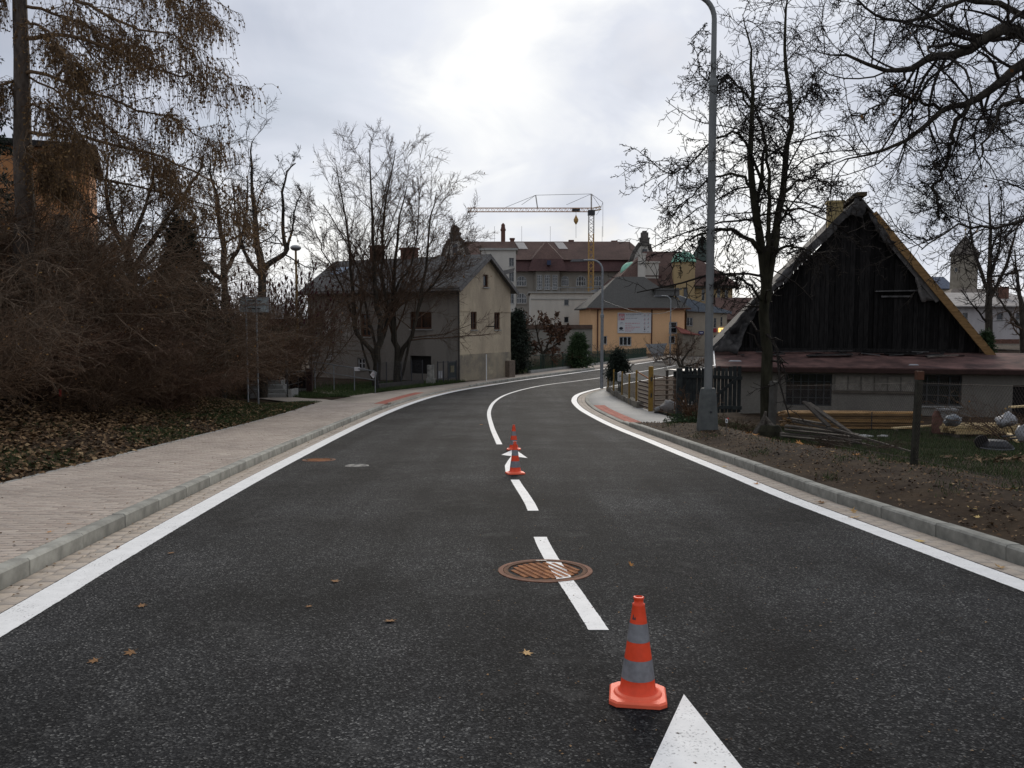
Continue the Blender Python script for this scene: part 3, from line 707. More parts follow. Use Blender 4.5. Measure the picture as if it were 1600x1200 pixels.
flat_sign('lit_shop_sign', 'glowing yellow shop sign on the tan house', 1121, 1130, 512.5, 519, mat('sign_lit', (.8,.55,.2), emit=(1,.62,.2,1.1)), ([(.42,.52,.2,.8),(.3,.42,.66,.8),(.5,.6,.3,.5)], mat('sign_mark', (.5,.2,.05))))
root, O, u, n, L, Ht, P = block('garden_shed', 'low shed with red pent roof beside the apricot stair wing', 122, 1066, 1084, 521, 556, mat('shed_wall', (.20,.17,.13)), 0, 5)
MB().hexa([P(-.3,Ht,-.4),P(L+.8,Ht-.3,-.4),P(L+.8,Ht-.3,5),P(-.3,Ht+1.2,5)],[P(-.3,Ht+.15,-.4),P(L+.8,Ht-.15,-.4),P(L+.8,Ht+.1,5),P(-.3,Ht+1.35,5)]).build('roof', mat('shed_red', (.20,.065,.05), rough=.8), root)

# ---------------- the big school behind
SY = 185.
def arch_window(root, O, u, x0, x1, z0, z1, m, d0=.03):
    n = nrm_of(u); w = x1-x0; r = w/2; zs = max(z0+.3, z1-r*1.0); xm = (x0+x1)/2; P = lambda x, z, d: O+u*x+UP*z+n*d
    arc = [(xm+r*math.cos(a), zs+(z1-zs)*math.sin(a)) for a in np.linspace(0, math.pi, 9)]
    out = [(x0, z0), (x1, z0)]+arc
    mb = MB(); inner = [(xm+(x-xm)*.86, z0+.12+(z-z0)*.9) for x, z in out]
    k = len(out)
    for i in range(k):
        j = (i+1) % k
        mb.hexa([P(*out[i],0), P(*out[j],0), P(*inner[j],0), P(*inner[i],0)], [P(*out[i],.16), P(*out[j],.16), P(*inner[j],.16), P(*inner[i],.16)])
    for i in range(1, 4):
        x = x0+w*i/4; zt = zs+(z1-zs)*math.sqrt(max(0, 1-((x-xm)/r)**2))-.1
        a, b = x-.07, x+.07; mb.hexa([P(a,z0+.1,.05),P(b,z0+.1,.05),P(b,z0+.1,.13),P(a,z0+.1,.13)],[P(a,zt,.05),P(b,zt,.05),P(b,zt,.13),P(a,zt,.13)])
    mb.hexa([P(x0+.1,zs-.1,.05),P(x1-.1,zs-.1,.05),P(x1-.1,zs-.1,.12),P(x0+.1,zs-.1,.12)],[P(x0+.1,zs+.06,.05),P(x1-.1,zs+.06,.05),P(x1-.1,zs+.06,.12),P(x0+.1,zs+.06,.12)])
    wo = mb.build('window', m, root)
    MB().quad(*[P(x, z, d0) for x, z in inner]).build('pane', GLASS, wo)
    MB().hexa([P(x0-.15,z0-.25,.0),P(x1+.15,z0-.25,.0),P(x1+.15,z0-.25,.25),P(x0-.15,z0-.25,.25)],[P(x0-.15,z0,.0),P(x1+.15,z0,.0),P(x1+.15,z0,.25),P(x0-.15,z0,.25)]).build('sill', SCHW, wo)
def school():
    root, O, u, n, L, Ht, P = block('school', 'long grey school with dark red tiled roof behind the houses', SY, 700, 1012, 423, 575, SCHW, 0, 22)
    ARCH = mat('arch_frame', (.36,.36,.34), rough=.7)
    def H4(px0, px1, py0, py1): return hpx(O, u, px0, px1, py0, py1)
    for px0, px1 in ((807,822.5),(876,888),(899,915),(926,941.5)):
        for py0, py1 in ((431,447),(458,474),(485,501)):
            if px0 > 860 and py0 > 440: continue
            x0, x1, z0, z1 = H4(px0, px1, py0, py1); arch_window(root, O, u, x0, x1, z0, z1, ARCH)
    for px in (951, 956.5, 962, 967.5):
        x0, x1, z0, z1 = H4(px, px+3, 434, 449); MB().hexa([O+u*x0+UP*z0, O+u*x1+UP*z0, O+u*x1+UP*z0+n*.1, O+u*x0+UP*z0+n*.1],[O+u*x0+UP*z1, O+u*x1+UP*z1, O+u*x1+UP*z1+n*.1, O+u*x0+UP*z1+n*.1]).build('window', ARCH, root)
    # projecting bay with three tall windows
    x0, x1, z0, z1 = H4(833, 876, 421, 575); B = lambda x, z, d: O+u*x+UP*z+n*d
    MB().hexa([B(x0,0,.01),B(x1,0,.01),B(x1-.5,0,1.5),B(x0+.5,0,1.5)],[B(x0,Ht,.01),B(x1,Ht,.01),B(x1-.5,Ht,1.5),B(x0+.5,Ht,1.5)]).build('bay', SCHW, root)
    Ob = O+n*1.5
    for px0, px1 in ((838.5,847),(850.5,859),(862.5,870.5)):
        h = hpx(Ob, u, px0, px1, 429.5, 452.5); a, b, c, d = h
        window(root, Ob+n*.25, u, h, ARCH, 3, 5, fw=.13, depth=.1, glass=GLASS)
    # lower mansard skirt and upper roof
    zt = at(800, 406, SY).z-O.z; zk = at(800, 376, SY+8).z-O.z
    mb = MB(); F = lambda x, z, d: O+u*x+UP*z-n*d
    mb.hexa([F(-1,Ht-.2,-1.2),F(L+1,Ht-.2,-1.2),F(L+1,Ht-.2,3),F(-1,Ht-.2,3)],[F(-.5,zt,.6),F(L+.5,zt,.6),F(L+.5,zt,3),F(-.5,zt,3)])
    rs = mb.build('mansard', REDTIN, root)
    mb = MB(); mb.hexa([F(x0-1.2,Ht-.2,-2.6),F(x1+1.2,Ht-.2,-2.6),F(x1+1,Ht-.2,-.3),F(x0-1,Ht-.2,-.3)],[F(x0-.3,zt+.1,-1.0),F(x1+.3,zt+.1,-1.0),F(x1+.3,zt+.1,.5),F(x0-.3,zt+.1,.5)]); mb.build('bay_mansard', REDTIN, rs)
    a, b, c, d = hpx(Ob+n*1.0, u, 854, 860, 407, 414); MB().box(Ob+n*.9+u*((a+b)/2)+UP*((c+d)/2), (b-a, 1.0, d-c), u=u).build('skylight', mat('sky_blue_glass', (.02,.03,.07), rough=.1), rs)
    mb = MB()
    mb.hexa([F(-.5,zt+.02,0),F(L+.5,zt+.02,0),F(L+.5,zt+.02,22),F(-.5,zt+.02,22)],[F(-.5,zk,10),F(L-3,zk,10),F(L-3,zk,12),F(-.5,zk,12)])
    ru = mb.build('roof', REDTILE, root)
    # bay roof: a low pyramid in front of the main slope
    xm = (x0+x1)/2; bt = at(847, 376, SY+4).z-O.z
    MB().add([F(x0-.3,zt+.12,-1.0),F(x1+.3,zt+.12,-1.0),F(x1+1.5,zt+.12,4),F(x0-1.5,zt+.12,4),F(xm,bt,5.5)],[(0,1,4),(1,2,4),(2,3,4),(3,0,4)]).build('bay_roof', REDTILE, ru)
    for px, py in ((811,381),(873,384)):
        t = along(O-n*5, u, px); z = at(px, py, SY+5).z-O.z
        sl = (zk-zt)/10; zz = lambda d: zt+.06+sl*d
        q = [F(t,zz(5.6),5.6),F(t+2.0,zz(5.6),5.6),F(t+1.1,zz(9.2),9.2),F(t-.9,zz(9.2),9.2)]; MB().hexa(q, [p+UP*.08 for p in q]).build('roof_patch', mat('pale_tin', (.32,.30,.28), rough=.6), ru)
    for px, w, py in ((783, 6, 358), (797, 6, 372), (888, 6, 375), (954.5, 7, 376)):
        t = along(O-n*11, u, px); zc = at(px, py, SY+11).z-O.z; hb = max(3.0, zc-zk+2)
        mb = MB(); mb.box(F(t+.5, zc-hb/2, 11), (1.0*w/6, .9, hb), u=u).box(F(t+.5, zc-.2, 11), (1.25*w/6, 1.1, .35), u=u)
        if px == 783: mb.lathe([(.55,0),(.45,.6),(.45,1.0),(.1,1.4)], F(t+.5, zc, 11), 8)
        mb.build('chimney', BRICKC, ru)
    for px in (732, 773, 815, 859, 939):
        t = along(O-n*11, u, px); MB().tube([F(t,zk-.1,11), F(t,zk+3.6,11)], .035, 5).build('lightning_rod', DARKM, ru)
school()
# stepped gables with stone finials at both ends of the school
def curved_gable(label, Y, px0, px1, pxm, pyb, pyt, fin):
    u = Vector((1,0,0)); O = at(px0, pyb, Y); L = along(O, u, px1); Ht = at(px0, pyt, Y).z-O.z; xm = along(O, u, pxm)
    root = thing('school_gable', label, 'building', O)
    pr = [(0,0),(L,0),(L,Ht*.12),(xm+(L-xm)*.78,Ht*.3),(xm+(L-xm)*.6,Ht*.62),(xm+(L-xm)*.36,Ht*.86),(xm+.12*L,Ht),(xm-.12*L,Ht),(xm*.64,Ht*.86),(xm*.4,Ht*.62),(xm*.22,Ht*.3),(0,Ht*.12)]
    MB().prism([O+u*x+UP*z for x, z in pr], (0, 1.2, 0)).build('wall', mat('gable_pale', (.40,.375,.33), rough=.95, scale=1.5, var=.2), root)
    mb = MB()
    for i in range(2, len(pr)-1): mb.beam(O+u*pr[i][0]+UP*pr[i][1]+Vector((0,.5,0)), O+u*pr[i+1][0]+UP*pr[i+1][1]+Vector((0,.5,0)), 1.7, .6, (0,1,0) if abs(pr[i][0]-pr[i+1][0]) < 1 else (0,0,1))
    mb.build('coping', mat('dark_stone', (.10,.09,.08), rough=.95, scale=2, var=.3), root)
    T = O+u*xm+UP*Ht; w = L*.30
    MB().box(T+UP*.5+Vector((0,.6,0)), (w*1.3,1.6,1.4)).box(T+UP*1.3+Vector((0,.6,0)), (w*1.45,1.8,.3)).box(T+UP*2.0+Vector((0,.6,0)), (w*1.0,1.3,1.1)).box(T+UP*2.7+Vector((0,.6,0)), (w*.6,1.0,.4)).build('finial', MATS['dark_stone'], root)
    a = O+u*(xm-.5)+UP*(Ht*.42); MB().hexa([a+Vector((0,-.05,0)), a+u*1.0+Vector((0,-.05,0)), a+u*1.0+Vector((0,.1,0)), a+Vector((0,.1,0))],[p+UP*2.0 for p in (a+Vector((0,-.05,0)), a+u*1.0+Vector((0,-.05,0)), a+u*1.0+Vector((0,.1,0)), a+Vector((0,.1,0)))]).build('niche', GLASS, root)
    # roof running back from the gable
    rb = [(.3,Ht*.2),(xm,Ht*1.0),(L-.3,Ht*.2)]
    MB().prism([O+u*x+UP*z+Vector((0,1.21,0)) for x, z in rb], (fin, 16, 0)).build('roof', REDTILE, root)
curved_gable('pale curved gable with stone finial at the left end of the school', 176, 690, 735, 712, 412, 374, -1.)
curved_gable('pale curved gable with stone finial at the right end of the school', 178, 984, 1018, 1005, 420, 382, 2.)
# white stair tower behind the grey house and low pale building
root, O, u, n, L, Ht, P = block('stair_tower', 'white plastered stair tower rising behind the beige gable', 120, 752, 806, 391, 575, PALEW, R_(0), 7, [(795.5,803,403,416,2,2),(795.5,803,425,440,2,2),(795.5,803,453,474,2,3)], GREYF)
MB().box(P(L/2,Ht+.15,3.5), (L+.5, 7.5, .3), u=u).build('roof_slab', CONC, root)
t = along(O, u, 772)
MB().add([P(t,Ht-2.6,-.02),P(t+1.3,Ht-2.9,-.02),P(t+3.0,Ht-2.5,-.02),P(t+2.8,Ht-3.1,-.02),P(t+1.5,Ht-3.5,-.02),P(t+.2,Ht-3.1,-.02)],[(0,1,2,3,4,5)]).build('plaster_scar', mat('scar', (.16,.15,.14)), root)
root, O, u, n, L, Ht, P = block('pale_annex', 'low pale flat-roofed annex with small windows in front of the school', 140, 829, 926, 458, 575, PALEW, 0, 12, [(881,888,467,477,1,1),(881,888,495,504,1,1)], GREYF)
MB().box(P(L/2,Ht+.12,6), (L+.8, 12.8, .24), u=u).build('roof_slab', CONC, root)
MB().beam(P(0,Ht-1.0,-.06), P(L,Ht-1.0,-.06), .12, .15).build('string_course', CONC, root)
mb = MB(); mb.beam(P(1,Ht+.95,.4), P(L+11,Ht+.95,.4), .08, .08)
for x in np.arange(1, L+11, 1.3): mb.beam(P(x,Ht+.2,.4), P(x,Ht+.95,.4), .05, .05)
mb.build('roof_railing', GALV, root)
root, O, u, n, L, Ht, P = block('blue_strip_wing', 'grey wing with blue glass strip beside the pale annex', 150, 928, 965, 452, 575, mat('grey_blue_wall', (.17,.18,.19)), 0, 10, [(931,938,453.5,459,1,1),(939.5,946,453.5,459,1,1),(947.5,954,453.5,459,1,1)], WHITEF, sill=False)
root, O, u, n, L, Ht, P = block('garden_wall', 'low grey wall with dark opening behind the brown hedge', 75, 818, 925, 508, 556, stain_plaster('yard_wall', (.24,.225,.19), (.14,.13,.115)), 0, 3)
MB().beam(P(0,Ht-.15,-.06), P(L,Ht-.15,-.06), .16, .35).build('coping', mat('rust_brown', (.09,.06,.045)), root)
# yellow wing with the copper domes
def domed_wing():
    root, O, u, n, L, Ht, P = block('yellow_wing', 'yellow school wing with red roof and green copper domes', 165, 963, 1142, 447, 575, YELW, R_(2), 18,
        [(1009,1012.5,434+16,458,1,1),(1016,1019,450,458,1,1),(1022,1026,450,468,1,2),(1094,1099,452,470,1,2),(1104,1109,452,470,1,2),(1118,1123,452,470,1,2),(1130,1135,452,470,1,2),(967,970,450,458,1,1)], WHITEF)
    rf = hip(root, P, L, Ht, 18, 1.2, 7.4, 7.0, REDTILE)
    MB().box(P(L/2,Ht-.25,-.3), (L+1.6, 1.2, .45), u=u).build('cornice', mat('dark_cornice', (.07,.065,.05)), root)
    COPPER = mat('green_copper', (.20,.44,.31), (.30,.56,.42), rough=.7, scale=2)
    t = along(O, u, 1065.5); c = P(t, 0, 0); r = 2.25; zt = at(1065, 408, 162).z-O.z
    MB().lathe([(r,0),(r,zt)], c, 8, math.pi/8).build('turret', YELW, root)
    d = MB().lathe([(r*1.12,0),(r*1.08,.25),(r*.98,.9),(r*.78,1.5),(r*.45,1.95),(.1,2.15)], c+UP*zt, 16).build('dome', COPPER, root, smooth=True)
    MB().lathe([(.12,0),(.2,.2),(.05,.5)], c+UP*(zt+2.1), 8).build('dome_knob', COPPER, d)
    for k in (-2, 0): 
        a = -math.pi/2+k*math.pi/8; q = c+Vector((math.cos(a), math.sin(a), 0))*r*.96
        MB().box(q+UP*(zt-6.0), (.7,.2,1.9), rz=a+math.pi/2).build('window', GLASS, root)
    t2 = along(O-n*8, u, 985); c2 = P(t2, 0, 8); z2 = at(984, 421, 173).z-O.z
    d2 = MB().lathe([(2.3,-.2),(2.3,.2),(2.15,.9),(1.75,1.5),(1.1,1.95),(.1,2.15)], c2+UP*(z2-.6), 16).build('dome', COPPER, root, smooth=True)
    MB().lathe([(2.2,0),(2.2,1.2)], c2+UP*(z2-1.9), 12).build('dome_drum', mat('red_drum', (.16,.05,.04)), d2)
    t3 = along(O, u, 999); ch = at(999, 398, 164).z-O.z
    MB().box(P(t3, ch/2, -1.0), (1.35, .9, ch), u=u).box(P(t3, ch+.1, -1.0), (1.7, 1.2, .25), u=u).build('chimney', PALEW, root)
    t4, t5 = along(O, u, 1004), along(O, u, 1028)
    MB().box(P((t4+t5)/2, Ht+2.4, 3), (t5-t4, 4.5, 4.4), u=u).box(P((t4+t5)/2, Ht+4.75, 3), (t5-t4+.5, 5, .25), u=u).build('dormer', PALEW, rf)
    for px in (1014, 1026, 1100, 1118): 
        t = along(O, u, px); MB().box(P(t, Ht+1.3, 1.6), (1.5, 1.6, 1.3), u=u).box(P(t, Ht+2.05, 1.6), (1.9, 1.9, .2), u=u).build('dormer', REDTIN, rf)
    t = along(O, u, 1112); mb = MB(); mb.lathe([(2.4,0),(2.2,1.0),(1.3,2.6),(.9,3.0),(.9,4.2),(.3,5.2),(.05,6.2)], P(t, Ht+5.5, 9), 8); mb.build('roof_turret', mat('dark_copper', (.05,.065,.055)), rf)
    MB().tube([P(along(O,u,1036), Ht+8, 9), P(along(O,u,1036), Ht+12, 9)], .05, 5).build('lightning_rod', DARKM, rf)
domed_wing()
root, O, u, n, L, Ht, P = block('brown_town_house', 'brown town house behind the tan house right of the domes', 150, 1120, 1200, 500, 575, mat('brown_plaster', (.15,.11,.085), rough=.95, scale=2), 0, 10, [(1128,1132,508,520,1,2),(1140,1144,508,520,1,2)], GREYF)
gable_roof(root, P, L, Ht, 10, .6, 4.0, REDTILE)
# ---------------- right background: church tower, low white building, roofs
root, O, u, n, L, Ht, P = block('church_tower', 'square stone church tower with pyramid roof behind the burnt barn', 150, 1481, 1521, 399, 520, mat('tower_stone', (.20,.175,.135), (.29,.26,.205), rough=.95, scale=1.4, bump=.5, bscale=3), R_(-28), 4.7, [(1485,1489,418,424,1,1)], GREYF, cat='tower')
hip(root, P, L, Ht, 4.7, .25, at(1500,368,152).z-at(1500,399,152).z, L/2-.01, mat('tower_roof', (.10,.085,.07), (.16,.14,.115), rough=.9, scale=3))
c = P(L/2,Ht,2.35)+UP*(at(1500,368,152).z-at(1500,399,152).z); MB().tube([c, c+UP*1.0], .05, 6).lathe([(.02,0),(.22,.2),(.02,.42)], c+UP*.9, 8).build('gilded_finial', mat('gilt', (.55,.36,.08), rough=.4, metal=.6), root)
root, O, u, n, L, Ht, P = block('church_nave', 'low stone church nave with brown roof beside the tower', 140, 1478, 1610, 475, 540, mat('nave_wall', (.22,.19,.15)), R_(4), 9)
hip(root, P, L, Ht, 9, .5, 2.6, 3.5, mat('nave_roof', (.13,.105,.085), (.19,.16,.13), rough=.9, scale=2))
root, O, u, n, L, Ht, P = block('white_outbuilding', 'low whitewashed outbuilding with pale flat roof right of the barn', 75, 1484, 1640, 480, 530, stain_plaster('whitewash', (.44,.415,.40), (.27,.25,.24), None, .7), R_(0), 8, [(1500,1508,489,500,1,1),(1553,1563,489,500,1,1),(1583,1592,489,500,1,1)], GREYF)
MB().hexa([P(-.5,Ht,-.6),P(L+.5,Ht,-.6),P(L+.5,Ht,8),P(-.5,Ht,8)],[P(-.5,Ht+.12,-.6),P(L+.5,Ht+.12,-.6),P(L+.5,Ht+1.6,8),P(-.5,Ht+1.6,8)]).build('roof', mat('pale_roof_sheet', (.27,.25,.23), rough=.8, scale=2), root)
MB().box(P(7.0,Ht+1.2,4), (.7,.6,1.6), u=u).build('chimney', BRICKC, root)
MB().hexa([P(-.2,-.4,-.3),P(L,-.4,-.3),P(L,-.4,-.01),P(-.2,-.4,-.01)],[P(-.2,.0,-.3),P(L,.0,-.3),P(L,.0,-.01),P(-.2,.0,-.01)]).build('plinth', BRICKC, root)
root, O, u, n, L, Ht, P = block('blue_roof_house', 'distant house with blue-grey roof between barn and tower', 170, 1440, 1483, 452, 540, TANW, R_(0), 9)
gable_roof(root, P, L, Ht, 9, .4, 2.6, mat('distant_blue_roof', (.085,.10,.135), rough=.7, scale=2))
# far wooded ridges
def ridge(name, Y, x0, x1, hmax, seed, col):
    r = np.random.default_rng(int(seed*10)); xs = np.linspace(x0, x1, 90); z0 = -8
    hgt = hmax*(.55+.25*np.sin(xs/97+seed)+.2*np.sin(xs/41+2*seed))+r.normal(0, hmax*.02, 90)
    V = []; 
    for x, h in zip(xs, hgt): V += [(x, Y-60, z0), (x, Y, h*.8), (x, Y+60, h), (x, Y+200, z0)]
    Q = [(i*4+j, (i+1)*4+j, (i+1)*4+j+1, i*4+j+1) for i in range(89) for j in range(3)]
    link(name, mesh_np(name, V, Q, smooth=True), mat(name, col, rough=1, scale=.08, var=.3), kind='structure')
ridge('hills', 620, -700, 800, 24, 1.3, (.055,.065,.075))
# ---------------- orange house half hidden behind the larch
root, O, u, n, L, Ht, P = block('orange_house', 'orange house half hidden behind the larch and shrubs', 34, -170, 151, 212, 520, mat('orange_render', (.40,.18,.07), (.48,.23,.10), rough=.95, scale=2), R_(24), 7, [(-20,-2,330,380,2,2),(95,118,335,385,2,2)], BROWNF)
MB().box(P(L/2,Ht+.12,3.5), (L+.7, 7.8, .24), u=u).build('roof_slab', mat('dark_roof', (.03,.026,.024), rough=.9), root)
# ------------------------------------------------------------------ trees and shrubs
def norm(v): return v/np.maximum(np.linalg.norm(v, axis=-1, keepdims=True), 1e-9)
def tubes(P, R, k=3):
    B, n = P.shape[:2]; T = norm(np.gradient(P, axis=1))
    Tm = norm(T.mean(1)); ref = np.where(np.abs(Tm[:, 2:3]) > .75, np.array([[1., .1, 0]]), np.array([[0, .1, 1.]]))[:, None, :]
    N = norm(np.cross(T, np.broadcast_to(ref, T.shape))); Bn = np.cross(T, N)
    a = 2*np.pi*np.arange(k)/k
    V = P[:, :, None]+R[:, :, None, None]*(np.cos(a)[None, None, :, None]*N[:, :, None]+np.sin(a)[None, None, :, None]*Bn[:, :, None])
    b, i, j = np.meshgrid(np.arange(B), np.arange(n-1), np.arange(k), indexing='ij'); q = b*n*k+i*k; j2 = (j+1) % k
    Q = np.stack([q+j, q+j2, q+k+j2, q+k+j], -1).reshape(-1, 4)
    return V.reshape(-1, 3), Q
class Acc:
    def __init__(s): s.V = []; s.Q = []; s.T = []; s.n = 0
    def add(s, V, Q=None, T=None):
        if Q is not None and len(Q): s.Q.append(np.asarray(Q)+s.n)
        if T is not None and len(T): s.T.append(np.asarray(T)+s.n)
        s.V.append(V); s.n += len(V); return s
    def tubes(s, P, R, k=3):
        if len(P): s.add(*tubes(P, R, k))
        return s
    def mesh(s, name, smooth=False):
        return mesh_np(name, np.concatenate(s.V), np.concatenate(s.Q) if s.Q else None, np.concatenate(s.T) if s.T else None, smooth)
def spline(pts, r0, r1, n=14, jit=.0, r=rng, pw=1.0):
    pts = np.array(pts, float); m = len(pts); t = np.linspace(0, m-1, n); P = []
    for x in t:
        i = min(int(x), m-2); f = x-i; p0 = pts[max(i-1,0)]; p1 = pts[i]; p2 = pts[i+1]; p3 = pts[min(i+2,m-1)]
        P.append(.5*((2*p1)+(-p0+p2)*f+(2*p0-5*p1+4*p2-p3)*f*f+(-p0+3*p1-3*p2+p3)*f**3))
    P = np.array(P)
    if jit: P[1:-1] += r.normal(0, jit, (n-2, 3))
    return P, r0+(r1-r0)*np.linspace(0, 1, n)**pw
def grow(P, R, k, L, ang, r, sd=.25, up=0., wig=.15, n=5, t0=.2, t1=1., rr=.6, fall=.4, tip=.35, rmin=.0025, absL=False, flat=None):
    "k side shoots on every branch of P"
    B, n0 = P.shape[:2]; idx = np.repeat(np.arange(B), k); M = len(idx)
    t = t0+(t1-t0)*((np.tile(np.arange(k), B)+r.uniform(0, 1, M))/k)
    f = np.clip(t*(n0-1), 0, n0-1.001); i = f.astype(int); fr = (f-i)[:, None]
    pos = P[idx, i]*(1-fr)+P[idx, i+1]*fr; T = norm(P[idx, i+1]-P[idx, i])
    rp = R[idx, i]*(1-fr[:, 0])+R[idx, i+1]*fr[:, 0]
    pv = r.normal(0, 1, (M, 3))
    if flat is not None: pv[:, 2] *= flat
    pv -= (pv*T).sum(1, keepdims=True)*T; pv = norm(pv)
    a = (ang+r.normal(0, sd, M))[:, None]; d = np.cos(a)*T+np.sin(a)*pv
    pl = np.linalg.norm(np.diff(P, axis=1), axis=2).sum(1)[idx]
    ln = (L if absL else L*pl)*(1-fall*t)*r.uniform(.55, 1.2, M)
    out = np.empty((M, n, 3)); out[:, 0] = pos
    for s in range(1, n):
        d = norm(d+np.array([0, 0, up])/(n-1)+r.normal(0, wig, (M, 3)))
        out[:, s] = out[:, s-1]+d*(ln/(n-1))[:, None]
    ra = np.maximum(rp*rr, rmin)[:, None]*np.linspace(1, tip, n)[None]
    return out, ra
BARK = mat('bark_dark', (.028, .024, .019), (.065, .055, .042), rough=.95, scale=9, bump=.6, bscale=20, stretch=(1,1,.3), spec=.1)
BARKM = mat('bark_mossy', (.022, .021, .014), (.05, .046, .030), rough=.95, scale=8, bump=.6, bscale=22, stretch=(1,1,.35), spec=.1)
TWIG = mat('twig_dark', (.030, .025, .021), rough=.9, var=.3, spec=.1)
TWIGB = mat('twig_brown', (.085, .056, .038), rough=.9, var=.35, spec=.1)
def limbs_mesh(limbs, n, r, jit, k=8):
    acc = Acc(); PP, RR = [], []
    for pts, r0, r1 in limbs:
        P, R = spline(pts, r0, r1, n, jit, r); acc.tubes(P[None], R[None], k); PP.append(P); RR.append(R)
    return acc, np.array(PP), np.array(RR)
def set_tree(name, label, base, limbs, levels, seed, bark=BARK, twig=TWIG, group=None, n=16, jit=.02, k=8, extra=None, cat='tree'):
    "limbs: main stems as (points, r0, r1); levels: dicts for grow(); first levels are thick enough to need 5 sides"
    r = np.random.default_rng(seed)
    root = thing(name, label, cat, base, group)
    acc, P, R = limbs_mesh(limbs, n, r, jit, k)
    link('trunk', acc.mesh('trunk', True), bark, root)
    cr = Acc(); allP = []
    cur = [(P, R)]
    for li, lv in enumerate(levels):
        nxt = []
        lv = dict(lv); src = lv.pop('src', None); sides = lv.pop('sides', 3)
        for (p, q) in (cur if src is None else allP[src] if src >= 0 else [(P, R)]):
            o = grow(p, q, r=r, **lv); cr.tubes(*o, sides); nxt.append(o)
        allP.append(nxt); cur = nxt
    link('crown', cr.mesh('crown', False), twig, root)
    if extra: extra(root, allP, r)
    return root, allP
def leaf_bits(P, r, per, size, m, name, root, droop=.3):
    "scattered leaves near the ends of twigs"
    tips = P[:, -1]; sel = r.integers(0, len(tips), per); c = tips[sel]+r.normal(0, .03, (per, 3))
    a = norm(r.normal(0, 1, (per, 3))); b = norm(np.cross(a, r.normal(0, 1, (per, 3)))); s = (size*r.uniform(.6, 1.3, per))[:, None]
    V = np.stack([c-a*s*.5, c+b*s*.42, c+a*s*.6, c-b*s*.42], 1).reshape(-1, 3)
    Q = np.arange(per*4).reshape(-1, 4)
    return link(name, mesh_np(name, V, Q), m, root, 'stuff')
DEADLEAF = mat('dead_leaf', (.2,.1,.04), cols=[(.10,.045,.018),(.19,.085,.03),(.27,.15,.06),(.15,.07,.025)], island=1, rough=.85, var=.2)
YELLEAF = mat('yellow_leaf', (.4,.25,.07), cols=[(.42,.24,.06),(.50,.31,.10),(.34,.17,.045),(.30,.13,.03)], island=1, rough=.8, var=.2)

# ---- pear tree by the lamp post
def A(px, py, Y): return tuple(at(px, py, Y))
YP = 20.6
pb = Vector(A(1199, 676, YP)); pb.z = Hf(pb.x, YP)-.1
limbs = [([tuple(pb), A(1198,600,YP), A(1197,480,YP), A(1190,390,YP), A(1180,300,YP-.2), A(1172,220,YP-.3), A(1176,150,YP-.2), A(1172,80,YP), A(1160,22,YP)], 0.172, .007),
         ([A(1186,395,YP), A(1182,330,YP+.2), A(1193,250,YP+.3), A(1186,195,YP+.4), A(1168,150,YP+.5)], 0.078, .007),
         ([A(1198,470,YP), A(1208,390,YP), A(1222,310,YP+.2), A(1230,220,YP+.2), A(1234,150,YP), A(1224,70,YP-.1), A(1229,0,YP), A(1229,-25,YP)], 0.117, .007),
         ([A(1197,440,YP), A(1202,330,YP-.4), A(1200,260,YP-.6), A(1186,180,YP-.9), A(1150,130,YP-1.2)], 0.066, .007),
         ([A(1190,395,YP), A(1150,362,YP-.5), A(1110,362,YP-.9), A(1075,375,YP-1.2), A(1050,400,YP-1.3)], 0.058, .007),
         ([A(1196,300,YP), A(1160,215,YP-.3), A(1120,215,YP-.7), A(1080,250,YP-1.0), A(1050,272,YP-1.2), A(1012,245,YP-1.4)], 0.039, .007),
         ([A(1205,400,YP), A(1230,385,YP-.6), A(1262,392,YP-1.1), A(1290,400,YP-1.5)], 0.047, .007),
         ([A(1220,310,YP), A(1252,280,YP+.3), A(1285,282,YP+.2), A(1318,305,YP)], 0.035, .007),
         ([A(1181,300,YP), A(1150,272,YP+.4), A(1110,280,YP+.8), A(1075,310,YP+1.0), A(1045,345,YP+1.1)], 0.043, .007),
         ([A(1230,200,YP), A(1255,150,YP), A(1275,135,YP), A(1300,150,YP)], 0.027, .007),
         ([A(1176,170,YP), A(1140,120,YP), A(1105,130,YP), A(1080,60,YP)], 0.027, .007),
         ([A(1192,470,YP), A(1165,440,YP-1), A(1140,432,YP-1.4), A(1120,450,YP-1.6)], 0.039, .007)]
LVP = [dict(k=26, L=.30, ang=1.0, sd=.35, up=-.75, wig=.17, n=7, t0=.2, t1=1, rr=.32, fall=.2, tip=.4, rmin=.012, sides=3),
       dict(k=8, L=.42, ang=.95, sd=.3, up=-.35, wig=.22, n=5, t0=.12, t1=1, rr=.6, rmin=.0085, fall=.3),
       dict(k=7, L=.30, ang=.95, sd=.4, up=.1, wig=.3, n=3, t0=.1, t1=1, rr=.8, rmin=.0072, fall=.2, tip=.8),
       dict(src=-1, k=26, L=.085, ang=1.2, sd=.4, up=-.1, wig=.3, n=5, t0=.1, t1=1, rr=.3, rmin=.005, fall=.2)]
set_tree('pear_tree', 'tall bare knobbly fruit tree beside the large lamp post', pb, limbs, LVP, 11, BARKM, TWIG, n=18, jit=.03)

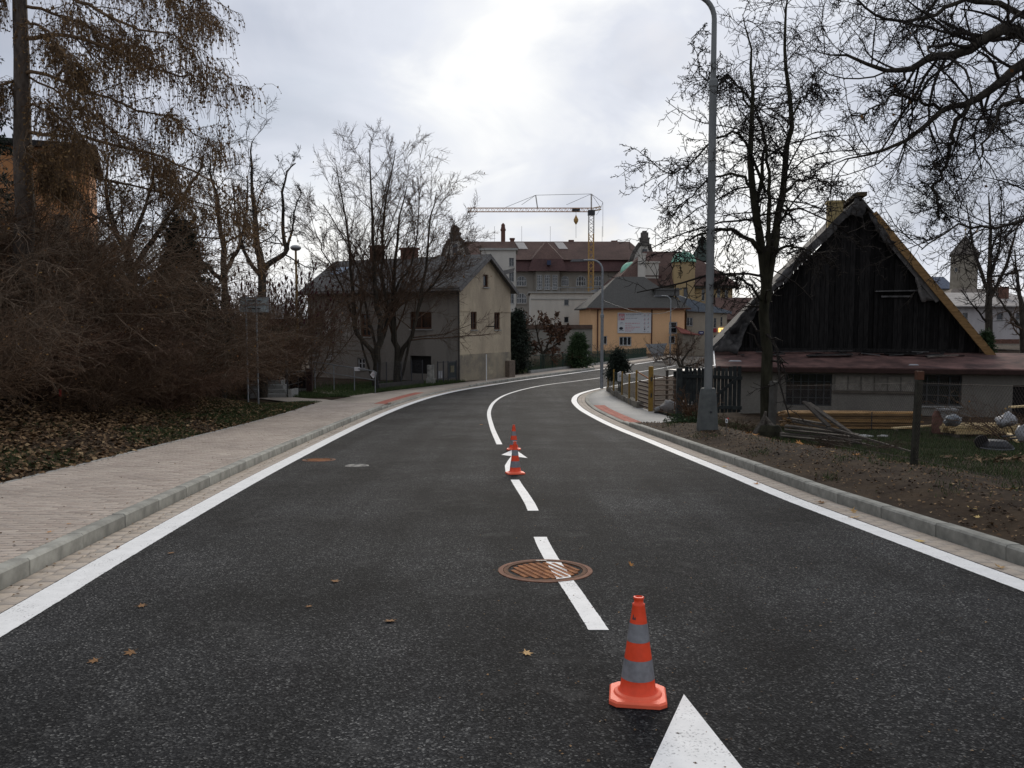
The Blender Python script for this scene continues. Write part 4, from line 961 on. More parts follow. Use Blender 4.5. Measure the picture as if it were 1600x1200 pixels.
# ---- big tree outside the picture on the right, branches hanging in
YB = 14.5
tb = Vector((13.2, 15.5, 0)); tb.z = Hf(tb.x, tb.y)-.2
fork = (13.0, 15.3, 5.2)
limbs = [([tuple(tb), (13.2,15.5,1.5), (13.05,15.4,3.6), fork], 0.420, .30),
         ([fork, (11.8,15.0,7.2), A(1700,100,YB), A(1600,52,YB), A(1552,52,YB-.2), A(1500,82,YB-.2), A(1460,86,YB-.3), A(1420,108,YB-.3), A(1380,108,YB-.4), A(1320,86,YB-.5), A(1272,80,YB-.5)], 0.149, .007),
         ([fork, (12.0,14.8,6.0), A(1690,60,YB-.4), A(1600,97,YB-.4), A(1560,132,YB-.5), A(1512,160,YB-.6), A(1475,175,YB-.7), A(1420,216,YB-.8), A(1360,240,YB-.9), A(1300,258,YB-.9)], 0.124, .006),
         ([A(1512,160,YB-.6), A(1492,208,YB-.7), A(1480,256,YB-.8), A(1460,296,YB-.9), A(1468,344,YB-1)], 0.043, .012),
         ([A(1650,40,YB+.6), A(1560,8,YB+.6), A(1500,2,YB+.5), A(1440,30,YB+.4), A(1380,30,YB+.3), A(1330,-5,YB+.2)], 0.056, .015),
         ([(12.0,14.8,6.0), A(1700,230,YB-1), A(1640,190,YB-1.2), A(1600,160,YB-1.2), A(1560,170,YB-1.3), A(1545,215,YB-1.4), A(1530,250,YB-1.5)], 0.056, .012),
         ([(12.6,15.1,5.0), A(1750,330,YB-.5), A(1660,330,YB-.8), A(1600,342,YB-1), A(1560,355,YB-1.1), A(1500,352,YB-1.2), A(1440,390,YB-1.3)], 0.050, .010),
         ([A(1475,175,YB-.7), A(1440,158,YB-.9), A(1400,150,YB-1.2), A(1350,180,YB-1.4)], 0.031, .01),
         ([A(1690,-40,YB), A(1640,-60,YB+.3), A(1560,-60,YB+.4), A(1480,-20,YB+.6), A(1430,50,YB+.7)], 0.062, .014)]
LVB = [dict(k=22, L=.28, ang=.95, sd=.3, up=-.12, wig=.2, n=8, t0=.25, t1=1, rr=.42, fall=.35, tip=.3, rmin=.010, sides=4),
       dict(k=10, L=.42, ang=.85, sd=.3, up=-.08, wig=.24, n=6, t0=.12, t1=1, rr=.5, rmin=.0064, fall=.3),
       dict(k=8, L=.45, ang=.85, sd=.35, up=.1, wig=.3, n=4, t0=.12, t1=1, rr=.65, rmin=.0046, fall=.3, tip=.65)]
def few(root, allP, r):
    leaf_bits(allP[2][0][0], r, 90, .05, DEADLEAF, 'withered_leaves', root)
set_tree('overhanging_tree', 'large bare tree with dark crooked branches hanging in from the right edge', tb, limbs, LVB, 5, BARK, TWIG, n=20, jit=.025, extra=few)

# ---- the two multi-stemmed trees in front of the grey house
def yard_tree(label, Y, base, stems, seed, lv):
    b = Vector(A(*base, Y)); b.z = Hf(b.x, Y)-.1
    limbs = [([tuple(b)]+[A(px, py, Y+dy) for px, py, dy in s], r0, .02) for s, r0 in stems]
    def ex(root, allP, r): leaf_bits(allP[2][0][0], r, 260, .075, DEADLEAF, 'withered_leaves', root)
    return set_tree('yard_tree', label, b, limbs, lv, seed, BARK, TWIGB, group='trees in front of the grey house', n=16, jit=.04, extra=ex)
LVY = [dict(k=18, L=.46, ang=.72, sd=.2, up=.16, wig=.09, n=7, t0=.25, t1=.98, rr=.36, fall=.5, tip=.3, rmin=.012, sides=4),
       dict(k=10, L=.42, ang=.65, sd=.25, up=.15, wig=.14, n=6, t0=.2, t1=1, rr=.5, rmin=.008, fall=.35),
       dict(k=12, L=.46, ang=.6, sd=.3, up=.15, wig=.2, n=4, t0=.15, t1=1, rr=.65, rmin=.0066, fall=.3, tip=.65)]
yard_tree('taller forked tree with upright stems in front of the grey house', 41.5, (587,578),
    [([(588,555,0),(596,520,0),(588,470,0),(583,400,0),(580,320,0),(578,225,0)], 0.216), ([(586,556,0),(556,520,-.2),(553,480,-.3),(548,420,-.4),(540,340,-.5),(525,260,-.6)], 0.144),
     ([(590,552,0),(606,505,.3),(600,440,.4),(598,370,.5),(606,300,.6),(618,235,.6)], 0.137), ([(588,540,0),(575,500,.6),(563,430,.9),(535,370,1.2),(505,320,1.4)], 0.086), ([(553,500,-.3),(530,440,-.9),(510,400,-1.2),(492,360,-1.4)], 0.058)], 21, LVY)
yard_tree('shorter spreading tree with curved right stem in front of the grey house', 42.5, (621,578),
    [([(621,550,0),(613,520,0),(616,460,0),(618,400,0),(622,350,0),(636,290,0)], 0.187), ([(624,552,0),(646,525,-.2),(655,480,-.3),(664,420,-.4),(672,350,-.5),(682,300,-.5)], 0.144),
     ([(655,480,-.3),(680,440,-.6),(700,400,-.8),(706,370,-.8)], 0.072), ([(618,460,0),(640,420,.4),(652,360,.7),(655,300,.8)], 0.086)], 22, LVY)

# ---- larch on the left
YL = 21.
lb = Vector(A(35, 600, YL)); lb.z = Hf(lb.x, YL)-.2
root = thing('larch_tree', 'tall larch with drooping brown twigs at the left edge', 'tree', lb)
r = np.random.default_rng(3)
Pt, Rt = spline([tuple(lb), A(38,420,YL), A(36,250,YL), A(33,100,YL), A(30,-60,YL), A(30,-260,YL)], .27, .12, 14, .01, r)
acc = Acc().tubes(Pt[None], Rt[None], 10); link('trunk', acc.mesh('trunk', True), mat('larch_bark', (.055,.042,.033), (.11,.088,.07), rough=.95, scale=12, bump=.8, bscale=22, stretch=(1,1,.35)), root)
br = []
def lbr(pts, r0=.045): br.append(spline(pts, r0, .008, 16, .03, r))
lbr([A(38,60,YL),A(95,55,YL-.3),A(150,68,YL-.6),A(200,88,YL-.8),A(260,112,YL-1),A(305,118,YL-1),A(348,145,YL-1.1)], .06)
lbr([A(38,115,YL),A(90,122,YL-.3),A(150,145,YL-.5),A(215,172,YL-.6),A(280,190,YL-.8),A(330,225,YL-.9)], .05)
lbr([A(40,-40,YL),A(100,-10,YL-.5),A(160,20,YL-1),A(220,45,YL-1.4),A(275,55,YL-1.7),A(310,75,YL-1.9)], .055)
lbr([A(40,10,YL),A(90,25,YL+.4),A(150,50,YL+.7),A(200,72,YL+1),A(240,80,YL+1.2)], .045)
lbr([A(40,-100,YL),A(120,-60,YL-.2),A(200,-25,YL-.4),A(270,-5,YL-.6),A(315,30,YL-.7)], .05)
lbr([A(40,-150,YL),A(130,-110,YL+.6),A(220,-60,YL+.9),A(300,-15,YL+1),A(322,20,YL+1.1)], .05)
lbr([A(40,205,YL),A(110,212,YL-.5),A(180,225,YL-.9),A(240,240,YL-1.2),A(300,268,YL-1.4),A(345,290,YL-1.5),A(385,345,YL-1.6)], .05)
lbr([A(40,250,YL),A(110,262,YL+.5),A(180,285,YL+.8),A(250,300,YL+1),A(320,318,YL+1.2),A(380,340,YL+1.3)], .045)
lbr([A(45,120,YL),A(120,165,YL+.5),A(170,200,YL+.6),A(225,240,YL+.8),A(280,285,YL+.9)], .03)
lbr([A(40,30,YL),A(75,50,YL-1.4),A(100,80,YL-2.4),A(120,110,YL-3)], .04)
lbr([A(34,-20,YL),A(-30,10,YL-.4),A(-80,30,YL-.8)], .04); lbr([A(34,120,YL),A(-20,140,YL-.4),A(-60,150,YL-.6)], .04)
lbr([A(40,160,YL),A(75,175,YL-1.2),A(100,200,YL-2.0),A(125,235,YL-2.6)], .035); lbr([A(40,230,YL),A(70,250,YL-1.0),A(95,290,YL-1.6)], .03)
P = np.array([b[0] for b in br]); R = np.array([b[1] for b in br]); cr = Acc().tubes(P, R, 5)
s1 = grow(P, R, 20, .28, .75, r, sd=.25, up=-.35, wig=.12, n=7, t0=.15, t1=1, rr=.45, fall=.35, rmin=.007); cr.tubes(*s1, 3)
s0 = (P, R)
tw = [grow(P, R, 110, .75, 1.5, r, sd=.3, up=-3.2, wig=.09, n=5, t0=.1, t1=1, rr=.1, fall=.1, rmin=.0055, tip=.7, absL=True),
      grow(*s1, 26, .62, 1.3, r, sd=.35, up=-3.0, wig=.10, n=5, t0=.1, t1=1, rr=.3, fall=.1, rmin=.0055, tip=.7, absL=True)]
for o in tw: cr.tubes(*o, 3)
link('crown', cr.mesh('crown'), mat('larch_twig', (.12,.075,.04), rough=.9, var=.35), root)
# knobs and remaining brown needles along the hanging twigs
LN = mat('larch_needles', (.15,.09,.035), cols=[(.08,.05,.026),(.17,.10,.042),(.23,.14,.058),(.12,.073,.034)], island=1, rough=.9, var=.2)
pp = np.concatenate([o[0][:, 1:].reshape(-1, 3) for o in tw]); sel = r.integers(0, len(pp), 30000); c = pp[sel]+r.normal(0, .012, (30000, 3))
a = norm(r.normal(0, 1, c.shape)+np.array([0,0,-.8])); b = norm(np.cross(a, r.normal(0, 1, c.shape))); s = r.uniform(.022, .05, len(c))[:, None]
link('needles', mesh_np('needles', np.stack([c-a*s, c+b*s*.5, c+a*s, c-b*s*.5], 1).reshape(-1, 3), np.arange(len(c)*4).reshape(-1, 4)), LN, root, 'stuff')

# ---- bare trees between larch and grey house
LVT = [dict(k=15, L=.34, ang=.8, sd=.25, up=.1, wig=.2, n=7, t0=.25, t1=1, rr=.34, fall=.4, tip=.35, rmin=.010, sides=4),
       dict(k=9, L=.45, ang=.75, sd=.3, up=.1, wig=.22, n=6, t0=.15, t1=1, rr=.55, rmin=.008, fall=.35),
       dict(k=9, L=.48, ang=.7, sd=.3, up=.05, wig=.25, n=4, t0=.12, t1=1, rr=.65, rmin=.006, fall=.3, tip=.65)]
Yt = 34.
b = Vector(A(409, 520, Yt)); b.z = Hf(b.x, Yt)-.1
set_tree('lopped_tree', 'bare lopped tree with hooked right limb behind the road sign', b,
    [([tuple(b), A(409,430,Yt), A(402,380,Yt), A(398,330,Yt), A(393,280,Yt), A(394,220,Yt)], .2, .02), ([A(409,425,Yt), A(425,408,Yt), A(447,394,Yt), A(443,370,Yt), A(441,320,Yt), A(446,275,Yt), A(462,255,Yt)], .13, .02),
     ([A(407,430,Yt), A(385,400,Yt+.3), A(372,350,Yt+.5), A(365,290,Yt+.5)], .10, .015), ([A(447,394,Yt), A(455,365,Yt), A(460,330,Yt), A(470,300,Yt)], .07, .01)],
    [dict(LVT[0], k=9, L=.30), LVT[1], LVT[2]], 31, BARK, TWIG)
Yt = 30.
b = Vector(A(345, 500, Yt)); b.z = Hf(b.x, Yt)-.1
set_tree('slender_tree', 'slender dark bare tree between the conifer and the lopped tree', b,
    [([tuple(b), A(350,420,Yt), A(345,360,Yt), A(335,300,Yt), A(325,240,Yt)], .14, .02), ([A(350,430,Yt), A(375,380,Yt), A(385,330,Yt), A(388,270,Yt)], .09, .015), ([A(347,440,Yt), A(310,400,Yt-.3), A(280,350,Yt-.5), A(262,310,Yt-.6)], .09, .015)], LVT, 32, BARK, TWIG)
Yt = 26.
b = Vector(A(215, 480, Yt)); b.z = Hf(b.x, Yt)-.1
set_tree('leaning_tree', 'dark leaning bare tree right of the larch trunk', b,
    [([tuple(b), A(205,420,Yt), A(180,360,Yt), A(165,300,Yt), A(170,240,Yt)], .15, .02), ([A(206,425,Yt), A(235,380,Yt), A(270,330,Yt), A(310,270,Yt), A(316,245,Yt)], .1, .015), ([A(195,395,Yt), A(225,330,Yt+.4), A(240,270,Yt+.5), A(235,220,Yt+.5)], .08, .012), ([A(180,360,Yt), A(140,330,Yt), A(120,290,Yt)], .06, .012)], LVT, 33, BARK, TWIG)
# ---- right background trees
Yt = 60.
b = Vector(A(1545, 560, Yt)); b.z = Hf(b.x, Yt)-.1
BACK = [dict(k=14, L=.34, ang=.7, sd=.25, up=.25, wig=.18, n=7, t0=.15, t1=1, rr=.42, fall=.4, tip=.35, rmin=.016, sides=4),
       dict(k=8, L=.42, ang=.7, sd=.3, up=.15, wig=.22, n=5, t0=.2, t1=1, rr=.55, rmin=.010, fall=.35), dict(k=6, L=.42, ang=.7, sd=.3, up=.05, wig=.25, n=4, t0=.2, t1=1, rr=.6, rmin=.008, fall=.3, tip=.6)]
set_tree('background_tree', 'bare spreading tree right of the church tower', b,
    [([tuple(b), A(1545,480,Yt), A(1546,420,Yt), A(1548,360,Yt), A(1545,300,Yt)], .3, .03), ([A(1545,470,Yt), A(1570,420,Yt), A(1585,370,Yt), A(1600,320,Yt)], .16, .02), ([A(1545,460,Yt), A(1525,400,Yt), A(1515,350,Yt), A(1510,315,Yt)], .15, .02), ([A(1545,440,Yt), A(1562,380,Yt), A(1565,310,Yt)], .12, .02)], BACK, 41, BARK, TWIG)
Yt = 45.
b = Vector(A(1600, 570, Yt)); b.z = Hf(b.x, Yt)-.1
set_tree('background_tree', 'dense bare tree at the right edge before the white outbuilding', b,
    [([tuple(b), A(1598,500,Yt), A(1590,440,Yt), A(1585,390,Yt)], .2, .02), ([A(1600,520,Yt), A(1570,480,Yt), A(1550,450,Yt)], .1, .015), ([A(1600,520,Yt), A(1625,470,Yt), A(1630,420,Yt)], .1, .015)], BACK, 42, BARK, TWIGB)
# small apple tree behind the plank gate, and a brown one before the apricot house
Yt = 33.
b = Vector(A(1066, 600, Yt)); b.z = Hf(b.x, Yt)-.1
set_tree('apple_tree', 'small crooked apple tree behind the dark plank gate', b,
    [([tuple(b), A(1064,575,Yt), A(1050,560,Yt), A(1030,562,Yt)], .09, .015), ([A(1065,580,Yt), A(1068,560,Yt), A(1080,545,Yt), A(1085,530,Yt)], .06, .012), ([A(1064,580,Yt), A(1058,555,Yt), A(1062,535,Yt)], .05, .012), ([A(1066,575,Yt), A(1090,568,Yt), A(1105,575,Yt)], .04, .01)],
    [dict(LVT[0], k=10, L=.5), dict(LVT[1], k=6), dict(LVT[2], k=4)], 51, BARK, TWIGB)
Yt = 62.
b = Vector(A(848, 580, Yt)); b.z = Hf(b.x, Yt)-.2
def brown_leaves(root, allP, r): leaf_bits(allP[2][0][0], r, 3200, .15, mat('russet_leaf', (.1,.05,.03), cols=[(.05,.024,.016),(.10,.05,.03),(.14,.075,.04)], island=1), 'russet_leaves', root)
set_tree('hornbeam_tree', 'round russet-leaved tree right of the grey house', b,
    [([tuple(b), A(848,555,Yt), A(840,525,Yt), A(836,500,Yt)], .14, .02), ([A(848,555,Yt), A(862,525,Yt), A(868,500,Yt)], .1, .02), ([A(848,550,Yt), A(826,530,Yt), A(818,515,Yt)], .08, .015), ([A(848,550,Yt), A(874,535,Yt), A(884,520,Yt)], .08, .015)],
    [dict(k=12, L=.5, ang=.9, sd=.3, up=-.1, wig=.2, n=6, t0=.2, t1=1, rr=.5, rmin=.014, sides=3), dict(k=8, L=.5, ang=.8, sd=.3, up=-.1, wig=.2, n=5, rr=.6, rmin=.010), dict(k=5, L=.45, ang=.8, sd=.3, n=4, rr=.6, rmin=.009)], 52, BARK, TWIGB, extra=brown_leaves)

# ---- evergreens
def conifer(name, label, base, h, rad, seed, m, whorls=22, per=9, dens=26, z0=.08, droop=-.5, cat='tree', group=None, nl=.10):
    r = np.random.default_rng(seed); root = thing(name, label, cat, base, group); B = np.array(base)
    acc = Acc().tubes(np.array([[B, B+[0,0,h*.5], B+[0,0,h]]]), np.array([[.02*h, .012*h, .003]]), 8); link('trunk', acc.mesh('trunk'), BARK, root)
    z = np.repeat(np.linspace(z0, .97, whorls), per)+r.normal(0, .012, whorls*per); a = r.uniform(0, 2*np.pi, len(z))
    ln = rad*(1-z)**.75*r.uniform(.45, 1.25, len(z))+.08; n = 6
    P = np.empty((len(z), n, 3)); d = np.stack([np.cos(a), np.sin(a), np.full(len(z), .15)], 1); P[:, 0] = B+np.stack([0*z, 0*z, z*h], 1)
    for s in range(1, n):
        d = norm(d+np.array([0,0,droop/(n-1)])+r.normal(0, .06, d.shape)); P[:, s] = P[:, s-1]+d*(ln/(n-1))[:, None]
    cr = Acc().tubes(P, np.linspace(.012, .004, n)[None]*np.ones((len(z), 1)), 3); link('branches', cr.mesh('branches'), TWIG, root)
    o, q = grow(P, np.full(P.shape[:2], .004), dens, nl*2.4, 1.0, r, sd=.4, up=-.4, wig=.2, n=3, t0=.12, t1=1, rr=1, fall=.0, absL=True)
    c = o.reshape(-1, 3); t = norm(np.repeat(o[:, -1]-o[:, 0], 3, 0)); c = np.repeat(c, 2, 0)+r.normal(0, .02, (len(c)*2, 3)); t = np.repeat(t, 2, 0)
    aa = norm(t+r.normal(0, .5, t.shape)); bb = norm(np.cross(aa, r.normal(0, 1, aa.shape))); s = (nl*r.uniform(.7, 1.3, len(c)))[:, None]
    V = np.stack([c-bb*s*.22, c+bb*s*.22, c+aa*s], 1).reshape(-1, 3)
    link('needles', mesh_np('needles', V, None, np.arange(len(V)).reshape(-1, 3)), m, root, 'stuff')
    return root
SPR = mat('spruce_needles', (.02,.03,.02), cols=[(.010,.014,.010),(.022,.030,.020),(.032,.044,.028),(.014,.020,.014)], island=1, rough=.8, var=.2)
THU = mat('thuja_leaf', (.03,.06,.02), cols=[(.02,.036,.014),(.034,.062,.022),(.05,.08,.03)], island=1, rough=.8, var=.2)
def gb(px, py, Y):
    p = Vector(A(px, py, Y)); p.z = Hf(p.x, Y)-.05; return p
conifer('dark_conifer', 'dark broad conifer behind the brown shrubs at left', gb(288,500,27), 5.6, 1.75, 61, SPR, 26, 11, 22, nl=.13)
conifer('spruce_tree', 'dark spruce at the left edge behind the larch trunk', gb(-75,500,25), 13, 2.6, 62, SPR, 34, 10, 20, nl=.15)
conifer('small_yew', 'dark evergreen shrub against the beige gable corner', gb(808,575,56), 4.2, 1.1, 63, SPR, 18, 10, 16, nl=.16, droop=.1)
conifer('juniper_bush', 'dark juniper bush beside the russet tree and green fence', gb(904,575,66), 2.5, 1.15, 64, THU, 14, 12, 14, nl=.18, droop=.3, cat='bush')
conifer('young_spruce', 'ragged dark young conifer behind the yellow fence posts', gb(967,600,37), 1.9, .7, 65, SPR, 9, 8, 18, nl=.10, droop=.3, z0=.4)
conifer('columnar_thuja', 'narrow green columnar thuja right of the barn roof end', gb(1540,560,52), 3.3, .75, 66, THU, 26, 12, 10, nl=.13, droop=1.6, z0=.02)

# ---- thicket of bare shrubs on the bank: three grown kinds, copied, turned and scaled
def shrub_proto(name, label, seed, h, stems, m, lean=.5, leaf=None, nleaf=0, k1=9, k2=7, cat='shrub'):
    r = np.random.default_rng(seed); root = thing(name, label, cat, (0,0,0), 'bare shrubs on the bank')
    a = r.uniform(0, 2*np.pi, stems); d = norm(np.stack([np.cos(a)*lean, np.sin(a)*lean, np.ones(stems)], 1)+r.normal(0, .18, (stems, 3)))
    n = 9; P = np.empty((stems, n, 3)); P[:, 0] = np.stack([np.cos(a)*.18, np.sin(a)*.18, 0*a-.05], 1)*r.uniform(.2, 1.6, (stems, 1)); ln = h*r.uniform(.7, 1.15, stems)
    for s in range(1, n):
        d = norm(d+np.stack([np.cos(a)*.07, np.sin(a)*.07, np.full(stems, -.07)], 1)+r.normal(0, .07, d.shape)); P[:, s] = P[:, s-1]+d*(ln/(n-1))[:, None]
    R = np.linspace(.016, .004, n)[None]*r.uniform(.7, 1.3, (stems, 1))
    link('stems', Acc().tubes(P, R, 4).mesh('stems'), m, root, local=True)
    s1 = grow(P, R, k1, .42, .7, r, sd=.3, up=-.05, wig=.15, n=6, t0=.12, t1=1, rr=.6, rmin=.006, fall=.4)
    s2 = grow(*s1, k2, .45, .7, r, sd=.3, up=-.05, wig=.2, n=4, t0=.15, t1=1, rr=.75, rmin=.0048, fall=.3, tip=.65)
    link('twigs', Acc().tubes(*s1, 3).tubes(*s2, 3).mesh('twigs'), m, root, local=True)
    if nleaf:
        o = leaf_bits(s2[0], r, nleaf, .05, leaf, 'withered_leaves', root); o.matrix_parent_inverse = Matrix.Identity(4)
    return root
SH1 = mat('shrub_brown', (.105,.064,.037), rough=.9, var=.3, objrand=.2); SH2 = mat('shrub_red', (.092,.052,.032), rough=.9, var=.3, objrand=.2); SH3 = mat('shrub_grey', (.135,.096,.064), rough=.9, var=.3, objrand=.2)
protos = [shrub_proto('bare_shrub', 'x', 71, 3.5, 44, SH1, .55, DEADLEAF, 300, 12, 10), shrub_proto('bare_shrub', 'x', 72, 3.1, 46, SH2, .5, DEADLEAF, 150, 12, 10), shrub_proto('bare_shrub', 'x', 73, 4.0, 34, SH3, .7, YELLEAF, 60, 12, 9)]
# (x, y, kind, scale, label)
SHR = [(-9.6,13.6,0,.62,'low brown bare shrub nearest the camera on the left bank'),
 (-10.8,15.6,2,.8,'grey arching bare shrub in front of the larch trunk'),
 (-12.6,17.2,2,1.05,'tall grey arching shrub left of the larch trunk'),
 (-10.4,17.6,1,.8,'low reddish bare shrub below the larch'),
 (-12.0,19.4,0,1.1,'dense brown shrub at the foot of the larch'),
 (-14.6,19.5,2,1.2,'tall grey shrub at the left edge under the spruce'),
 (-10.2,20.0,1,.95,'dark reddish bare shrub behind the leaf-strewn bank'),
 (-13.4,22.2,0,1.25,'big brown shrub screening the orange house'),
 (-15.6,23.4,0,1.3,'big brown shrub below the orange house window'),
 (-10.3,22.4,2,1.0,'grey arching shrub right of the larch trunk'),
 (-11.6,24.4,1,1.15,'dark red shrub below the broad conifer'),
 (-9.5,24.2,0,.88,'brown shrub midway along the bank'),
 (-10.7,27.0,0,.9,'brown shrub close left of the road sign posts'),
 (-11.8,27.4,1,1.05,'reddish shrub behind the road sign posts'),
 (-13.8,26.2,0,1.2,'brown shrub in front of the broad conifer'),
 (-17.5,27.0,2,1.3,'grey shrub before the orange wall'),
 (-12.8,29.6,0,1.1,'brown shrub below the slender bare tree'),
 (-11.3,13.6,0,.8,'brown shrub at the left edge nearest the camera'),
 (-13.2,15.0,1,1.0,'reddish shrub at the left edge behind the nearest brown one'),
 (-9.3,18.6,0,.6,'low brown shrub edging the leafy bank below the larch'),
 (-9.0,21.6,1,.62,'low red shrub edging the middle of the bank'),
 (-12.2,21.2,2,1.15,'grey arching shrub just right of the larch foot'),
 (-14.6,25.0,2,1.35,'tall grey shrub before the right corner of the orange house'),
 (-11.4,31.0,0,.9,'brown shrub beside the garden gate and sign'),
 (-12.4,33.6,1,1.6,'dark red shrub behind the garden gate'),
 (-12.0,37.2,0,1.6,'brown shrub behind the notice board'),
 (-14.2,36.0,1,1.8,'dark red shrub at the foot of the lopped tree'),
 (-13.6,41.5,0,1.6,'brown shrub before the left end of the grey house'),
 (-16.5,33.0,0,1.4,'brown shrub far left of the lopped tree'),
 (-13.9,20.6,2,1.55,'tallest grey shrub rising beside the larch trunk'),
 (-15.8,20.2,0,1.6,'tall brown shrub at the left edge hiding the orange house'),
 (-12.6,23.6,0,1.5,'tall brown shrub hiding the foot of the leaning tree'),
 (-16.6,25.6,2,1.7,'tall grey shrub before the orange house window'),
 (-14.4,23.2,1,1.55,'tall red shrub between larch and leaning tree'),
 (-16.8,21.0,0,1.4,'big brown shrub at the far left edge before the orange wall'),
 (-15.2,28.8,1,1.3,'dark red shrub behind the broad conifer')]
used = set(); r = random.Random(4)
for x, y, kd, sc, lab in SHR:
    o = protos[kd] if kd not in used else dup(protos[kd]); used.add(kd)
    o.location = (x, y, Hf(x, y)); o.rotation_euler = (0, 0, r.uniform(0, 6.28)); o.scale = (sc*1.08, sc*1.08, sc); o['label'] = lab
def plain_shrub(label, base, h, stems, seed, m, lean=.5, leaf=None, nleaf=0, group=None, k1=7, k2=5, name='garden_shrub'):
    o = shrub_proto(name, label, seed, h, stems, m, lean, leaf, nleaf, k1, k2); o.location = base
    if group: o['group'] = group
    else: del o['group']
    return o
plain_shrub('brown hedge mass between grey house and green fence', gb(832,580,66), 2.6, 34, 81, SH1, .9, DEADLEAF, 300, k1=5, k2=4)
plain_shrub('russet hedge shrub left of the juniper', gb(872,582,67), 2.6, 34, 82, SH2, .8, DEADLEAF, 300, k1=5, k2=4)
plain_shrub('twiggy shrub below the information board', gb(985,560,100), 3.0, 26, 83, SH1, .8, MATS['thuja_leaf'], 500, k1=5, k2=3)
plain_shrub('twiggy shrub at the left corner of the apricot house', gb(940,565,98), 3.4, 22, 84, SH3, .6, k1=5, k2=3)
plain_shrub('bushy garden shrub in front of the tan house', gb(1085,570,70), 2.6, 28, 85, SH1, .9, DEADLEAF, 200, k1=5, k2=4)
plain_shrub('twiggy garden shrub right of the third lamp', gb(1046,568,75), 2.8, 24, 86, SH3, .8, MATS['thuja_leaf'], 300, k1=5, k2=4)
plain_shrub('rusty wild stems beside the plank gate and lamp base', gb(1085,650,22.6), .95, 26, 87, mat('rusty_stem', (.085,.045,.022), rough=.95), .25)
plain_shrub('green weed clump at the foot of the plank gate', gb(1078,662,22.0), .5, 40, 88, THU, .8, THU, 900)
plain_shrub('dry weeds between lamp base and fruit tree', gb(1150,668,20.2), .55, 34, 89, mat('dry_weed', (.075,.052,.03), rough=.95), .8)
plain_shrub('dark twiggy shrub at the right edge before the barn', gb(1592,640,23), 2.2, 26, 90, SH1, .8, YELLEAF, 40)
plain_shrub('dry brush heap tailing off the board pile', gb(1330,705,16.5), .75, 40, 91, mat('dry_brush', (.06,.04,.026), rough=.95), 1.6)
# ---- sumacs with red cones by the steps
def sumac(label, base, h, seed):
    r = np.random.default_rng(seed); root = thing('sumac_shrub', label, 'shrub', base, 'sumacs by the steps'); B = np.array(base)
    st = 16; a = r.uniform(0, 6.28, st); n = 6; P = np.empty((st, n, 3)); P[:, 0] = B; d = norm(np.stack([np.cos(a)*.5, np.sin(a)*.5, np.ones(st)], 1))
    for s in range(1, n): d = norm(d+r.normal(0, .12, d.shape)); P[:, s] = P[:, s-1]+d*(h*r.uniform(.75, 1.1, st)/(n-1)/1.5)[:, None]
    R = np.linspace(.03, .014, n)[None]*np.ones((st, 1)); s1 = grow(P, R, 8, .4, .6, r, up=.8, wig=.1, n=5, t0=.4, rr=.7, rmin=.010, fall=.2, tip=.8)
    link('branches', Acc().tubes(P, R, 5).tubes(*s1, 4).mesh('branches'), TWIGB, root)
    tips = s1[0][:, -1]; dd = norm(s1[0][:, -1]-s1[0][:, -2]+np.array([0,0,.3])*.2); ln = r.uniform(.16, .26, len(tips))[:, None]
    C = np.stack([tips, tips+dd*ln*.3, tips+dd*ln*.7, tips+dd*ln], 1); RR = np.array([.02, .045, .035, .006])[None]*np.ones((len(tips), 1))
    link('seed_cones', Acc().tubes(C, RR, 5).mesh('seed_cones'), mat('sumac_red', (.055,.018,.018), rough=.95, var=.3), root, 'stuff')
    f, q = grow(*s1, 5, .5, 1.0, r, sd=.3, up=-1., wig=.1, n=4, t0=.3, rr=.4, rmin=.004, absL=True); link('withered_fronds', Acc().tubes(f, q, 3).mesh('withered_fronds'), SH2, root, 'stuff')
sumac('sumac with dark red seed cones left of the yellow lamp', gb(425,580,36), 7.6, 1)
sumac('sumac with dark red seed cones right of the yellow lamp', gb(482,580,41), 7.4, 2)
sumac('sumac with dark red seed cones behind the road sign', gb(398,560,38.5), 7.0, 3)
sumac('sumac with dark red seed cones behind the yellow lamp pole', gb(455,575,43), 8.0, 4)
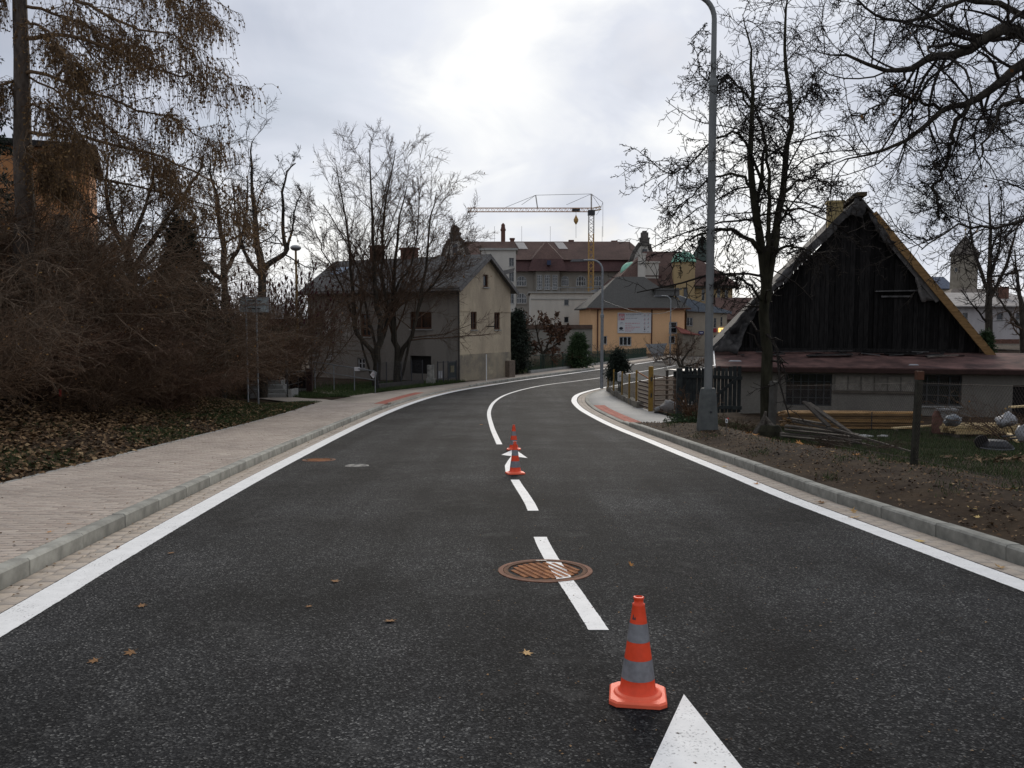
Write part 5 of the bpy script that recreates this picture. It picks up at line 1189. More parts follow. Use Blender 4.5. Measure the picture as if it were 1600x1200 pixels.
# ------------------------------------------------------------------ burnt barn
CHAR = mat('charred_board', (.0055, .005, .0048), (.018, .0165, .0155), rough=.9, scale=6, bump=.7, bscale=30, stretch=(3,3,.4), objrand=.5, spec=.12)
FELT = mat('torn_felt', (.016, .015, .0145), (.065, .061, .057), rough=.9, scale=3, detail=8, bump=.5, bscale=12)
NEWWOOD = mat('new_timber', (.24, .135, .05), (.42, .25, .10), rough=.75, scale=5, stretch=(.6,.6,4), objrand=.5, spec=.2)
OLDWOOD = mat('weathered_wood', (.055, .045, .036), (.13, .115, .095), rough=.95, scale=8, stretch=(1,3,3), objrand=.35, bump=.4, bscale=30)
def barn():
    a = R_(-12.5); u = Vector((math.cos(a), math.sin(a), 0)); n = nrm_of(u)
    E0 = at(1113, 548, 37.0); W = along(E0, u, 1538); xp = along(E0, u, 1333); zE = E0.z
    Yp = E0.y+u.y*xp; zP = at(1333, 312, Yp).z
    gx = E0+u*xp
    base = Vector((E0.x, E0.y, Hf(E0.x, E0.y)))
    root = thing('burnt_barn', 'fire-blackened barn with steep board gable and low front lean-to', 'barn', base)
    P = lambda x, z, d=0: Vector((E0.x, E0.y, 0))+u*x+UP*z+n*d          # d towards the road
    rl = lambda x: zE+(zP-zE)*(x/xp if x < xp else (W-x)/(W-xp))
    # gable boards, each one its own piece
    x = .35; rr = random.Random(5); bw = .2
    while x < W-.4:
        w = bw*rr.uniform(.85, 1.12); t0, t1 = rl(x)-.12, rl(x+w)-.12; d = rr.uniform(-.02, .02); zb = zE-.75
        if xp > x and xp < x+w: t0 = t1 = zP-.3
        k = rr.random()
        if k < .05: t0 -= .5; t1 -= .35
        q = [(x, zb), (x+w-.012, zb), (x+w-.012, max(t1, zb+.1)), (x, max(t0, zb+.1))]
        MB().prism([P(a_, z_, d) for a_, z_ in q], n*-.03).build('board', CHAR, root); x += w
    # shade of the inside, painted as a charred-black sheet behind the boards
    MB().add([P(.3,zE-.8,-.12), P(W-.3,zE-.8,-.12), P(W-.3,zE,-.12), P(xp,zP-.3,-.12), P(.3,zE,-.12)], [(0,1,2,3,4)]).build('inside_shade', CHAR, root)
    # hatch frame and ledge
    l0, l1 = along(E0, u, 1362), along(E0, u, 1448); zl = at(1400, 456, 36).z
    MB().beam(P(l0,zl,.12), P(l1,zl+.02,.12), .22, .05).build('ledge_board', mat('ash_grey_wood', (.05,.048,.046), (.12,.115,.11), rough=.9, scale=4), root)
    m0, m1 = along(E0, u, 1372), along(E0, u, 1420); MB().beam(P(m0,zl-.22,.08), P(m1,zl-.22,.08), .05, .07).build('ledge_strip', MATS['ash_grey_wood'], root)
    for px in (1364, 1446): t = along(E0, u, px); MB().beam(P(t,zE-.5,.03), P(t,zl,.03), .12, .08, n).build('hatch_post', CHAR, root)
    MB().beam(P(.9,zE+.05,.05), P(W-.9,zE+.05,.05), .14, .18).build('tie_beam', CHAR, root)
    # roof slopes
    dep = 9.0; th = .12; fr = .42
    sl = MB(); q = [P(-.15,zE-.12,fr-.1), P(-.15,zE-.12,-dep), P(xp,zP,-dep), P(xp,zP,fr-.1)]; sl.hexa(q, [p+UP*th for p in q]); r1 = sl.build('roof_slope', FELT, root)
    sl = MB(); q = [P(xp,zP,fr-.1), P(xp,zP,-dep), P(W+.1,zE-.12,-dep), P(W+.1,zE-.12,fr-.1)]; sl.hexa(q, [p+UP*th for p in q]); r2 = sl.build('roof_slope', mat('dark_felt', (.03,.026,.023), (.07,.06,.05), rough=.95, scale=3), root)
    # new yellow rafter on the right verge, with lath ends
    f = lambda t: P(xp+(W-xp)*t, zP+(zE-zP)*t, 0)
    MB().beam(f(.10)+n*(fr+.02)+UP*.0, f(1.03)+n*(fr+.02), .07, .30, UP).build('verge_rafter', NEWWOOD, root)
    MB().beam(f(.14)+n*(fr-.1)-UP*.26, f(.62)+n*(fr-.1)-UP*.30, .05, .26, UP).build('inner_rafter', mat('grey_timber', (.07,.065,.06), (.12,.11,.10), rough=.9), root)
    for i in range(26):
        t = .06+i*.037; c = f(t)+UP*.2+n*(fr-.25); MB().beam(c, c-n*.0+n*.32, .05, .035).build('lath_end', mat('brown_lath', (.07,.045,.025), rough=.95), root)
    # left verge: short broken grey boards, torn felt strips
    g = lambda t: P(xp*(1-t), zP+(zE-zP)*t, 0)
    for i in range(13):
        t0 = .02+i*.074; t1 = t0+rr.uniform(.06, .10); o = rr.uniform(-.1, .06)
        MB().beam(g(t0)+n*(fr+rr.uniform(-.06,.06))+UP*o, g(min(t1,1.02))+n*(fr+rr.uniform(-.06,.06))+UP*(o+rr.uniform(-.08,.08)), .05, rr.uniform(.14,.34), UP).build('verge_board', FELT if i % 3 else MATS['ash_grey_wood'], root)
    def sheet(name, pts, m, sag=.1, nx=6):
        p00, p10, p11, p01 = [Vector(p) for p in pts]; V = []; rr2 = random.Random(len(name)+int(p00.x*10))
        for i in range(nx+1):
            for j in range(nx+1):
                s, t = i/nx, j/nx; p = (p00*(1-s)+p10*s)*(1-t)+(p01*(1-s)+p11*s)*t
                V.append(p+n*(sag*math.sin(s*5+t*2)*.6)+Vector((rr2.uniform(-1,1), rr2.uniform(-1,1), rr2.uniform(-1,1)))*.05)
        Q = [(i*(nx+1)+j, (i+1)*(nx+1)+j, (i+1)*(nx+1)+j+1, i*(nx+1)+j+1) for i in range(nx) for j in range(nx)]
        o = link(name, mesh_np(name, V, Q, smooth=True), m, root); sol = o.modifiers.new('s', 'SOLIDIFY'); sol.thickness = .012; return o
    PX = lambda px, py, d: (lambda t: P(t, at(px, py, E0.y+u.y*t).z, d))(along(E0, u, px))
    sheet('felt_sheet', [PX(1322,312,.55), PX(1343,322,.55), PX(1336,343,.5), PX(1318,338,.5)], FELT)
    sheet('felt_sheet', [PX(1345,335,.5), PX(1356,340,.5), PX(1387,382,.5), PX(1372,384,.48)], FELT)
    sheet('felt_sheet', [PX(1420,432,.3), PX(1432,440,.3), PX(1452,472,.3), PX(1430,470,.3)], MATS['grey_timber'])
    sheet('felt_sheet', [PX(1113,545,.9), PX(1150,552,1.2), PX(1165,505,.6), PX(1138,512,.4)], FELT, .3)
    sheet('felt_sheet', [PX(1130,520,.5), PX(1160,520,.6), PX(1200,452,.5), PX(1180,462,.4)], FELT, .25)
    sheet('felt_sheet', [PX(1205,440,.5), PX(1222,442,.5), PX(1262,392,.5), PX(1246,395,.4)], MATS['ash_grey_wood'], .2)
    for i in range(9):
        c = P(xp, zP+.16, fr-.1-i*.5); MB().beam(c+n*.27-u*rr.uniform(-.03,.03), c-n*.2, .42, .16).build('ridge_tile', mat('mossy_ridge', (.045,.033,.02), (.10,.075,.035), rough=1, scale=8), root)
    # yellow brick chimney
    c = at(1304, 330, 37.5); mb = MB().box(c-UP*.3, (.62,.6,1.4), u=u).box(c+UP*.38, (.74,.72,.1), u=u); mb.build('chimney', mat('yellow_brick', (.33,.25,.11), (.45,.35,.17), rough=.95, scale=10, bump=.4), root)
    # lean-to
    ld = 3.3; zF = at(1300, 577, 36-ld).z; xl = .1; xr = along(E0+n*ld, u, 1660)
    q = [P(xl,zF,ld), P(xr,zF,ld), P(xr,zE-.08,.06), P(xl,zE-.08,.06)]
    REDF = mat('red_felt', (.05,.028,.024), (.14,.075,.062), rough=.9, scale=1.6, detail=9, big=.3, bigscale=.6)
    lr = MB().hexa(q, [p+UP*.07 for p in q]).build('lean_to_roof', REDF, root)
    MB().beam(P(xl-.02,zF-.05,ld+.04), P(xr,zF-.05,ld+.04), .06, .16).build('fascia', mat('dark_fascia', (.035,.018,.014), rough=.85), lr)
    MB().beam(P(xl-.05,zF,ld+.02), P(xl-.05,zE,.1), .05, .16).build('end_board', WHITEP, lr)
    MB().tube([P(xl-.03,zF-1.6,ld-.05), P(xl-.03,zF,ld-.05)], .04, 8).build('downpipe', GALV, lr)
    tt = lambda px, f_: P(along(E0+n*ld*f_, u, px), zF+(zE-.08-zF)*(1-f_)+.085, ld*f_)
    for px, w, f_ in ((1137, .55, .72), (1418, .4, .85)):
        c = tt(px, f_); MB().add([c, c+u*w+UP*.0, c+u*(w*.9)-n*.14+UP*.04, c+u*.1-n*.16+UP*.043], [(0,1,2,3)]).build('roof_patch', mat('pale_patch', (.30,.30,.30), rough=.7), lr)
    # front wall with dark lattice windows
    wd = ld-.45; Ow = P(1.05, 0, wd); zb = Hf(Ow.x+5, Ow.y)-.3; Ow.z = zb; Hw = zF-zb-.03
    Lw = xr-1.05; hs = [hpx(Ow, u, *q_) for q_ in ((1228,1300,584,634),(1432,1503,586,634),(1583,1606,602,668))]
    hs = [(a_, b_, max(c_, .25), min(d_, Hw-.08)) for a_, b_, c_, d_ in hs]
    mb = MB(); wall_holes(mb, Ow, u, Lw, Hw, hs, .18)
    Q0 = lambda x, z, d: Ow+u*x+UP*z-n*d
    mb.quad(Q0(0,0,wd-.1), Q0(0,0,0), Q0(0,Hw,0), Q0(0,Hw+.8,wd-.1))
    mb.build('lean_to_wall', stain_plaster('leanto_plaster', (.20,.185,.155), (.11,.10,.09), None, .6), root)
    LAT = mat('lattice_frame', (.05,.055,.055), rough=.8)
    window(root, Ow, u, hs[0], LAT, 6, 4, fw=.045, sill=False); window(root, Ow, u, hs[1], LAT, 4, 3, fw=.05, sill=True)
    d_ = hs[2]; MB().quad(Q0(d_[0],d_[2],.16), Q0(d_[1],d_[2],.16), Q0(d_[1],d_[3],.16), Q0(d_[0],d_[3],.16)).build('doorway', mat('doorway_shade', (.01,.009,.008)), root)  # near-black sheet in the opening paints the shade indoors
    p0, p1 = along(Ow, u, 1304), along(Ow, u, 1428); zt = min(at(1350,588,33).z-zb, Hw-.1); zq = at(1350,610,33).z-zb
    for i in range(6):
        x0 = p0+(p1-p0)*i/6+.03; x1 = p0+(p1-p0)*(i+1)/6-.03
        b_ = [Q0(x0,zq,-.04), Q0(x1,zq,-.04), Q0(x1,zq,0), Q0(x0,zq,0)]; MB().hexa(b_, [p+UP*(zt-zq) for p in b_]).build('infill_panel', mat('infill_panel', (.22,.20,.165), rough=.9, objrand=.12), root)
    MB().beam(Q0(p0-.1,zq-.06,-.05), Q0(p1+.1,zq-.06,-.05), .1, .08).build('panel_rail', mat('rail_brown', (.10,.085,.065)), root)
    # charred boards lying on the lean-to roof (things of their own)
    rq = random.Random(77)
    for i in range(26):
        px = rq.uniform(1150, 1500); f_ = rq.uniform(.06, .34); c0 = tt(px, f_)+UP*rq.uniform(.02,.06); dd = u*rq.uniform(-1,1)*rq.uniform(.3,1.1)+n*rq.uniform(-.15,.25); c1 = c0+dd; c1.z += rq.uniform(-.02,.12)-dd.dot(n)*.25
        MB().beam(c0, c1, rq.uniform(.06,.2), .03).build('charred_debris', CHAR if i % 3 else MATS['ash_grey_wood'], root)
    labs = ['long pale-edged charred plank on the lean-to roof below the left gable', 'short charred plank beside the tree trunk on the lean-to roof', 'curled grey sheet on the middle of the lean-to roof', 'black plank under the hatch on the lean-to roof', 'broken plank at the right end of the lean-to roof', 'light splintered lath near the right end of the roof']
    for lab, (x0, f0, x1, f1, w, m) in zip(labs, ((1180,.18,1330,.10,.14,FELT),(1190,.42,1225,.36,.2,FELT),(1260,.40,1330,.34,.34,FELT),(1345,.18,1430,.22,.3,CHAR),(1380,.25,1470,.30,.2,CHAR),(1448,.42,1495,.34,.1,OLDWOOD))):
        c0, c1 = tt(x0, f0)+UP*.07, tt(x1, f1)+UP*.10; o = MB().beam(c0, c1, w, .05).build('charred_plank', m); tag(o, lab, 'plank', 'boards on the lean-to roof')
    return E0, u, n
barn()

# ------------------------------------------------------------------ lumber and scrap in the barn yard
def lumber(label, p0, length, ang, layers, across, w, t, seed, strap=True, m=NEWWOOD, stick=.03):
    r = random.Random(seed); u = Vector((math.cos(ang), math.sin(ang), 0)); v = Vector((-u.y, u.x, 0)); p0 = Vector(p0); p0.z = Hf(p0.x+u.x*length/2, p0.y)
    root = thing('lumber_stack', label, 'lumber', p0)
    for k in (.15, .5, .85): MB().box(p0+u*length*k+v*across*w/2+UP*.04, (.1, across*w, .1), u=u).build('bearer', OLDWOOD, root)
    z = .10
    for i in range(layers):
        for j in range(across):
            l = length*r.uniform(.93, 1.0); s = r.uniform(0, .3)
            if i == layers-1 and r.random() < .45: l *= .65
            MB().box(p0+u*(s+l/2)+v*(w*(j+.5)+r.uniform(-.035,.035))+UP*(z+t/2), (l, w-.05, t-.012), u=u).build('plank', m, root)
        z += t
        if i % 3 == 2: z += stick
    if strap:
        c = p0+u*length*.66; MB().box(c+v*-.008+UP*(z/2+.05), (.03,.006,z-.05), u=u).build('strap', DARKM, root)
lumber('long stack of fresh yellow planks below the lean-to window', at(1222, 660, 26.8), 4.3, R_(-3), 8, 5, .16, .058, 1)
lumber('short stack of pale planks at the right before the barn door', at(1480, 660, 24.5), 2.2, R_(1), 3, 4, .18, .09, 2, False, mat('pale_timber', (.50,.36,.17), (.62,.47,.25), rough=.75, scale=5, objrand=.15), .08)
o = MB().beam(at(1395,668,25.2)+UP*-.02, at(1470,663,26.0)+UP*-.02, .14, .04).build('loose_plank', MATS['pale_timber']); tag(o, 'single pale plank lying on the grass behind the fence post', 'plank')
o = MB().beam(at(1576,678,19.5), at(1592,690,18.2), .09, .05).build('loose_batten', MATS['pale_timber']); tag(o, 'short pale batten lying before the wheelbarrow', 'batten')
o = MB().beam(at(1578,636,25.5), at(1625,633,25.5), .16, .05).build('loose_plank', MATS['pale_timber']); tag(o, 'pale plank at the right edge near the barn doorway', 'plank')
# heap of old boards by the fruit tree
r = random.Random(8)
bz = Hf(6.9, 18.6)
PILE = [('lowest dark board of the weathered pile by the tree', (6.15,18.9,.07,7.9,18.4,.07,.2)), ('second lowest board of the weathered pile', (6.1,18.7,.15,7.7,18.2,.14,.24)),
        ('third board up in the weathered pile', (6.2,18.8,.23,7.8,18.3,.20,.2)), ('wide grey board on the weathered pile', (6.2,18.75,.33,7.55,18.0,.25,.26)),
        ('pale board slanting across the top of the weathered pile', (6.35,18.7,.45,7.4,17.9,.26,.18)), ('narrow topmost board of the weathered pile', (6.3,18.9,.50,7.0,18.3,.42,.14)),
        ('split board standing up out of the weathered pile', (6.62,18.8,.90,6.98,18.2,.38,.13)), ('brown board leaning long across the weathered pile', (6.75,18.9,.88,7.45,17.9,.2,.16)),
        ('grey slat leaning beside the brown board', (6.9,18.7,.7,7.4,17.9,.25,.09)), ('thin rod sliding down from the weathered pile', (7.0,18.2,.35,8.0,16.3,.05,.04)), ('thin dark rod lowest on the slope of the pile', (6.8,17.9,.2,7.7,16.2,.03,.035))]
for lab, (x0,y0,z0,x1,y1,z1,w) in PILE:
    o = MB().beam((x0,y0,Hf(x0,y0)+z0),(x1,y1,Hf(x1,y1)+z1), w, .035 if w > .05 else w).build('old_board', OLDWOOD); tag(o, lab, 'board', 'weathered boards by the tree')
# stump roots
root = thing('tree_stump', 'grey rotten stump beside the fruit tree', 'stump', (6.05, 19.4, Hf(6.05,19.4)))
b = Vector((6.05,19.4,Hf(6.05,19.4)))
MB().tube([b+Vector((-.3,.1,-.05)), b+Vector((-.15,.05,.3)), b+Vector((-.1,0,.6))], [.16,.09,.03], 8).build('splinter', OLDWOOD, root); MB().tube([b+Vector((.25,-.2,0)), b+Vector((.05,-.1,.22)), b+Vector((-.12,0,.5))], [.1,.08,.03], 8).build('splinter', OLDWOOD, root)
MB().lathe([(.34,-.1),(.3,.15),(.22,.28),(.1,.3)], b, 9).build('stump', BARKM, root)
# drum, sack, wheelbarrow, plastic
p = at(1471, 660, 25.6); p.z = Hf(p.x, p.y); root = thing('mixer_drum', 'rusty brown mixer drum with grey hopper before the barn window', 'mixer', p)
RUSTB = mat('rust_pink', (.14,.065,.048), (.21,.11,.085), rough=.9, scale=6)
MB().lathe([(.22,.02),(.27,.1),(.27,.62),(.2,.78)], p, 18).build('drum', RUSTB, root, smooth=False)
MB().add([p+Vector(v) for v in ((-.25,-.30,.8),(.28,-.30,.8),(.12,-.33,.45),(-.08,-.33,.45),(-.25,-.1,.82),(.28,-.1,.82))], [(0,3,2,1),(0,1,5,4)]).build('hopper', GALV, root)
MB().box(p+Vector((0,-.28,.83)), (.6,.25,.06)).build('rim', GALV, root); MB().lathe([(.085,0),(.085,.02)], p+Vector((.02,-.345,.42)), 12).build('outlet', DARKM, root)
def lump(name, label, c, s, m, seed, cat, group=None, sub=3):
    r = np.random.default_rng(seed); th = np.linspace(0, np.pi, 9); ph = np.linspace(0, 2*np.pi, 15)[:-1]; V = []
    ks = r.normal(0, 1, (6, 3))
    for t in th:
        for q in ph:
            d = np.array([np.sin(t)*np.cos(q), np.sin(t)*np.sin(q), np.cos(t)]); f = 1+.3*sum(np.sin(k@d*3.4+i) for i, k in enumerate(ks))/2+r.normal(0, .03)
            V.append(np.array(c)+d*np.array(s)*f)
    Q = [(i*14+j, i*14+(j+1) % 14, (i+1)*14+(j+1) % 14, (i+1)*14+j) for i in range(8) for j in range(14)]
    o = link(name, mesh_np(name, V, Q, smooth=False), m); return tag(o, label, cat, group)
PLAST = mat('white_plastic', (.36,.36,.36), rough=.4, scale=9, var=.2, bump=.6, bscale=14)
lump('plastic_sack', 'crumpled white plastic sack on the plank stack at right', at(1570,656,22.5), (.27,.2,.2), PLAST, 1, 'sack')
lump('plastic_wrap', 'small bundle of clear plastic before the pale planks', at(1487,656,23.8), (.26,.2,.14), mat('clear_plastic', (.24,.26,.27), rough=.4, bump=.6, bscale=14), 2, 'plastic')
lump('plastic_bag', 'white plastic bag at the right edge by the wheelbarrow', at(1602,676,17.6), (.15,.14,.16), PLAST, 3, 'bag')
for i, (px, py, Y, s) in enumerate(((1290,666,25.4,.12),(1320,667,25.3,.16),(1352,666,25.2,.12),(1380,668,25.0,.10))):
    lump('rubble_piece', ['leftmost','second from left','third from left','rightmost'][i]+' pale rubble scrap along the plank stack foot', Vector((at(px,py,Y).x, Y, Hf(at(px,py,Y).x, Y)+.03)), (s*1.8,s,.05), mat('pale_rubble', (.42,.41,.38), rough=.95, scale=12, var=.3), 20+i, 'rubble', 'rubble along the plank stack')
p = at(1565, 682, 18.6); p.z = Hf(p.x, p.y); root = thing('wheelbarrow', 'overturned dark wheelbarrow on the grass at the right edge', 'wheelbarrow', p)
mb = MB(); mb.lathe([(.36,.10),(.34,.16),(.2,.26),(.02,.28)], p+Vector((-.12,0,0)), 12); mb.build('tray', mat('tray_black', (.02,.021,.022), rough=.5), root)
MB().lathe([(.37,.085),(.37,.105)], p+Vector((-.12,0,0)), 20).build('tray_rim', GALV, root)
for s in (-1, 1): MB().tube([p+Vector((.1,.15*s,.32)), p+Vector((.45,.2*s,.34)), p+Vector((.8,.25*s,.22)), p+Vector((.95,.26*s,.1))], .022, 7).build('handle', DARKM, root)
MB().tube([p+Vector((-.45,-.02,.22)), p+Vector((-.45,.03,.22))], .15, 14).build('wheel', mat('rubber', (.012,.012,.012), rough=.9), root)

# ------------------------------------------------------------------ fences on the right
def wires(P0, P1, z0, z1, step, rad):
    "diagonal wires of a chain link fence between two points (heights above ground)"
    P0, P1 = np.array(P0[:2], float), np.array(P1[:2], float); L = np.linalg.norm(P1-P0); d = (P1-P0)/L; h = z1-z0; PP = []
    nrm = np.array([d[1], -d[0]])*.006
    for s in np.arange(-h, L, step):
        for sg in (0, 1):
            a, b = s, s+h; za, zb = (z0, z1) if sg == 0 else (z1, z0)
            t0, t1 = max(0, (0-a)/h), min(1, (L-a)/h)
            if t1 <= t0: continue
            row = []
            for t in (t0, (t0+t1)/2, t1):
                q = P0+d*(a+h*t)+nrm*(1 if sg else -1); row.append([q[0], q[1], Hf(*q)+za+(zb-za)*t])
            PP.append(row)
    PP = np.array(PP); return PP, np.full(PP.shape[:2], rad)
fz = lambda x, y: Vector((x, y, Hf(x, y)))
root = thing('chain_link_fence', 'rusty chain link fence along the soil strip before the barn', 'fence', fz(6.2,12.7))
link('wire_mesh', Acc().tubes(*wires((6.36,20.2),(6.2,12.7),.08,1.28,.066,.0017), 3).tubes(*wires((6.2,12.7),(6.05,4.5),.08,1.28,.066,.0017), 3).mesh('wire_mesh'), mat('rusty_wire', (.07,.055,.045), rough=.8), root, 'stuff')
MB().beam(fz(6.34,20.2)-UP*.1, fz(6.37,20.2)+UP*1.38, .17, .15).build('concrete_post', mat('old_post', (.075,.07,.06), (.12,.115,.10), rough=.95, scale=5), root)
w = MB().beam(fz(6.19,12.7)-UP*.1, fz(6.23,12.7)+UP*1.32, .085, .085).build('wooden_post', mat('dark_post', (.022,.020,.014), (.045,.042,.03), rough=.95, scale=9), root)
MB().box(fz(6.23,12.7)+UP*1.395, (.10,.10,.13)).build('rusty_cap', mat('rust', (.085,.038,.022), rough=.9), w)
for z in (.1, 1.27): MB().tube([fz(6.36,20.2)+UP*z, fz(6.28,16.4)+UP*(z-.02), fz(6.2,12.7)+UP*z, fz(6.12,8.6)+UP*(z-.02), fz(6.05,4.5)+UP*z], .0035, 4).build('tension_wire', MATS['rusty_wire'], root)
# dark plank gate
G0, G1 = Vector((5.12,25.4,0)), Vector((7.2,26.1,0)); gu = (G1-G0).normalized(); gl = (G1-G0).length; gz = zf(25.4)+.02
DGREEN = mat('gate_dark', (.012,.014,.014), (.028,.032,.03), rough=.9, scale=6, objrand=.3)
root = thing('plank_gate', 'dark green plank gate with diagonal brace beside the lamp post', 'gate', (G0.x, G0.y, gz))
r = random.Random(2); x = .18
while x < gl-.1:
    w = r.uniform(.11, .15); h = 1.42+r.uniform(-.05, .06)
    MB().box(Vector((G0.x, G0.y, gz))+gu*(x+w/2)+UP*(h/2+.12), (w-.025, .025, h), u=gu).build('plank', DGREEN, root); x += w+r.uniform(.0, .03)
gn = nrm_of(gu)
for z in (1.32, .38): MB().beam(Vector((G0.x,G0.y,gz+z))+gn*.05, Vector((G1.x,G1.y,gz+z-.12))+gn*.05, .05, .11).build('rail', DGREEN, root)
MB().beam(Vector((G0.x,G0.y,gz+.45))+gu*.9+gn*.10, Vector((G0.x,G0.y,gz+1.2))+gu*2.0+gn*.10, .04, .09).build('brace', DGREEN, root)
MB().beam((G0.x,G0.y,gz-.2), (G0.x,G0.y,gz+1.55), .16, .16).build('gate_post', DGREEN, root)
# rusty mesh gate leaf and the thick yellow post
YEL = mat('yellow_paint', (.17,.10,.022), (.30,.185,.04), rough=.7, scale=9, var=.2)
yb = Vector((4.72, 28.2, zf(28.2)+.03))
root = thing('yellow_gate_post', 'thick yellow painted steel gate post', 'post', yb)
MB().lathe([(.085,-.2),(.085,1.5),(.075,1.53),(.0,1.54)], yb, 14).build('pipe', YEL, root)
for z in (.55, 1.1): MB().box(yb+Vector((.0,-.1,z)), (.05,.06,.14)).build('hinge', DARKM, root)
gA, gB = Vector((4.80,28.0,zf(28)+.1)), Vector((5.05,25.7,zf(25.7)+.1))
root = thing('rusty_mesh_gate', 'rusty wire mesh gate leaf right of the thick yellow post', 'gate', gA)
RUST = mat('rusty_iron', (.075,.045,.03), (.13,.075,.045), rough=.9, scale=9)
for a, b in ((gA,gB),(gA+UP*1.15,gB+UP*1.15),(gA,gA+UP*1.15),(gB,gB+UP*1.15)): MB().tube([a, b], .016, 6).build('frame_bar', RUST, root)
PP = []
for t in np.arange(.03, 1, .022): a = gA.lerp(gB, t); PP.append([tuple(a), tuple(a+UP*1.15)])
for z in np.arange(.06, 1.15, .06): PP.append([tuple(gA+UP*z), tuple(gB+UP*z)])
PP = np.array(PP); link('wire_mesh', Acc().tubes(PP, np.full(PP.shape[:2], .0022), 3).mesh('wire_mesh'), RUST, root, 'stuff')
# yellow post fence with mesh and low wall
fp = [(4.52,39.0),(4.44,36.2),(4.46,33.6),(4.47,31.6),(4.5,30.0)]
for i, (x, y) in enumerate(fp):
    h = 1.32 if i == 4 else 1.12; b = Vector((x, y, zf(y)+.05))
    o = MB().lathe([(.036,-.1),(.036,h),(.0,h+.02)], b, 10).build('fence_post', YEL); tag(o, ['farthest thin yellow fence post beside the grey lamp','thin yellow fence post left of the mailbox','thin yellow fence post right of the mailbox','thin yellow fence post before the mesh panel','taller yellow fence post at the near end of the mesh'][i], 'post', 'thin yellow fence posts')
root = thing('mesh_fence', 'green wire mesh fence on a low broken wall between the yellow posts', 'fence', (4.5,34,zf(34)))
PP = []
for (xa,ya),(xb,yb_) in zip(fp[:-1], fp[1:]):
    a, b = Vector((xa,ya,zf(ya)+.25)), Vector((xb,yb_,zf(yb_)+.25)); L_ = (b-a).length
    for t in np.arange(0, 1, .07/L_): c = a.lerp(b, t); PP.append([tuple(c), tuple(c+UP*.82)])
    for z in np.arange(0, .83, .08): PP.append([tuple(a+UP*z), tuple(b+UP*z)])
PP = np.array(PP); link('wire_mesh', Acc().tubes(PP, np.full(PP.shape[:2], .0022), 3).mesh('wire_mesh'), mat('green_wire', (.03,.045,.04), rough=.7), root, 'stuff')
r = random.Random(3)
y = 39.5
while y > 30.2:
    l = r.uniform(.55, .9); x = float(np.interp(-(y-l/2), [-39,-36.2,-33.6,-31.6,-30], [4.52,4.44,4.46,4.47,4.5]))+.08
    MB().box((x, y-l/2, zf(y-l/2)+.12), (.22+r.uniform(-.04,.04), l-.03, .2+r.uniform(-.03,.1)), rz=r.uniform(-.05,.05)).build('wall_block', mat('fence_block', (.15,.135,.11), rough=.95, scale=7, objrand=.25), root); y -= l
MB().beam((4.55,30.0,zf(30)+1.3), (4.85,28.6,zf(28.6)+1.05), .035, .035).build('top_bar', mat('orange_rust', (.24,.10,.04), rough=.9), root)
for k in range(7): z = .15+k*.14; MB().beam((4.56,29.9,zf(30)+z), (4.70,28.45,zf(28.4)+z-.02), .03, .05).build('brown_slat', mat('slat_brown', (.035,.018,.014), rough=.8), root)
for k in range(6): z = .18+k*.17; o = MB().beam((4.95,28.6+.1*k,zf(28)+z), (5.9,28.9,zf(28)+z+.02), .12, .045).build('stored_board', mat('stored_wood', (.16,.12,.09), rough=.9, objrand=.4)); tag(o, ['lowest','second','third','fourth','fifth','topmost'][k]+' stored board behind the thick yellow post, counted from below', 'board', 'boards stored behind the yellow post')
mbx = Vector((4.56, 34.9, zf(34.9)+.02)); root = thing('mailbox', 'white mailbox on a post by the mesh fence', 'mailbox', mbx)
MB().box(mbx+UP*.88, (.22,.2,.34)).build('box', WHITEP, root); MB().prism([mbx+Vector((-.12,-.11,1.05)), mbx+Vector((.12,-.11,1.05)), mbx+Vector((0,-.11,1.12))], (0,.22,0)).build('lid', mat('pale_grey', (.5,.5,.5)), root); MB().box(mbx+UP*.35, (.05,.05,.75)).build('post', OLDWOOD, root); MB().box(mbx+Vector((0,-.104,.93)), (.15,.01,.03)).build('slot', DARKM, root)
lump('grey_sack', 'grey white sack behind the rusty mesh gate', (5.15,27.4,zf(27.4)+.18), (.32,.3,.26), mat('sack_grey', (.3,.3,.29), rough=.9), 6, 'sack')
lump('black_bag', 'black rubbish bag behind the mesh gate', (5.75,27.2,zf(27.2)+.2), (.34,.3,.28), mat('bag_black', (.01,.01,.011), rough=.35), 7, 'bag')
o = MB().box((5.45,26.2,zf(26.2)+.18), (.36,.04,.32), rz=.2).build('beige_panel', mat('beige_panel', (.38,.32,.25), rough=.8)); tag(o, 'beige panel leaning at the foot of the mesh gate', 'panel')
o = MB().box((6.5,30.5,zf(30)+1.35), (1.3,.9,.04), rz=.3).build('roof_sheet', mat('tin_sheet', (.30,.29,.27), rough=.5, metal=.3)); tag(o, 'pale tin sheet on the lean-to behind the plank gate', 'sheet')
root = thing('wood_shed', 'small dark slatted shed carrying the tin sheet', 'shed', (6.5,30.6,zf(30)))
for i in range(8): MB().box((5.95+i*.16, 30.3+.05*i, zf(30)+.65), (.12,.03,1.3), rz=.3).build('slat', DGREEN, root)
for x, y in ((5.95,30.3),(7.1,30.65),(5.8,31.0)): MB().box((x,y+.05,zf(30)+.65), (.09,.09,1.32)).build('post', OLDWOOD, root)
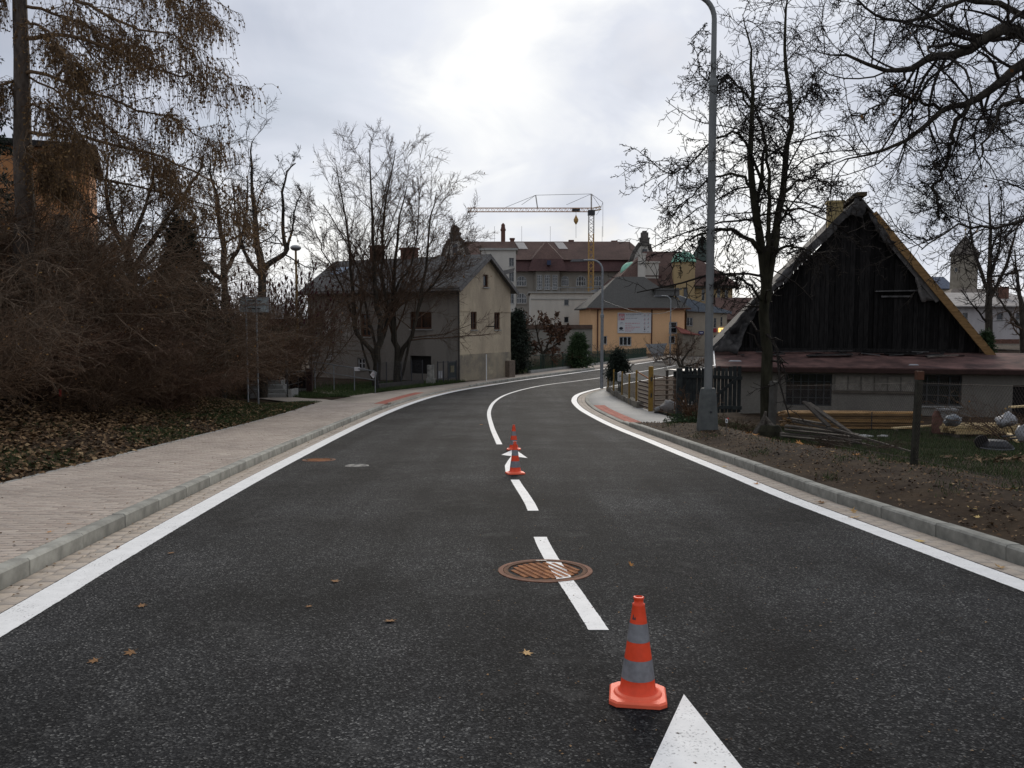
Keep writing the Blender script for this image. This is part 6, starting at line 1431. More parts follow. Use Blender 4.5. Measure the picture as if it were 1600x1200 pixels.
# survey marker with number and the red stake
mk = fz(5.05, 18.0); mk.x = at(1135,665,18).x; mk.z = Hf(mk.x, 18)
root = thing('survey_marker', 'small white survey tag on a stick by the lamp base', 'marker', mk)
MB().box(mk+UP*.12, (.015,.015,.3)).build('stick', OLDWOOD, root); c = MB().box(mk+Vector((0,-.012,.26)), (.05,.006,.09)).build('card', WHITEP, root); MB().box(mk+Vector((0,-.0165,.262)), (.018,.003,.045)).build('printed_mark', mat('mark_black', (.02,.02,.02)), c); MB().box(mk+Vector((.03,0,.31)), (.04,.02,.025)).build('red_ribbon', mat('ribbon_red', (.45,.04,.03)), root)
p = at(97, 690, 17.6); p.z = Hf(p.x, p.y); root = thing('survey_stake', 'wooden stake with red painted top on the leafy bank', 'stake', p)
MB().box(p+UP*.12, (.03,.03,.36)).build('stick', mat('stake_wood', (.17,.10,.05)), root); MB().box(p+UP*.385, (.034,.034,.17)).build('red_top', mat('stake_red', (.5,.03,.03)), root)

# ------------------------------------------------------------------ lamps and sign
def lamp(name, label, base, h, arm, armdir, cone, m, r0=.09, r1=.05, head=True, step=.56):
    base = Vector(base); root = thing(name, label, 'street lamp', base); d = Vector(armdir).normalized()
    z0 = 0
    if cone:
        MB().lathe([(.25,-.15),(.245,.05),(.19,.82),(.165,.93),(.15,.95),(.0,.95)], base, 20).build('base_cone', mat('base_sleeve', (.085,.09,.085), (.12,.125,.115), rough=.8, scale=6), root); MB().box(base+Vector((.02,-.225,.42)), (.05,.03,.05)).build('lock', DARKM, root); z0 = .9
    hs = h*step
    pts = [base+UP*z0, base+UP*hs]; MB().tube(pts, [r0, r0*.9], 14).build('pole', m, root, smooth=False)
    MB().lathe([(r0*1.0,0),(r0*1.12,.03),(r0*1.12,.14),(r0*.7,.2)], base+UP*(hs-.05), 14).build('joint_collar', m, root)
    q = [base+UP*hs, base+UP*(h-arm*.75)]; q += [base+UP*(h-arm*.75)+d*arm*.75*(1-math.cos(t))+UP*arm*.75*math.sin(t) for t in np.linspace(.2, math.pi/2, 7)]; q.append(q[-1]+d*arm*.6)
    MB().tube(q, [r1*1.15]+[r1]*(len(q)-1), 12).build('arm', m, root)
    if head:
        e = q[-1]; MB().hexa([e+d*-.05+Vector((-d.y,d.x,0))*.12-UP*.06, e+d*.65+Vector((-d.y,d.x,0))*.14-UP*.06, e+d*.65-Vector((-d.y,d.x,0))*.14-UP*.06, e+d*-.05-Vector((-d.y,d.x,0))*.12-UP*.06], [e+Vector((-d.y,d.x,0))*.07+UP*.06, e+d*.55+Vector((-d.y,d.x,0))*.09+UP*.05, e+d*.55-Vector((-d.y,d.x,0))*.09+UP*.05, e-Vector((-d.y,d.x,0))*.07+UP*.06]).build('luminaire', mat('lamp_head', (.10,.10,.10)), root)
    return root
LAMPG = mat('lamp_grey', (.16,.165,.16), (.21,.215,.205), rough=.6, scale=4, metal=.2, stretch=(1,1,.3))
b = at(1105, 685, 19.); b.z = Hf(b.x, 19.); lamp('street_lamp', 'large grey lamp post with conical base beside the fruit tree', b, at(1100,-6,19.).z-b.z, .66, (-1,-.15,0), True, LAMPG, .095, .058, step=.80)
b = at(940, 607, 41.); b.z = zf(41)+.05; lamp('street_lamp', 'galvanised lamp post at the inside of the bend', b, 6.3, .7, (-1,.3,0), False, GALV, .085, .05)
b = at(1047, 560, 78.); b.z = zf(78); lamp('street_lamp', 'distant thin lamp post before the right wing of the apricot house', b, 6.4, .7, (-1,0,0), False, GALV, .08, .05)
b = at(466, 600, 39.); b.z = Hf(b.x, 39); zt = at(467, 392, 39).z
root = thing('park_lamp', 'yellow-brown post-top lamp by the steps', 'street lamp', b)
MB().lathe([(.075,-.1),(.075,(zt-b.z)*.5),(.06,(zt-b.z)*.52),(.05,zt-b.z)], b, 12).build('pole', mat('ochre_pole', (.17,.105,.035), (.25,.16,.06), rough=.75, scale=6), root)
T = Vector((b.x, b.y, zt)); MB().lathe([(.05,0),(.17,.03),(.24,.10),(.25,.14)], T, 16).build('lamp_bowl', mat('bowl_grey', (.2,.2,.2), rough=.3), root); MB().lathe([(.255,.14),(.24,.19),(.15,.25),(.02,.27)], T, 16).build('lamp_cap', mat('cap_grey', (.38,.38,.37), rough=.5), root)
# back of the direction sign
Ys = 27.2; b0 = at(388, 640, Ys); b1 = at(404, 640, Ys)
root = thing('direction_sign', 'back of a two-panel road sign on twin grey posts', 'sign', Vector((b0.x, Ys, Hf(b0.x, Ys))))
zt = at(388, 463, Ys).z
for b in (b0, b1): MB().lathe([(.03,-.3),(.03,zt-Hf(b.x,Ys)+.02),(0,zt-Hf(b.x,Ys)+.03)], (b.x, Ys, Hf(b.x,Ys)), 10).build('post', GALV, root)
SB = mat('sign_back', (.34,.39,.39), rough=.55)
for y0, y1 in ((464.5,475.5),(476.5,487.5)):
    a, c = at(374.5, y1, Ys), at(418.5, y0, Ys); pn = MB().box(((a.x+c.x)/2, Ys+.06, (a.z+c.z)/2), (c.x-a.x, .02, c.z-a.z)).build('panel', SB, root)
    fr = MB(); 
    for z in (a.z, c.z): fr.beam((a.x,Ys+.045,z),(c.x,Ys+.045,z), .03, .022)
    for x in (a.x, c.x): fr.beam((x,Ys+.045,a.z),(x,Ys+.045,c.z), .03, .022, (0,1,0))
    fr.build('edge_frame', GALV, pn)
    MB().beam((a.x+.25,Ys+.04,(a.z+c.z)/2),(c.x-.25,Ys+.04,(a.z+c.z)/2), .03, .035).build('clamp_rail', mat('rail_dark', (.05,.052,.055)), pn)

# ------------------------------------------------------------------ steps, gate, railings before the grey house
root = thing('steps', 'worn concrete garden steps beside the road sign', 'steps', (-10.2,34,zf(34)))
for i in range(4):
    c = at(425, 600, 34.2+i*.55); MB().box((c.x-.1-i*.05, 34.3+i*.5, Hf(-10,34)+.08+.15*i), (1.5,.62,.16+.004*i)).build('step', CONC, root)
MB().box((-9.1,34.5,Hf(-9.1,34.5)+.16), (.14,1.1,.34)).build('side_kerb', CONC, root)
root = thing('step_railing', 'thin black pipe railing beside the garden steps', 'railing', (-9,34,zf(34)))
pts = [at(449,605,34.2), at(466,598,36.8), at(481,590,39.)]; pts = [Vector((p.x,p.y,Hf(p.x,p.y))) for p in pts]
for p in pts: MB().tube([p, p+UP*.95], .02, 7).build('upright', DARKM, root)
for z in (.5, .93): MB().tube([p+UP*z for p in pts], .016, 6).build('rail', DARKM, root)
p = at(468, 592, 38.); p.z = Hf(p.x, 38.); root = thing('bin_cabinet', 'dark brown cabinet with pale flat lid by the railing', 'cabinet', p)
MB().box(p+UP*.55, (.72,.6,.75)).build('body', mat('cabinet_brown', (.022,.015,.014), rough=.7), root); MB().box(p+UP*.95, (.82,.7,.05)).build('lid', mat('lid_grey', (.17,.165,.15)), root); MB().box(p+UP*.09, (.76,.62,.18)).build('footing', CONC, root)
p = at(484, 598, 37.2); p.z = Hf(p.x, p.y); o = MB().beam(p-UP*.1, p+UP*1.1, .28, .25).build('brick_pillar', mat('pillar_brown', (.035,.020,.017), rough=.95)); tag(o, 'short dark brown pillar where the ramp railing starts', 'pillar')
# ramp railing with two small signs
a, b = at(489,565,39.), at(586,580,36.3); a2, b2 = at(489,579,39.), at(586,594,36.3)
root = thing('ramp_railing', 'galvanised pipe railing along the ramp with two small signs', 'railing', Vector((b.x,b.y,Hf(b.x,b.y))))
MB().tube([a, a.lerp(b,.98), b-UP*.05+Vector((.05,0,0)), b2], .024, 8).build('top_rail', GALV, root); MB().tube([a2, b2], .02, 8).build('mid_rail', GALV, root)
for t in (.03, .35, .68, 1.0): p = a.lerp(b, t); MB().tube([Vector((p.x,p.y,Hf(p.x,p.y)-.1)), p-UP*.01], .022, 8).build('upright', GALV, root)
PALES = mat('pale_sign', (.62,.60,.59), rough=.5)
c = a.lerp(b,.73); s = thing('ramp_sign', 'small white rectangular sign on the ramp railing', 'sign', c); MB().box(c+Vector((0,-.05,-.02)), (.25,.012,.17)).build('panel', PALES, s)
for k in (-.06,.0,.06): MB().box(c+Vector((k,-.058,-.02)), (.04,.004,.03)).build('printed_mark', PGREY, s)
c = a.lerp(b,.975)-UP*.16; s = thing('diamond_sign', 'small white diamond sign at the low end of the ramp railing', 'sign', c)
MB().prism([c+Vector((.14,-.05,0)), c+Vector((0,-.05,.17)), c+Vector((-.14,-.05,0)), c+Vector((0,-.05,-.17))], (0,.012,0)).build('panel', PALES, s); MB().prism([c+Vector((.05,-.056,0)), c+Vector((0,-.056,.06)), c+Vector((-.05,-.056,0)), c+Vector((0,-.056,-.06))], (0,.004,0)).build('printed_mark', mat('print_pink', (.5,.42,.42)), s)
# garden gate shelter with notice board and ivy
p = at(430, 575, 36.6); p.z = Hf(p.x, p.y)+.6; root = thing('gate_shelter', 'narrow garden gate with dark red fascia overgrown by ivy', 'gate', p)
zt = at(430, 500, 36.6).z; x0, x1 = at(416,500,36.6).x, at(450,500,36.6).x
for x in (x0+.1, x1-.1): MB().box((x,36.6,(p.z+zt)/2-.2), (.07,.07,zt-p.z+.4)).build('post', GALV, root)
MB().box(((x0+x1)/2,36.55,zt), (x1-x0,.12,.28)).build('fascia', mat('fascia_red', (.085,.022,.018), rough=.8), root)
for i in range(6): MB().box((x0+.2+i*.12,36.62,p.z+.5), (.03,.03,1.3)).build('bar', DARKM, root)
r = np.random.default_rng(9); n_ = 900; c = np.stack([r.uniform(x0-.15,x1+.1,n_), 36.5+r.normal(0,.12,n_), zt-.25-np.abs(r.normal(0,.4,n_))], 1); a_ = norm(r.normal(0,1,c.shape)); b_ = norm(np.cross(a_, r.normal(0,1,c.shape)))
link('ivy', mesh_np('ivy', np.stack([c-a_*.05,c+b_*.04,c+a_*.05,c-b_*.04],1).reshape(-1,3), np.arange(n_*4).reshape(-1,4)), mat('ivy_leaf', (.04,.05,.02), cols=[(.02,.026,.012),(.04,.05,.02),(.08,.07,.02)], island=1), root, 'stuff')
c = at(432, 487, 36.4); s = thing('notice_board', 'white notice board above the garden gate', 'sign', c); MB().box(c, (.66,.05,.62)).build('panel', mat('notice_white', (.42,.40,.37)), s); MB().box(c+Vector((.30,-.03,0)), (.06,.02,.62)).build('edge', WHITEP, s); MB().box(c+Vector((.14,-.03,-.22)), (.2,.015,.06)).build('printed_mark', PBLK, s)
c = at(426, 531, 36.4); o = MB().box(c, (.14,.03,.14)).build('number_plate', WHITEP); tag(o, 'tiny white plate on the garden gate bars', 'sign')
# yard fence
root = thing('yard_fence', 'dark wire fence with steel posts in front of the grey house', 'fence', at(640,592,41.5))
fpts = [at(590,594,38.6), at(604,593,39.4), at(627,591,40.6), at(643,590,41.6), at(660,589,42.6)]
fpts = [Vector((p.x,p.y,Hf(p.x,p.y))) for p in fpts]
for p in fpts: MB().tube([p, p+UP*1.3], .028, 7).build('post', DARKM, root)
PP = []
for p, q in zip(fpts[:-1], fpts[1:]):
    for z in np.arange(.25, 1.3, .075): PP.append([tuple(p+UP*z), tuple(q+UP*z)])
    for t in np.arange(0, 1, .05): c = p.lerp(q, t); PP.append([tuple(c+UP*.25), tuple(c+UP*1.28)])
    MB().beam(p+UP*.12, q+UP*.12, .18, .34).build('plinth', mat('plinth_dark', (.055,.05,.045), rough=.95), root)
PP = np.array(PP); link('wire_mesh', Acc().tubes(PP, np.full(PP.shape[:2], .0025), 3).mesh('wire_mesh'), DARKM, root, 'stuff')
p = at(673, 597, 43.2); p.z = Hf(p.x,p.y); root = thing('concrete_pillar', 'pale flaking concrete gate pillar before the grey house', 'pillar', p); MB().box(p+UP*.5, (.34,.34,1.05)).build('shaft', mat('flaking', (.13,.125,.11), (.34,.33,.29), rough=.95, scale=3), root); MB().box(p+UP*.15, (.46,.42,.34)).build('foot', MATS['flaking'], root)
pA, pB = at(684,597,43.6), at(713,596,45.2); pA.z = Hf(pA.x,pA.y); pB.z = Hf(pB.x,pB.y)
root = thing('yard_gate', 'dark steel yard gate with small beige panel at the house corner', 'gate', pA); gu = (pB-pA); 
for t in (0,.3,.55,1): c = pA+gu*t; MB().tube([c, c+UP*1.2], .035, 7).build('upright', DARKM, root)
for z in (.25, 1.15): MB().tube([pA+UP*z, pB+UP*z], .02, 6).build('rail', DARKM, root)
MB().quad(pA+gu*.58+UP*.28, pA+gu*.98+UP*.28, pA+gu*.98+UP*1.12, pA+gu*.58+UP*1.12).build('sheet', mat('gate_sheet', (.03,.036,.036), rough=.7), root)
c = pA+gu*.78+UP*.75; MB().box(c+Vector((0,-.03,0)), (.36,.02,.36), u=gu.normalized()).build('panel', mat('gate_panel', (.14,.125,.08)), root)
for t in (.08, .2): c = pA+gu*t+UP*.5; MB().box(c+Vector((0,-.03,0)), (.16,.02,.38), u=gu.normalized()).build('white_scrap', mat('scrap_white', (.26,.26,.26)), root)
# green fence along the far pavement, white marker post
root = thing('green_fence', 'dark green panel fence along the far pavement', 'fence', (float(LW(60))-.5,60,zf(60)))
GRN = mat('fence_green', (.016,.035,.026), (.028,.05,.038), rough=.7)
gy = list(np.arange(57, 99, 2.5)); gp = [Vector((float(LW(y))-.35, y, zf(y)+.1)) for y in gy]
for p in gp: MB().box(p+UP*.65, (.06,.06,1.3)).build('post', GRN, root)
for p, q in zip(gp[:-1], gp[1:]):
    mb = MB(); mb.beam(p+UP*.2, q+UP*.2, .03, .03); mb.beam(p+UP*1.2, q+UP*1.2, .03, .03)
    for t in np.arange(.05, 1, .075): c = p.lerp(q, t); mb.beam(c+UP*.2, c+UP*1.2, .03, .03, (1,0,0))
    mb.build('panel', GRN, root, 'stuff')
    MB().beam(p+UP*.02+Vector((.12,0,0)), q+UP*.02+Vector((.12,0,0)), .16, .3).build('kerb_wall', CONC, root)
p = Vector((float(LX(66))-.95, 66, zf(66)+.1)); root = thing('marker_post', 'slim white marker post on the far pavement', 'post', p); MB().lathe([(.06,0),(.06,1.0),(.03,1.06)], p, 10).build('shaft', WHITEP, root); MB().lathe([(.063,.75),(.063,.9)], p, 10, cap=False).build('band', DARKM, root)
p = at(890+ -140, 590, 47.5); 
o = MB().tube([at(760,590,46.6)-UP*.2, at(760,590,46.6)+UP*1.3], .03, 8).build('thin_post', WHITEP); tag(o, 'thin white post in front of the beige gable', 'post')
p = at(1018,560,88); root = thing('metal_frame', 'grey folded metal frame leaning by the apricot house fence', 'frame', p); MB().beam(p-UP*1.0, p+Vector((1.6,0,1.6)), .06, .12).build('bar', GALV, root); MB().beam(p+Vector((-.6,0,1.5)), p+Vector((1.0,0,-1.0)), .06, .12).build('bar', GALV, root); MB().add([p+Vector((-.6,.05,1.5)),p+Vector((1.6,.05,1.6)),p+Vector((1.2,.05,.2)),p+Vector((.2,.05,.2))],[(0,1,2,3)]).build('sheet', GALV, root)
# sloping grassy bank in front of the apricot house is part of the ground; overhead cables cross the street
def cable(label, pts, sag, r=.012):
    P0 = [Vector(p) for p in pts]; q = []
    for t in np.linspace(0, 1, 13): q.append(P0[0].lerp(P0[1], t)-UP*sag*4*t*(1-t))
    o = MB().tube(q, r, 4).build('overhead_cable', DARKM); tag(o, label, 'cable')
cable('overhead cable from the apricot roof to the second lamp', (at(1060,478,120), at(943,470,45)), .9, .02)

# ------------------------------------------------------------------ tower crane
def crane():
    Y = 174.; YC = mat('crane_yellow', (.34,.20,.06), (.42,.26,.09), rough=.6); WC = mat('crane_pale', (.42,.40,.36), rough=.6)
    b = at(923, 470, Y); b.z = -4; zt = at(923, 328, Y).z
    root = thing('tower_crane', 'yellow tower crane rising behind the school roof', 'crane', b)
    def lattice(p, q, w, n, r, m, name, side=(1,0,0)):
        mb = MB(); p, q = Vector(p), Vector(q); d = (q-p); a = d.cross(Vector(side)).normalized()*w/2; c = d.cross(a).normalized()*w/2
        cs = [a+c, a-c, -a-c, -a+c]
        for k in cs: mb.beam(p+k, q+k, r*2, r*2)
        for i in range(n):
            for j in range(4):
                A_, B_ = cs[j], cs[(j+1) % 4]; s, e = p+d*i/n, p+d*(i+1)/n
                if i % 2: A_, B_ = B_, A_
                mb.beam(s+A_, e+B_, r*1.3, r*1.3)
        return mb.build(name, m, root)
    zs = at(923, 365, Y).z
    lattice((b.x,Y,b.z), (b.x,Y,zs), 1.0, 22, .085, YC, 'lower_mast', (0,1,0)); lattice((b.x,Y,zs), (b.x,Y,zt), 1.05, 6, .07, WC, 'upper_mast', (0,1,0))
    J = Vector((b.x, Y, zt)); tip = at(730, 328, Y-4); tail = at(939, 325, Y)
    lattice(J, tip, .75, 44, .042, mat('crane_jib', (.46,.24,.10)), 'jib', (0,0,1)); lattice(J, tail, .6, 3, .06, YC, 'counter_jib', (0,0,1))
    ap = at(924, 303, Y); ms = at(840, 326, Y-2); mt = at(837, 305, Y-2)
    MB().beam(J, ap, .28, .28).build('apex_mast', WC, root); MB().beam(ms, mt, .22, .22).build('jib_post', WC, root)
    for p, q in ((ap, tail), (ap, mt), (ap, at(885,320,Y-1)), (mt, at(790,324,Y-3)), (mt, at(815,320,Y-2)), (tail, at(932,336,Y)), (tail, at(942,316,Y)), (at(942,316,Y), ap)): MB().beam(p, q, .07, .07).build('tie_rod', DARKM, root)
    MB().beam(at(942,316,Y), at(942,370,Y), .06, .06).build('counter_rope', DARKM, root)
    MB().box(J+UP*-.6, (1.4,1.4,1.0)).build('slewing_ring', DARKM, root)
    tr = at(900, 328, Y-.8); MB().box(tr, (1.6,1.0,.4)).build('trolley', DARKM, root); hk = at(900, 343, Y-.8); MB().beam(tr, hk, .06, .06).build('hoist_rope', DARKM, root); MB().lathe([(.1,-1.0),(.45,-.4),(.5,0),(.2,.6),(.06,.9)], hk, 8).build('hook_block', YC, root); MB().beam(hk-UP*1.0, at(900,372,Y-.8), .06, .06).build('load_rope', DARKM, root)
crane()

# ------------------------------------------------------------------ traffic cones
ORG = mat('cone_orange', (.86,.075,.022), rough=.5, scale=12, var=.1, spec=.35, bump=.1, bscale=30); REFL = mat('cone_band', (.22,.22,.225), rough=.45, scale=25, var=.18, spec=.4); ORGW = mat('cone_worn', (.90,.15,.075), rough=.55, var=.08)
def cone(label, x, y, rz, wear=False):
    root = thing('traffic_cone', label, 'cone', (0,0,0), 'traffic cones on the centre line'); s = .137; c = .035
    ring = lambda h, k: [(-s*k+c,-s*k,h),(s*k-c,-s*k,h),(s*k,-s*k+c,h),(s*k,s*k-c,h),(s*k-c,s*k,h),(-s*k+c,s*k,h),(-s*k,s*k-c,h),(-s*k,-s*k+c,h)]
    mb = MB(); V = ring(.004,1)+ring(.02,1)+ring(.028,.95); mb.add(V, [tuple(reversed(range(8))), tuple(range(16,24))]+[(k+i,k+(i+1)%8,k+8+(i+1)%8,k+8+i) for k in (0,8) for i in range(8)])
    mb.lathe([(.118,.028),(.112,.036),(.098,.042)], (0,0,0), 28, cap=False); bs = mb.build('base', ORGW, root, local=True)
    rad = lambda z: .0885+(.029-.0885)*(z-.04)/(.46-.04)
    seg = lambda z0, z1, d=0: MB().lathe([(rad(z0)+d,z0),(rad(z1)+d,z1)], (0,0,0), 28, cap=False)
    MB().lathe([(.0985,.041),(rad(.05),.05)]+[(rad(z),z) for z in (.10,.2,.3,.4,.455)]+[(.031,.462),(.0225,.464),(.0225,.484),(.026,.488),(.026,.496),(.019,.498),(.0185,.47)], (0,0,0), 28, cap=False).build('body', ORG, root, smooth=True, local=True)
    for z0, z1 in ((.105,.20),(.285,.372)): seg(z0, z1, .0016).build('reflective_band', REFL, root, smooth=True, local=True)
    if wear:
        r = random.Random(1)
        q = [(a, .405+r.uniform(-.016,.016)) for a in np.linspace(-2.45,-1.95,6)]; P_ = [(math.cos(a)*(rad(z)+.0012), math.sin(a)*(rad(z)+.0012), z) for a, z in q]+[(math.cos(a)*(rad(.392)+.0012), math.sin(a)*(rad(.392)+.0012), .392) for a in np.linspace(-1.95,-2.45,4)]
        MB().quad(*P_).build('scuff', mat('scuff_grey', (.12,.06,.06)), root, local=True)
    root.location = (x, y, zf(y)); root.rotation_euler = (math.atan(-.0554), 0, rz)
cone('nearest orange cone with two grey bands and chipped top', .612, 3.93, R_(-8), True)
cone('middle orange cone standing before the bent arrow', .05, 12.65, R_(12))
cone('farthest orange cone beyond the bent arrow', .035, 16.45, R_(-4))

# ------------------------------------------------------------------ manhole covers
RUSTC = mat('rusty_cast_iron', (.17,.055,.018), (.34,.135,.045), rough=.9, scale=14, detail=8, bump=.5, bscale=70, big=.3, bigscale=4)
RUSTD = mat('rusty_dark_iron', (.05,.026,.015), (.16,.07,.032), rough=.9, scale=14, bump=.5, bscale=70)
RUSTF = mat('rusty_frame', (.14,.065,.04), (.24,.12,.075), rough=.9, scale=9, bump=.5, bscale=60)
def manhole(label, x, y, rad, ang):
    root = thing('manhole_cover', label, 'manhole cover', (x, y, zf(y))); root.rotation_euler = (math.atan(-.0554), 0, 0)
    MB().lathe([(rad,-.03),(rad,.006),(rad*.90,.008),(rad*.89,-.002),(rad*.86,-.002)], (0,0,0), 48, cap=False).build('frame_ring', RUSTF, root, local=True)
    lid = MB().lathe([(rad*.885,-.004),(rad*.885,.007),(rad*.80,.008),(rad*.79,-.001),(rad*.70,-.001),(.002,-.0005)], (0,0,0), 48, cap=False).build('lid', RUSTD, root, local=True)
    ca, sa = math.cos(ang), math.sin(ang); r = rad*.70; step = rad*.155
    k = -5
    for k in range(-5, 6):
        o = k*step
        if abs(o) >= r*.97: continue
        hl = math.sqrt(r*r-o*o); w = step*.27
        p = lambda s, t, z: (ca*s-sa*t, sa*s+ca*t, z)
        q = [p(-hl,o-w,-.003), p(hl,o-w,-.003), p(hl,o+w,-.003), p(-hl,o+w,-.003)]; MB().hexa(q, [(a_,b_,.0055) for a_,b_,_ in q]).build('rib', RUSTC, lid, local=True)
        n_ = int(2*hl/(step*.55))
        mb = MB()
        for i in range(n_):
            s = -hl+(i+.5)*2*hl/n_; oo = o+step/2
            if s*s+oo*oo > r*r*.93: continue
            q = [p(s-.006,oo-w*.75,-.003), p(s+.006,oo-w*.75,-.003), p(s+.006,oo+w*.75,-.003), p(s-.006,oo+w*.75,-.003)]; mb.hexa(q, [(a_,b_,.004) for a_,b_,_ in q])
        if mb.v: mb.build('stud_row', RUSTC, lid, 'stuff', local=True)
    MB().box((-.02, rad*.845, .006), (.09,.03,.006)).build('key_slot', DARKM, lid, local=True)
manhole('rusty ribbed manhole cover crossed by the white centre dash', .265, 6.5, .375, R_(-64))
manhole('rusty round cover at the left edge line', -3.42, 14.6, .29, R_(20))
o = MB().lathe([(.0,.006),(.17,.006),(.2,.002)], (-2.58, 13.7, zf(13.7)), 20, cap=False); oo = o.build('pale_patch', mat('dry_mortar', (.30,.29,.26), (.05,.05,.05), rough=1, scale=9, lo=.45, hi=.6)); tag(oo, 'pale dried mortar spot on the left lane', 'stain')

# ------------------------------------------------------------------ leaves, litter, grass, soil
def maple_leaf(curl=.25, seed=0):
    r = random.Random(seed); out = []
    spec = [(-90,.30),(-60,.55),(-35,.42),(-10,.95),(12,.50),(35,.92),(62,.5),(90,1.05),(118,.5),(145,.92),(168,.5),(190,.95),(215,.42),(240,.55)]
    for a, q in spec:
        q *= r.uniform(.88, 1.1); x, y = q*math.cos(R_(a)), q*math.sin(R_(a)); out.append((x*.5, y*.5, curl*(x*x*.5+.35*y*y)*r.uniform(.5,1.4)*.5+.02))
    mb = MB(); mb.add([(0,0,.03)]+out, [(0, i+1, (i+1) % len(out)+1) for i in range(len(out))])
    mb.tube([(0,-.14,.02),(0.02,-.32,.03),(.05,-.5,.02)], .012, 4)
    return mb.mesh('fallen_leaf')
LM = [maple_leaf(.2, 1), maple_leaf(.55, 2), maple_leaf(.9, 3)]
LEAFM = [mat('leaf_tan', (.44,.27,.11), (.56,.37,.17), rough=.85, scale=6), mat('leaf_orange', (.40,.17,.045), (.52,.26,.08), rough=.85, scale=6), mat('leaf_brown', (.17,.085,.035), (.26,.14,.06), rough=.9, scale=6), mat('leaf_yellow', (.52,.36,.12), (.60,.44,.18), rough=.85, scale=6)]
LMESH = {}
def leaf(label, x, y, z, size, kind, m, seed, tilt=.12):
    key = (kind, m)
    if key not in LMESH: q = LM[kind].copy(); q.materials.append(LEAFM[m]); LMESH[key] = q
    r = random.Random(seed); o = bpy.data.objects.new('fallen_leaf', LMESH[key]); COL.objects.link(o)
    o.location = (x, y, z); o.scale = (size,)*3; o.rotation_euler = (r.uniform(-tilt,tilt)-.055, r.uniform(-tilt,tilt), r.uniform(0, 6.28)); tag(o, label, 'leaf', 'fallen leaves')
def roadleaf(label, px, py, size, kind, m, seed, off=0.0, tilt=.12):
    lo, hi = 2.0, 60.0
    for _ in range(50):
        mid = (lo+hi)/2
        if at(px, py, mid).z > zf(mid)+off: lo = mid
        else: hi = mid
    p = at(px, py, lo); leaf(label, p.x, p.y, zf(lo)+off+.006, size, kind, m, seed, tilt)
roadleaf('flat tan maple leaf on the asphalt left of the nearest cone', 822, 1022, .085, 0, 0, 1)
roadleaf('curled brown leaf on the asphalt right of the manhole', 985, 884, .075, 2, 1, 2, tilt=.6)
roadleaf('brown leaf pressed on the left lane, nearest to the camera', 148, 1034, .085, 0, 2, 3); roadleaf('larger brown leaf pressed on the left lane beside it', 205, 1021, .09, 0, 2, 4)
roadleaf('single brown leaf on the left lane below the edge line', 220, 948, .085, 0, 2, 5); roadleaf('tiny brown leaf near the left edge line', 268, 865, .08, 0, 2, 6); roadleaf('pale brown leaf in the middle of the left lane', 523, 909, .09, 0, 2, 7)
roadleaf('dull brown leaf flattened left of centre', 610, 972, .10, 0, 2, 8); roadleaf('small reddish leaf in the left lane', 483, 949, .06, 0, 2, 9); roadleaf('brown leaf on the lane before the centre line curve', 752, 664, .14, 1, 1, 10)
roadleaf('orange leaf lying on the right edge line', 1182, 757, .13, 1, 1, 11); roadleaf('orange leaf in the right gutter farthest away', 1131, 730, .12, 1, 0, 12); roadleaf('brown leaf in the right gutter before the pair', 1282, 786, .14, 1, 2, 13)
roadleaf('upright tan leaf against the right kerb', 1332, 800, .13, 2, 0, 14, tilt=.7); roadleaf('tan leaf under the upright leaf in the right gutter', 1334, 810, .13, 1, 0, 15); roadleaf('flat yellow leaf in the right gutter', 1437, 846, .12, 0, 3, 16); roadleaf('curled tan leaf nearest in the right gutter', 1562, 888, .10, 2, 0, 17, tilt=.4)
roadleaf('small orange leaf on the left pavement near the kerb', 78, 832, .075, 0, 1, 18, .12); roadleaf('tiny orange leaf on the left pavement', 108, 819, .06, 0, 1, 19, .12)
roadleaf('dark crumpled leaf on the left edge line', 183, 858, .075, 2, 2, 20, tilt=.5)
for i, (px, py, Y, s, k, m) in enumerate(((1517,829,8.3,.13,1,3),(1527,838,8.0,.08,1,3),(1250,702,15.6,.2,2,1),(1280,708,15.0,.16,2,1),(1300,720,14.2,.12,1,0),(1338,726,13.6,.16,2,1),(1170,680,18.2,.2,2,1),(1180,682,18.0,.16,2,1),(1580,790,9.2,.14,1,3))):
    p = at(px, py, Y); leaf(['yellow leaf on the soil nearest the kerb at right','small yellow leaf just below it on the soil','big curled orange leaf before the board pile','orange leaf right of the big curled one','tan leaf on the soil below the board pile','curled orange leaf below the brush heap','orange leaf at the foot of the stump','brown-orange leaf beside the stump leaf','yellow leaf on the grass at the right edge'][i], p.x, Y, Hf(p.x, Y)+.03, s, k, m, 40+i, .4)
def scatter_quads(name, X, Yy, Z, size, m, r, parent=None, flat=.35):
    n = len(X); c = np.stack([X, Yy, Z], 1); az = r.uniform(0, 6.28, n); a = norm(np.stack([np.cos(az), np.sin(az), r.normal(0, flat, n)], 1)); b = norm(np.stack([-np.sin(az), np.cos(az), r.normal(0, flat, n)], 1))
    s = (size*r.uniform(.5, 1.3, n))[:, None]; up = np.array([0, 0, 1.])*s*.25
    V = np.stack([c-a*s*.6, c+b*s*.42+up*r.uniform(0, 1, (n,1)), c+a*s*.6, c-b*s*.42+up*r.uniform(0, 1, (n,1))], 1).reshape(-1, 3)
    T = np.arange(n)[:, None]*4; T = np.concatenate([T+[0,1,2], T+[0,2,3]], 0)
    return link(name, mesh_np(name, V, None, T), m, parent, 'stuff')
r = np.random.default_rng(12)
LIT = mat('litter_leaf', (.2,.1,.05), cols=[(.04,.025,.014),(.09,.052,.025),(.16,.095,.045),(.26,.16,.078),(.06,.035,.018),(.12,.065,.03),(.38,.26,.135)], island=1, rough=.9, var=.2)
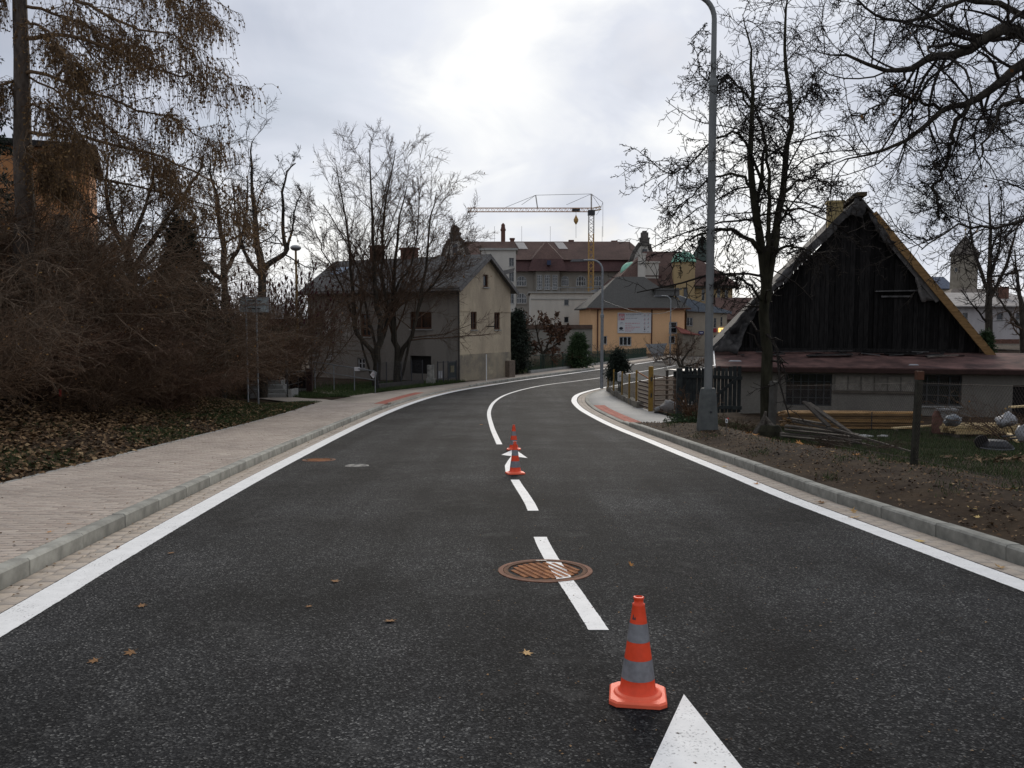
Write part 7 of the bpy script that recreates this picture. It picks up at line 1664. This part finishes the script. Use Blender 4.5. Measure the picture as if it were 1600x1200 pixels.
n_ = 30000; Yy = 7+24*r.uniform(0, 1, n_)**1.15; d = np.abs(r.normal(0, 2.6, n_))+.02; X = LW(Yy)-d
k = (r.uniform(0, 1, n_) < np.where(d < 1.2, .45, 1.0)); X, Yy = X[k], Yy[k]
o = scatter_quads('leaf_litter', X, Yy, H(X, Yy)+.015+r.uniform(0, .02, len(X)), .085, LIT, r); o['label'] = 'brown leaf litter on the left bank'; o['category'] = 'leaf litter'
n_ = 9000; Yy = 5+25*r.uniform(0, 1, n_)**1.2; X = RX(Yy)+.7+np.abs(r.normal(0, 2.8, n_)); k = X < 30
o = scatter_quads('soil_litter', X[k], Yy[k], H(X[k], Yy[k])+.015, .032, LIT, r); o['label'] = 'scattered dead leaves and chips on the right soil strip'; o['category'] = 'leaf litter'
n_ = 900; X = r.normal(9.6, .8, n_); Yy = r.normal(14.6, .5, n_); o = scatter_quads('leaf_heap', X, Yy, H(X, Yy)+r.uniform(.01, .07, n_), .10, LIT, r); o['label'] = 'flat heap of brown leaves on the right lawn'; o['category'] = 'leaf litter'
n_ = 600; Yy = 3.2+10*r.uniform(0, 1, n_)**1.6; X = r.uniform(-.5, 1, n_)*2.6+.9; o = scatter_quads('leaf_crumbs', X, Yy, zr(Yy)+.004, .013, LIT, r, None, .15); o['label'] = 'tiny leaf crumbs strewn over the asphalt'; o['category'] = 'leaf crumbs'
n_ = 260; Yy = r.uniform(5, 30, n_); X = LX(Yy)-r.uniform(.18, .44, n_); o = scatter_quads('gutter_debris', X, Yy, zr(Yy)+.004, .024, LIT, r, None, .2); o['label'] = 'dark debris specks in the left gutter'; o['category'] = 'debris'
n_ = 220; Yy = r.uniform(5, 30, n_); X = LX(Yy)-.65-r.uniform(0, 1, n_)**1.5*2.6; k = X > LW(Yy); o = scatter_quads('pavement_debris', X[k], Yy[k], zr(Yy[k])+.123, .024, LIT, r, None, .2); o['label'] = 'small dark debris on the left pavement'; o['category'] = 'debris'
def grass(name, X, Yy, h, m, r, label, base=None):
    n = len(X); Z = H(X, Yy) if base is None else base; az = r.uniform(0, 6.28, n); w = .004+.00018*Yy; hh = h*r.uniform(.4, 1.2, n)
    dx, dy = np.cos(az), np.sin(az); lean = r.normal(0, .45, (n, 2))*hh[:, None]
    V = np.stack([np.stack([X-dx*w, Yy-dy*w, Z-.01], 1), np.stack([X+dx*w, Yy+dy*w, Z-.01], 1), np.stack([X+lean[:,0], Yy+lean[:,1], Z+hh], 1)], 1).reshape(-1, 3)
    o = link(name, mesh_np(name, V, None, np.arange(n*3).reshape(-1, 3)), m, None, 'stuff'); o['label'] = label; o['category'] = 'grass'
GR = mat('grass_blade', (.04,.06,.02), cols=[(.022,.042,.012),(.038,.068,.018),(.058,.09,.026),(.085,.085,.034)], island=1, rough=.8, var=.2)
def lumpy(X, Yy): return np.sin(X*1.9+1.3)*np.sin(Yy*1.4+.5)+.6*np.sin(X*4.1)*np.sin(Yy*3.3)
n_ = 130000; Yy = 8+20*r.uniform(0, 1, n_); X = 5.2+r.uniform(0, 1, n_)*15; k = (lumpy(X, Yy)*.7+sst(X+.02*Yy, 6.0, 7.4)*2.0+r.normal(0, .35, n_) > .9)&(X < 2+Yy*.66+2)
grass('lawn_grass', X[k], Yy[k], .10, GR, r, 'rough dark grass on the lawn before the barn')
n_ = 60000; Yy = 8+23.5*r.uniform(0, 1, n_)**.8; d = np.abs(r.normal(0, 1.1, n_)); X = LW(Yy)-.08-d; k = (lumpy(X*1.3, Yy*.8)+r.normal(0, .4, n_)+sst(Yy, 18, 25)*1.5-d*.3 > .2); grass('verge_grass', X[k], Yy[k], .07, GR, r, 'short grass along the left pavement edge')
n_ = 26000; Yy = r.uniform(34, 46, n_); X = LW(Yy)-.1-np.abs(r.normal(0, 2.6, n_)); grass('yard_grass', X, Yy, .16, GR, r, 'rough grass in the grey house yard')
n_ = 12000; Yy = r.uniform(56, 96, n_); X = LW(Yy)-.5-np.abs(r.normal(0, 4, n_)); grass('far_grass', X, Yy, .4, GR, r, 'dark grass behind the green fence')
n_ = 7000; Yy = 5.5+17*r.uniform(0, 1, n_); X = RX(Yy)+.8+np.abs(r.normal(0, 1.0, n_)); k = lumpy(X*1.7+3, Yy*1.3)+r.normal(0, .2, n_) > .8
grass('soil_tufts', X[k], Yy[k], .07, GR, r, 'thin grass tufts on the right soil strip')
# soil clods
n_ = 700; Yy = 5+18*r.uniform(0, 1, n_)**1.2; X = RX(Yy)+.75+np.abs(r.normal(0, 1.1, n_)); Z = H(X, Yy); s = r.uniform(.006, .032, n_)
oct_ = np.array([(1,0,0),(0,1,0),(-1,0,0),(0,-1,0),(0,0,1),(0,0,-1)], float); V = np.stack([X,Yy,Z],1)[:,None]+oct_[None]*s[:,None,None]*r.uniform(.5,1.3,(n_,6,1))*np.array([1,1,.7])
F = np.array([(0,1,4),(1,2,4),(2,3,4),(3,0,4),(1,0,5),(2,1,5),(3,2,5),(0,3,5)]); o = link('soil_clods', mesh_np('soil_clods', V.reshape(-1,3), None, (F[None]+np.arange(n_)[:,None,None]*6).reshape(-1,3)), mat('clod', (.05,.036,.025), cols=[(.026,.018,.012),(.036,.025,.016),(.05,.036,.024)], island=1, rough=1), None, 'stuff'); o['label'] = 'loose soil clods behind the right kerb'; o['category'] = 'soil'
# paths on the left: between pavement and steps, and the ramp
def path(name, pts, m=WALKF, dz=.02):
    # fine sheet following the ground inside the outline
    P_ = [Vector((p[0], p[1], 0)) for p in pts]; V, Q = [], []; n1, n2 = 14, 6
    for i in range(n1+1):
        a_ = P_[0].lerp(P_[1], i/n1); b_ = P_[3].lerp(P_[2], i/n1)
        for j in range(n2+1): c = a_.lerp(b_, j/n2); V.append((c.x, c.y, max(Hf(c.x, c.y), zf(c.y)+.09)+dz))
    for i in range(n1):
        for j in range(n2): q = i*(n2+1)+j; Q.append((q, q+n2+1, q+n2+2, q+1))
    link(name, mesh_np(name, V, Q), m, kind='structure')
path('footpath', [(-6.6,29.6),(-10.4,33.6),(-9.2,34.3),(-6.3,31.6)])
path('ramp_path', [(-6.35,33.8),(-9.9,38.8),(-9.0,39.6),(-5.6,35.9)])
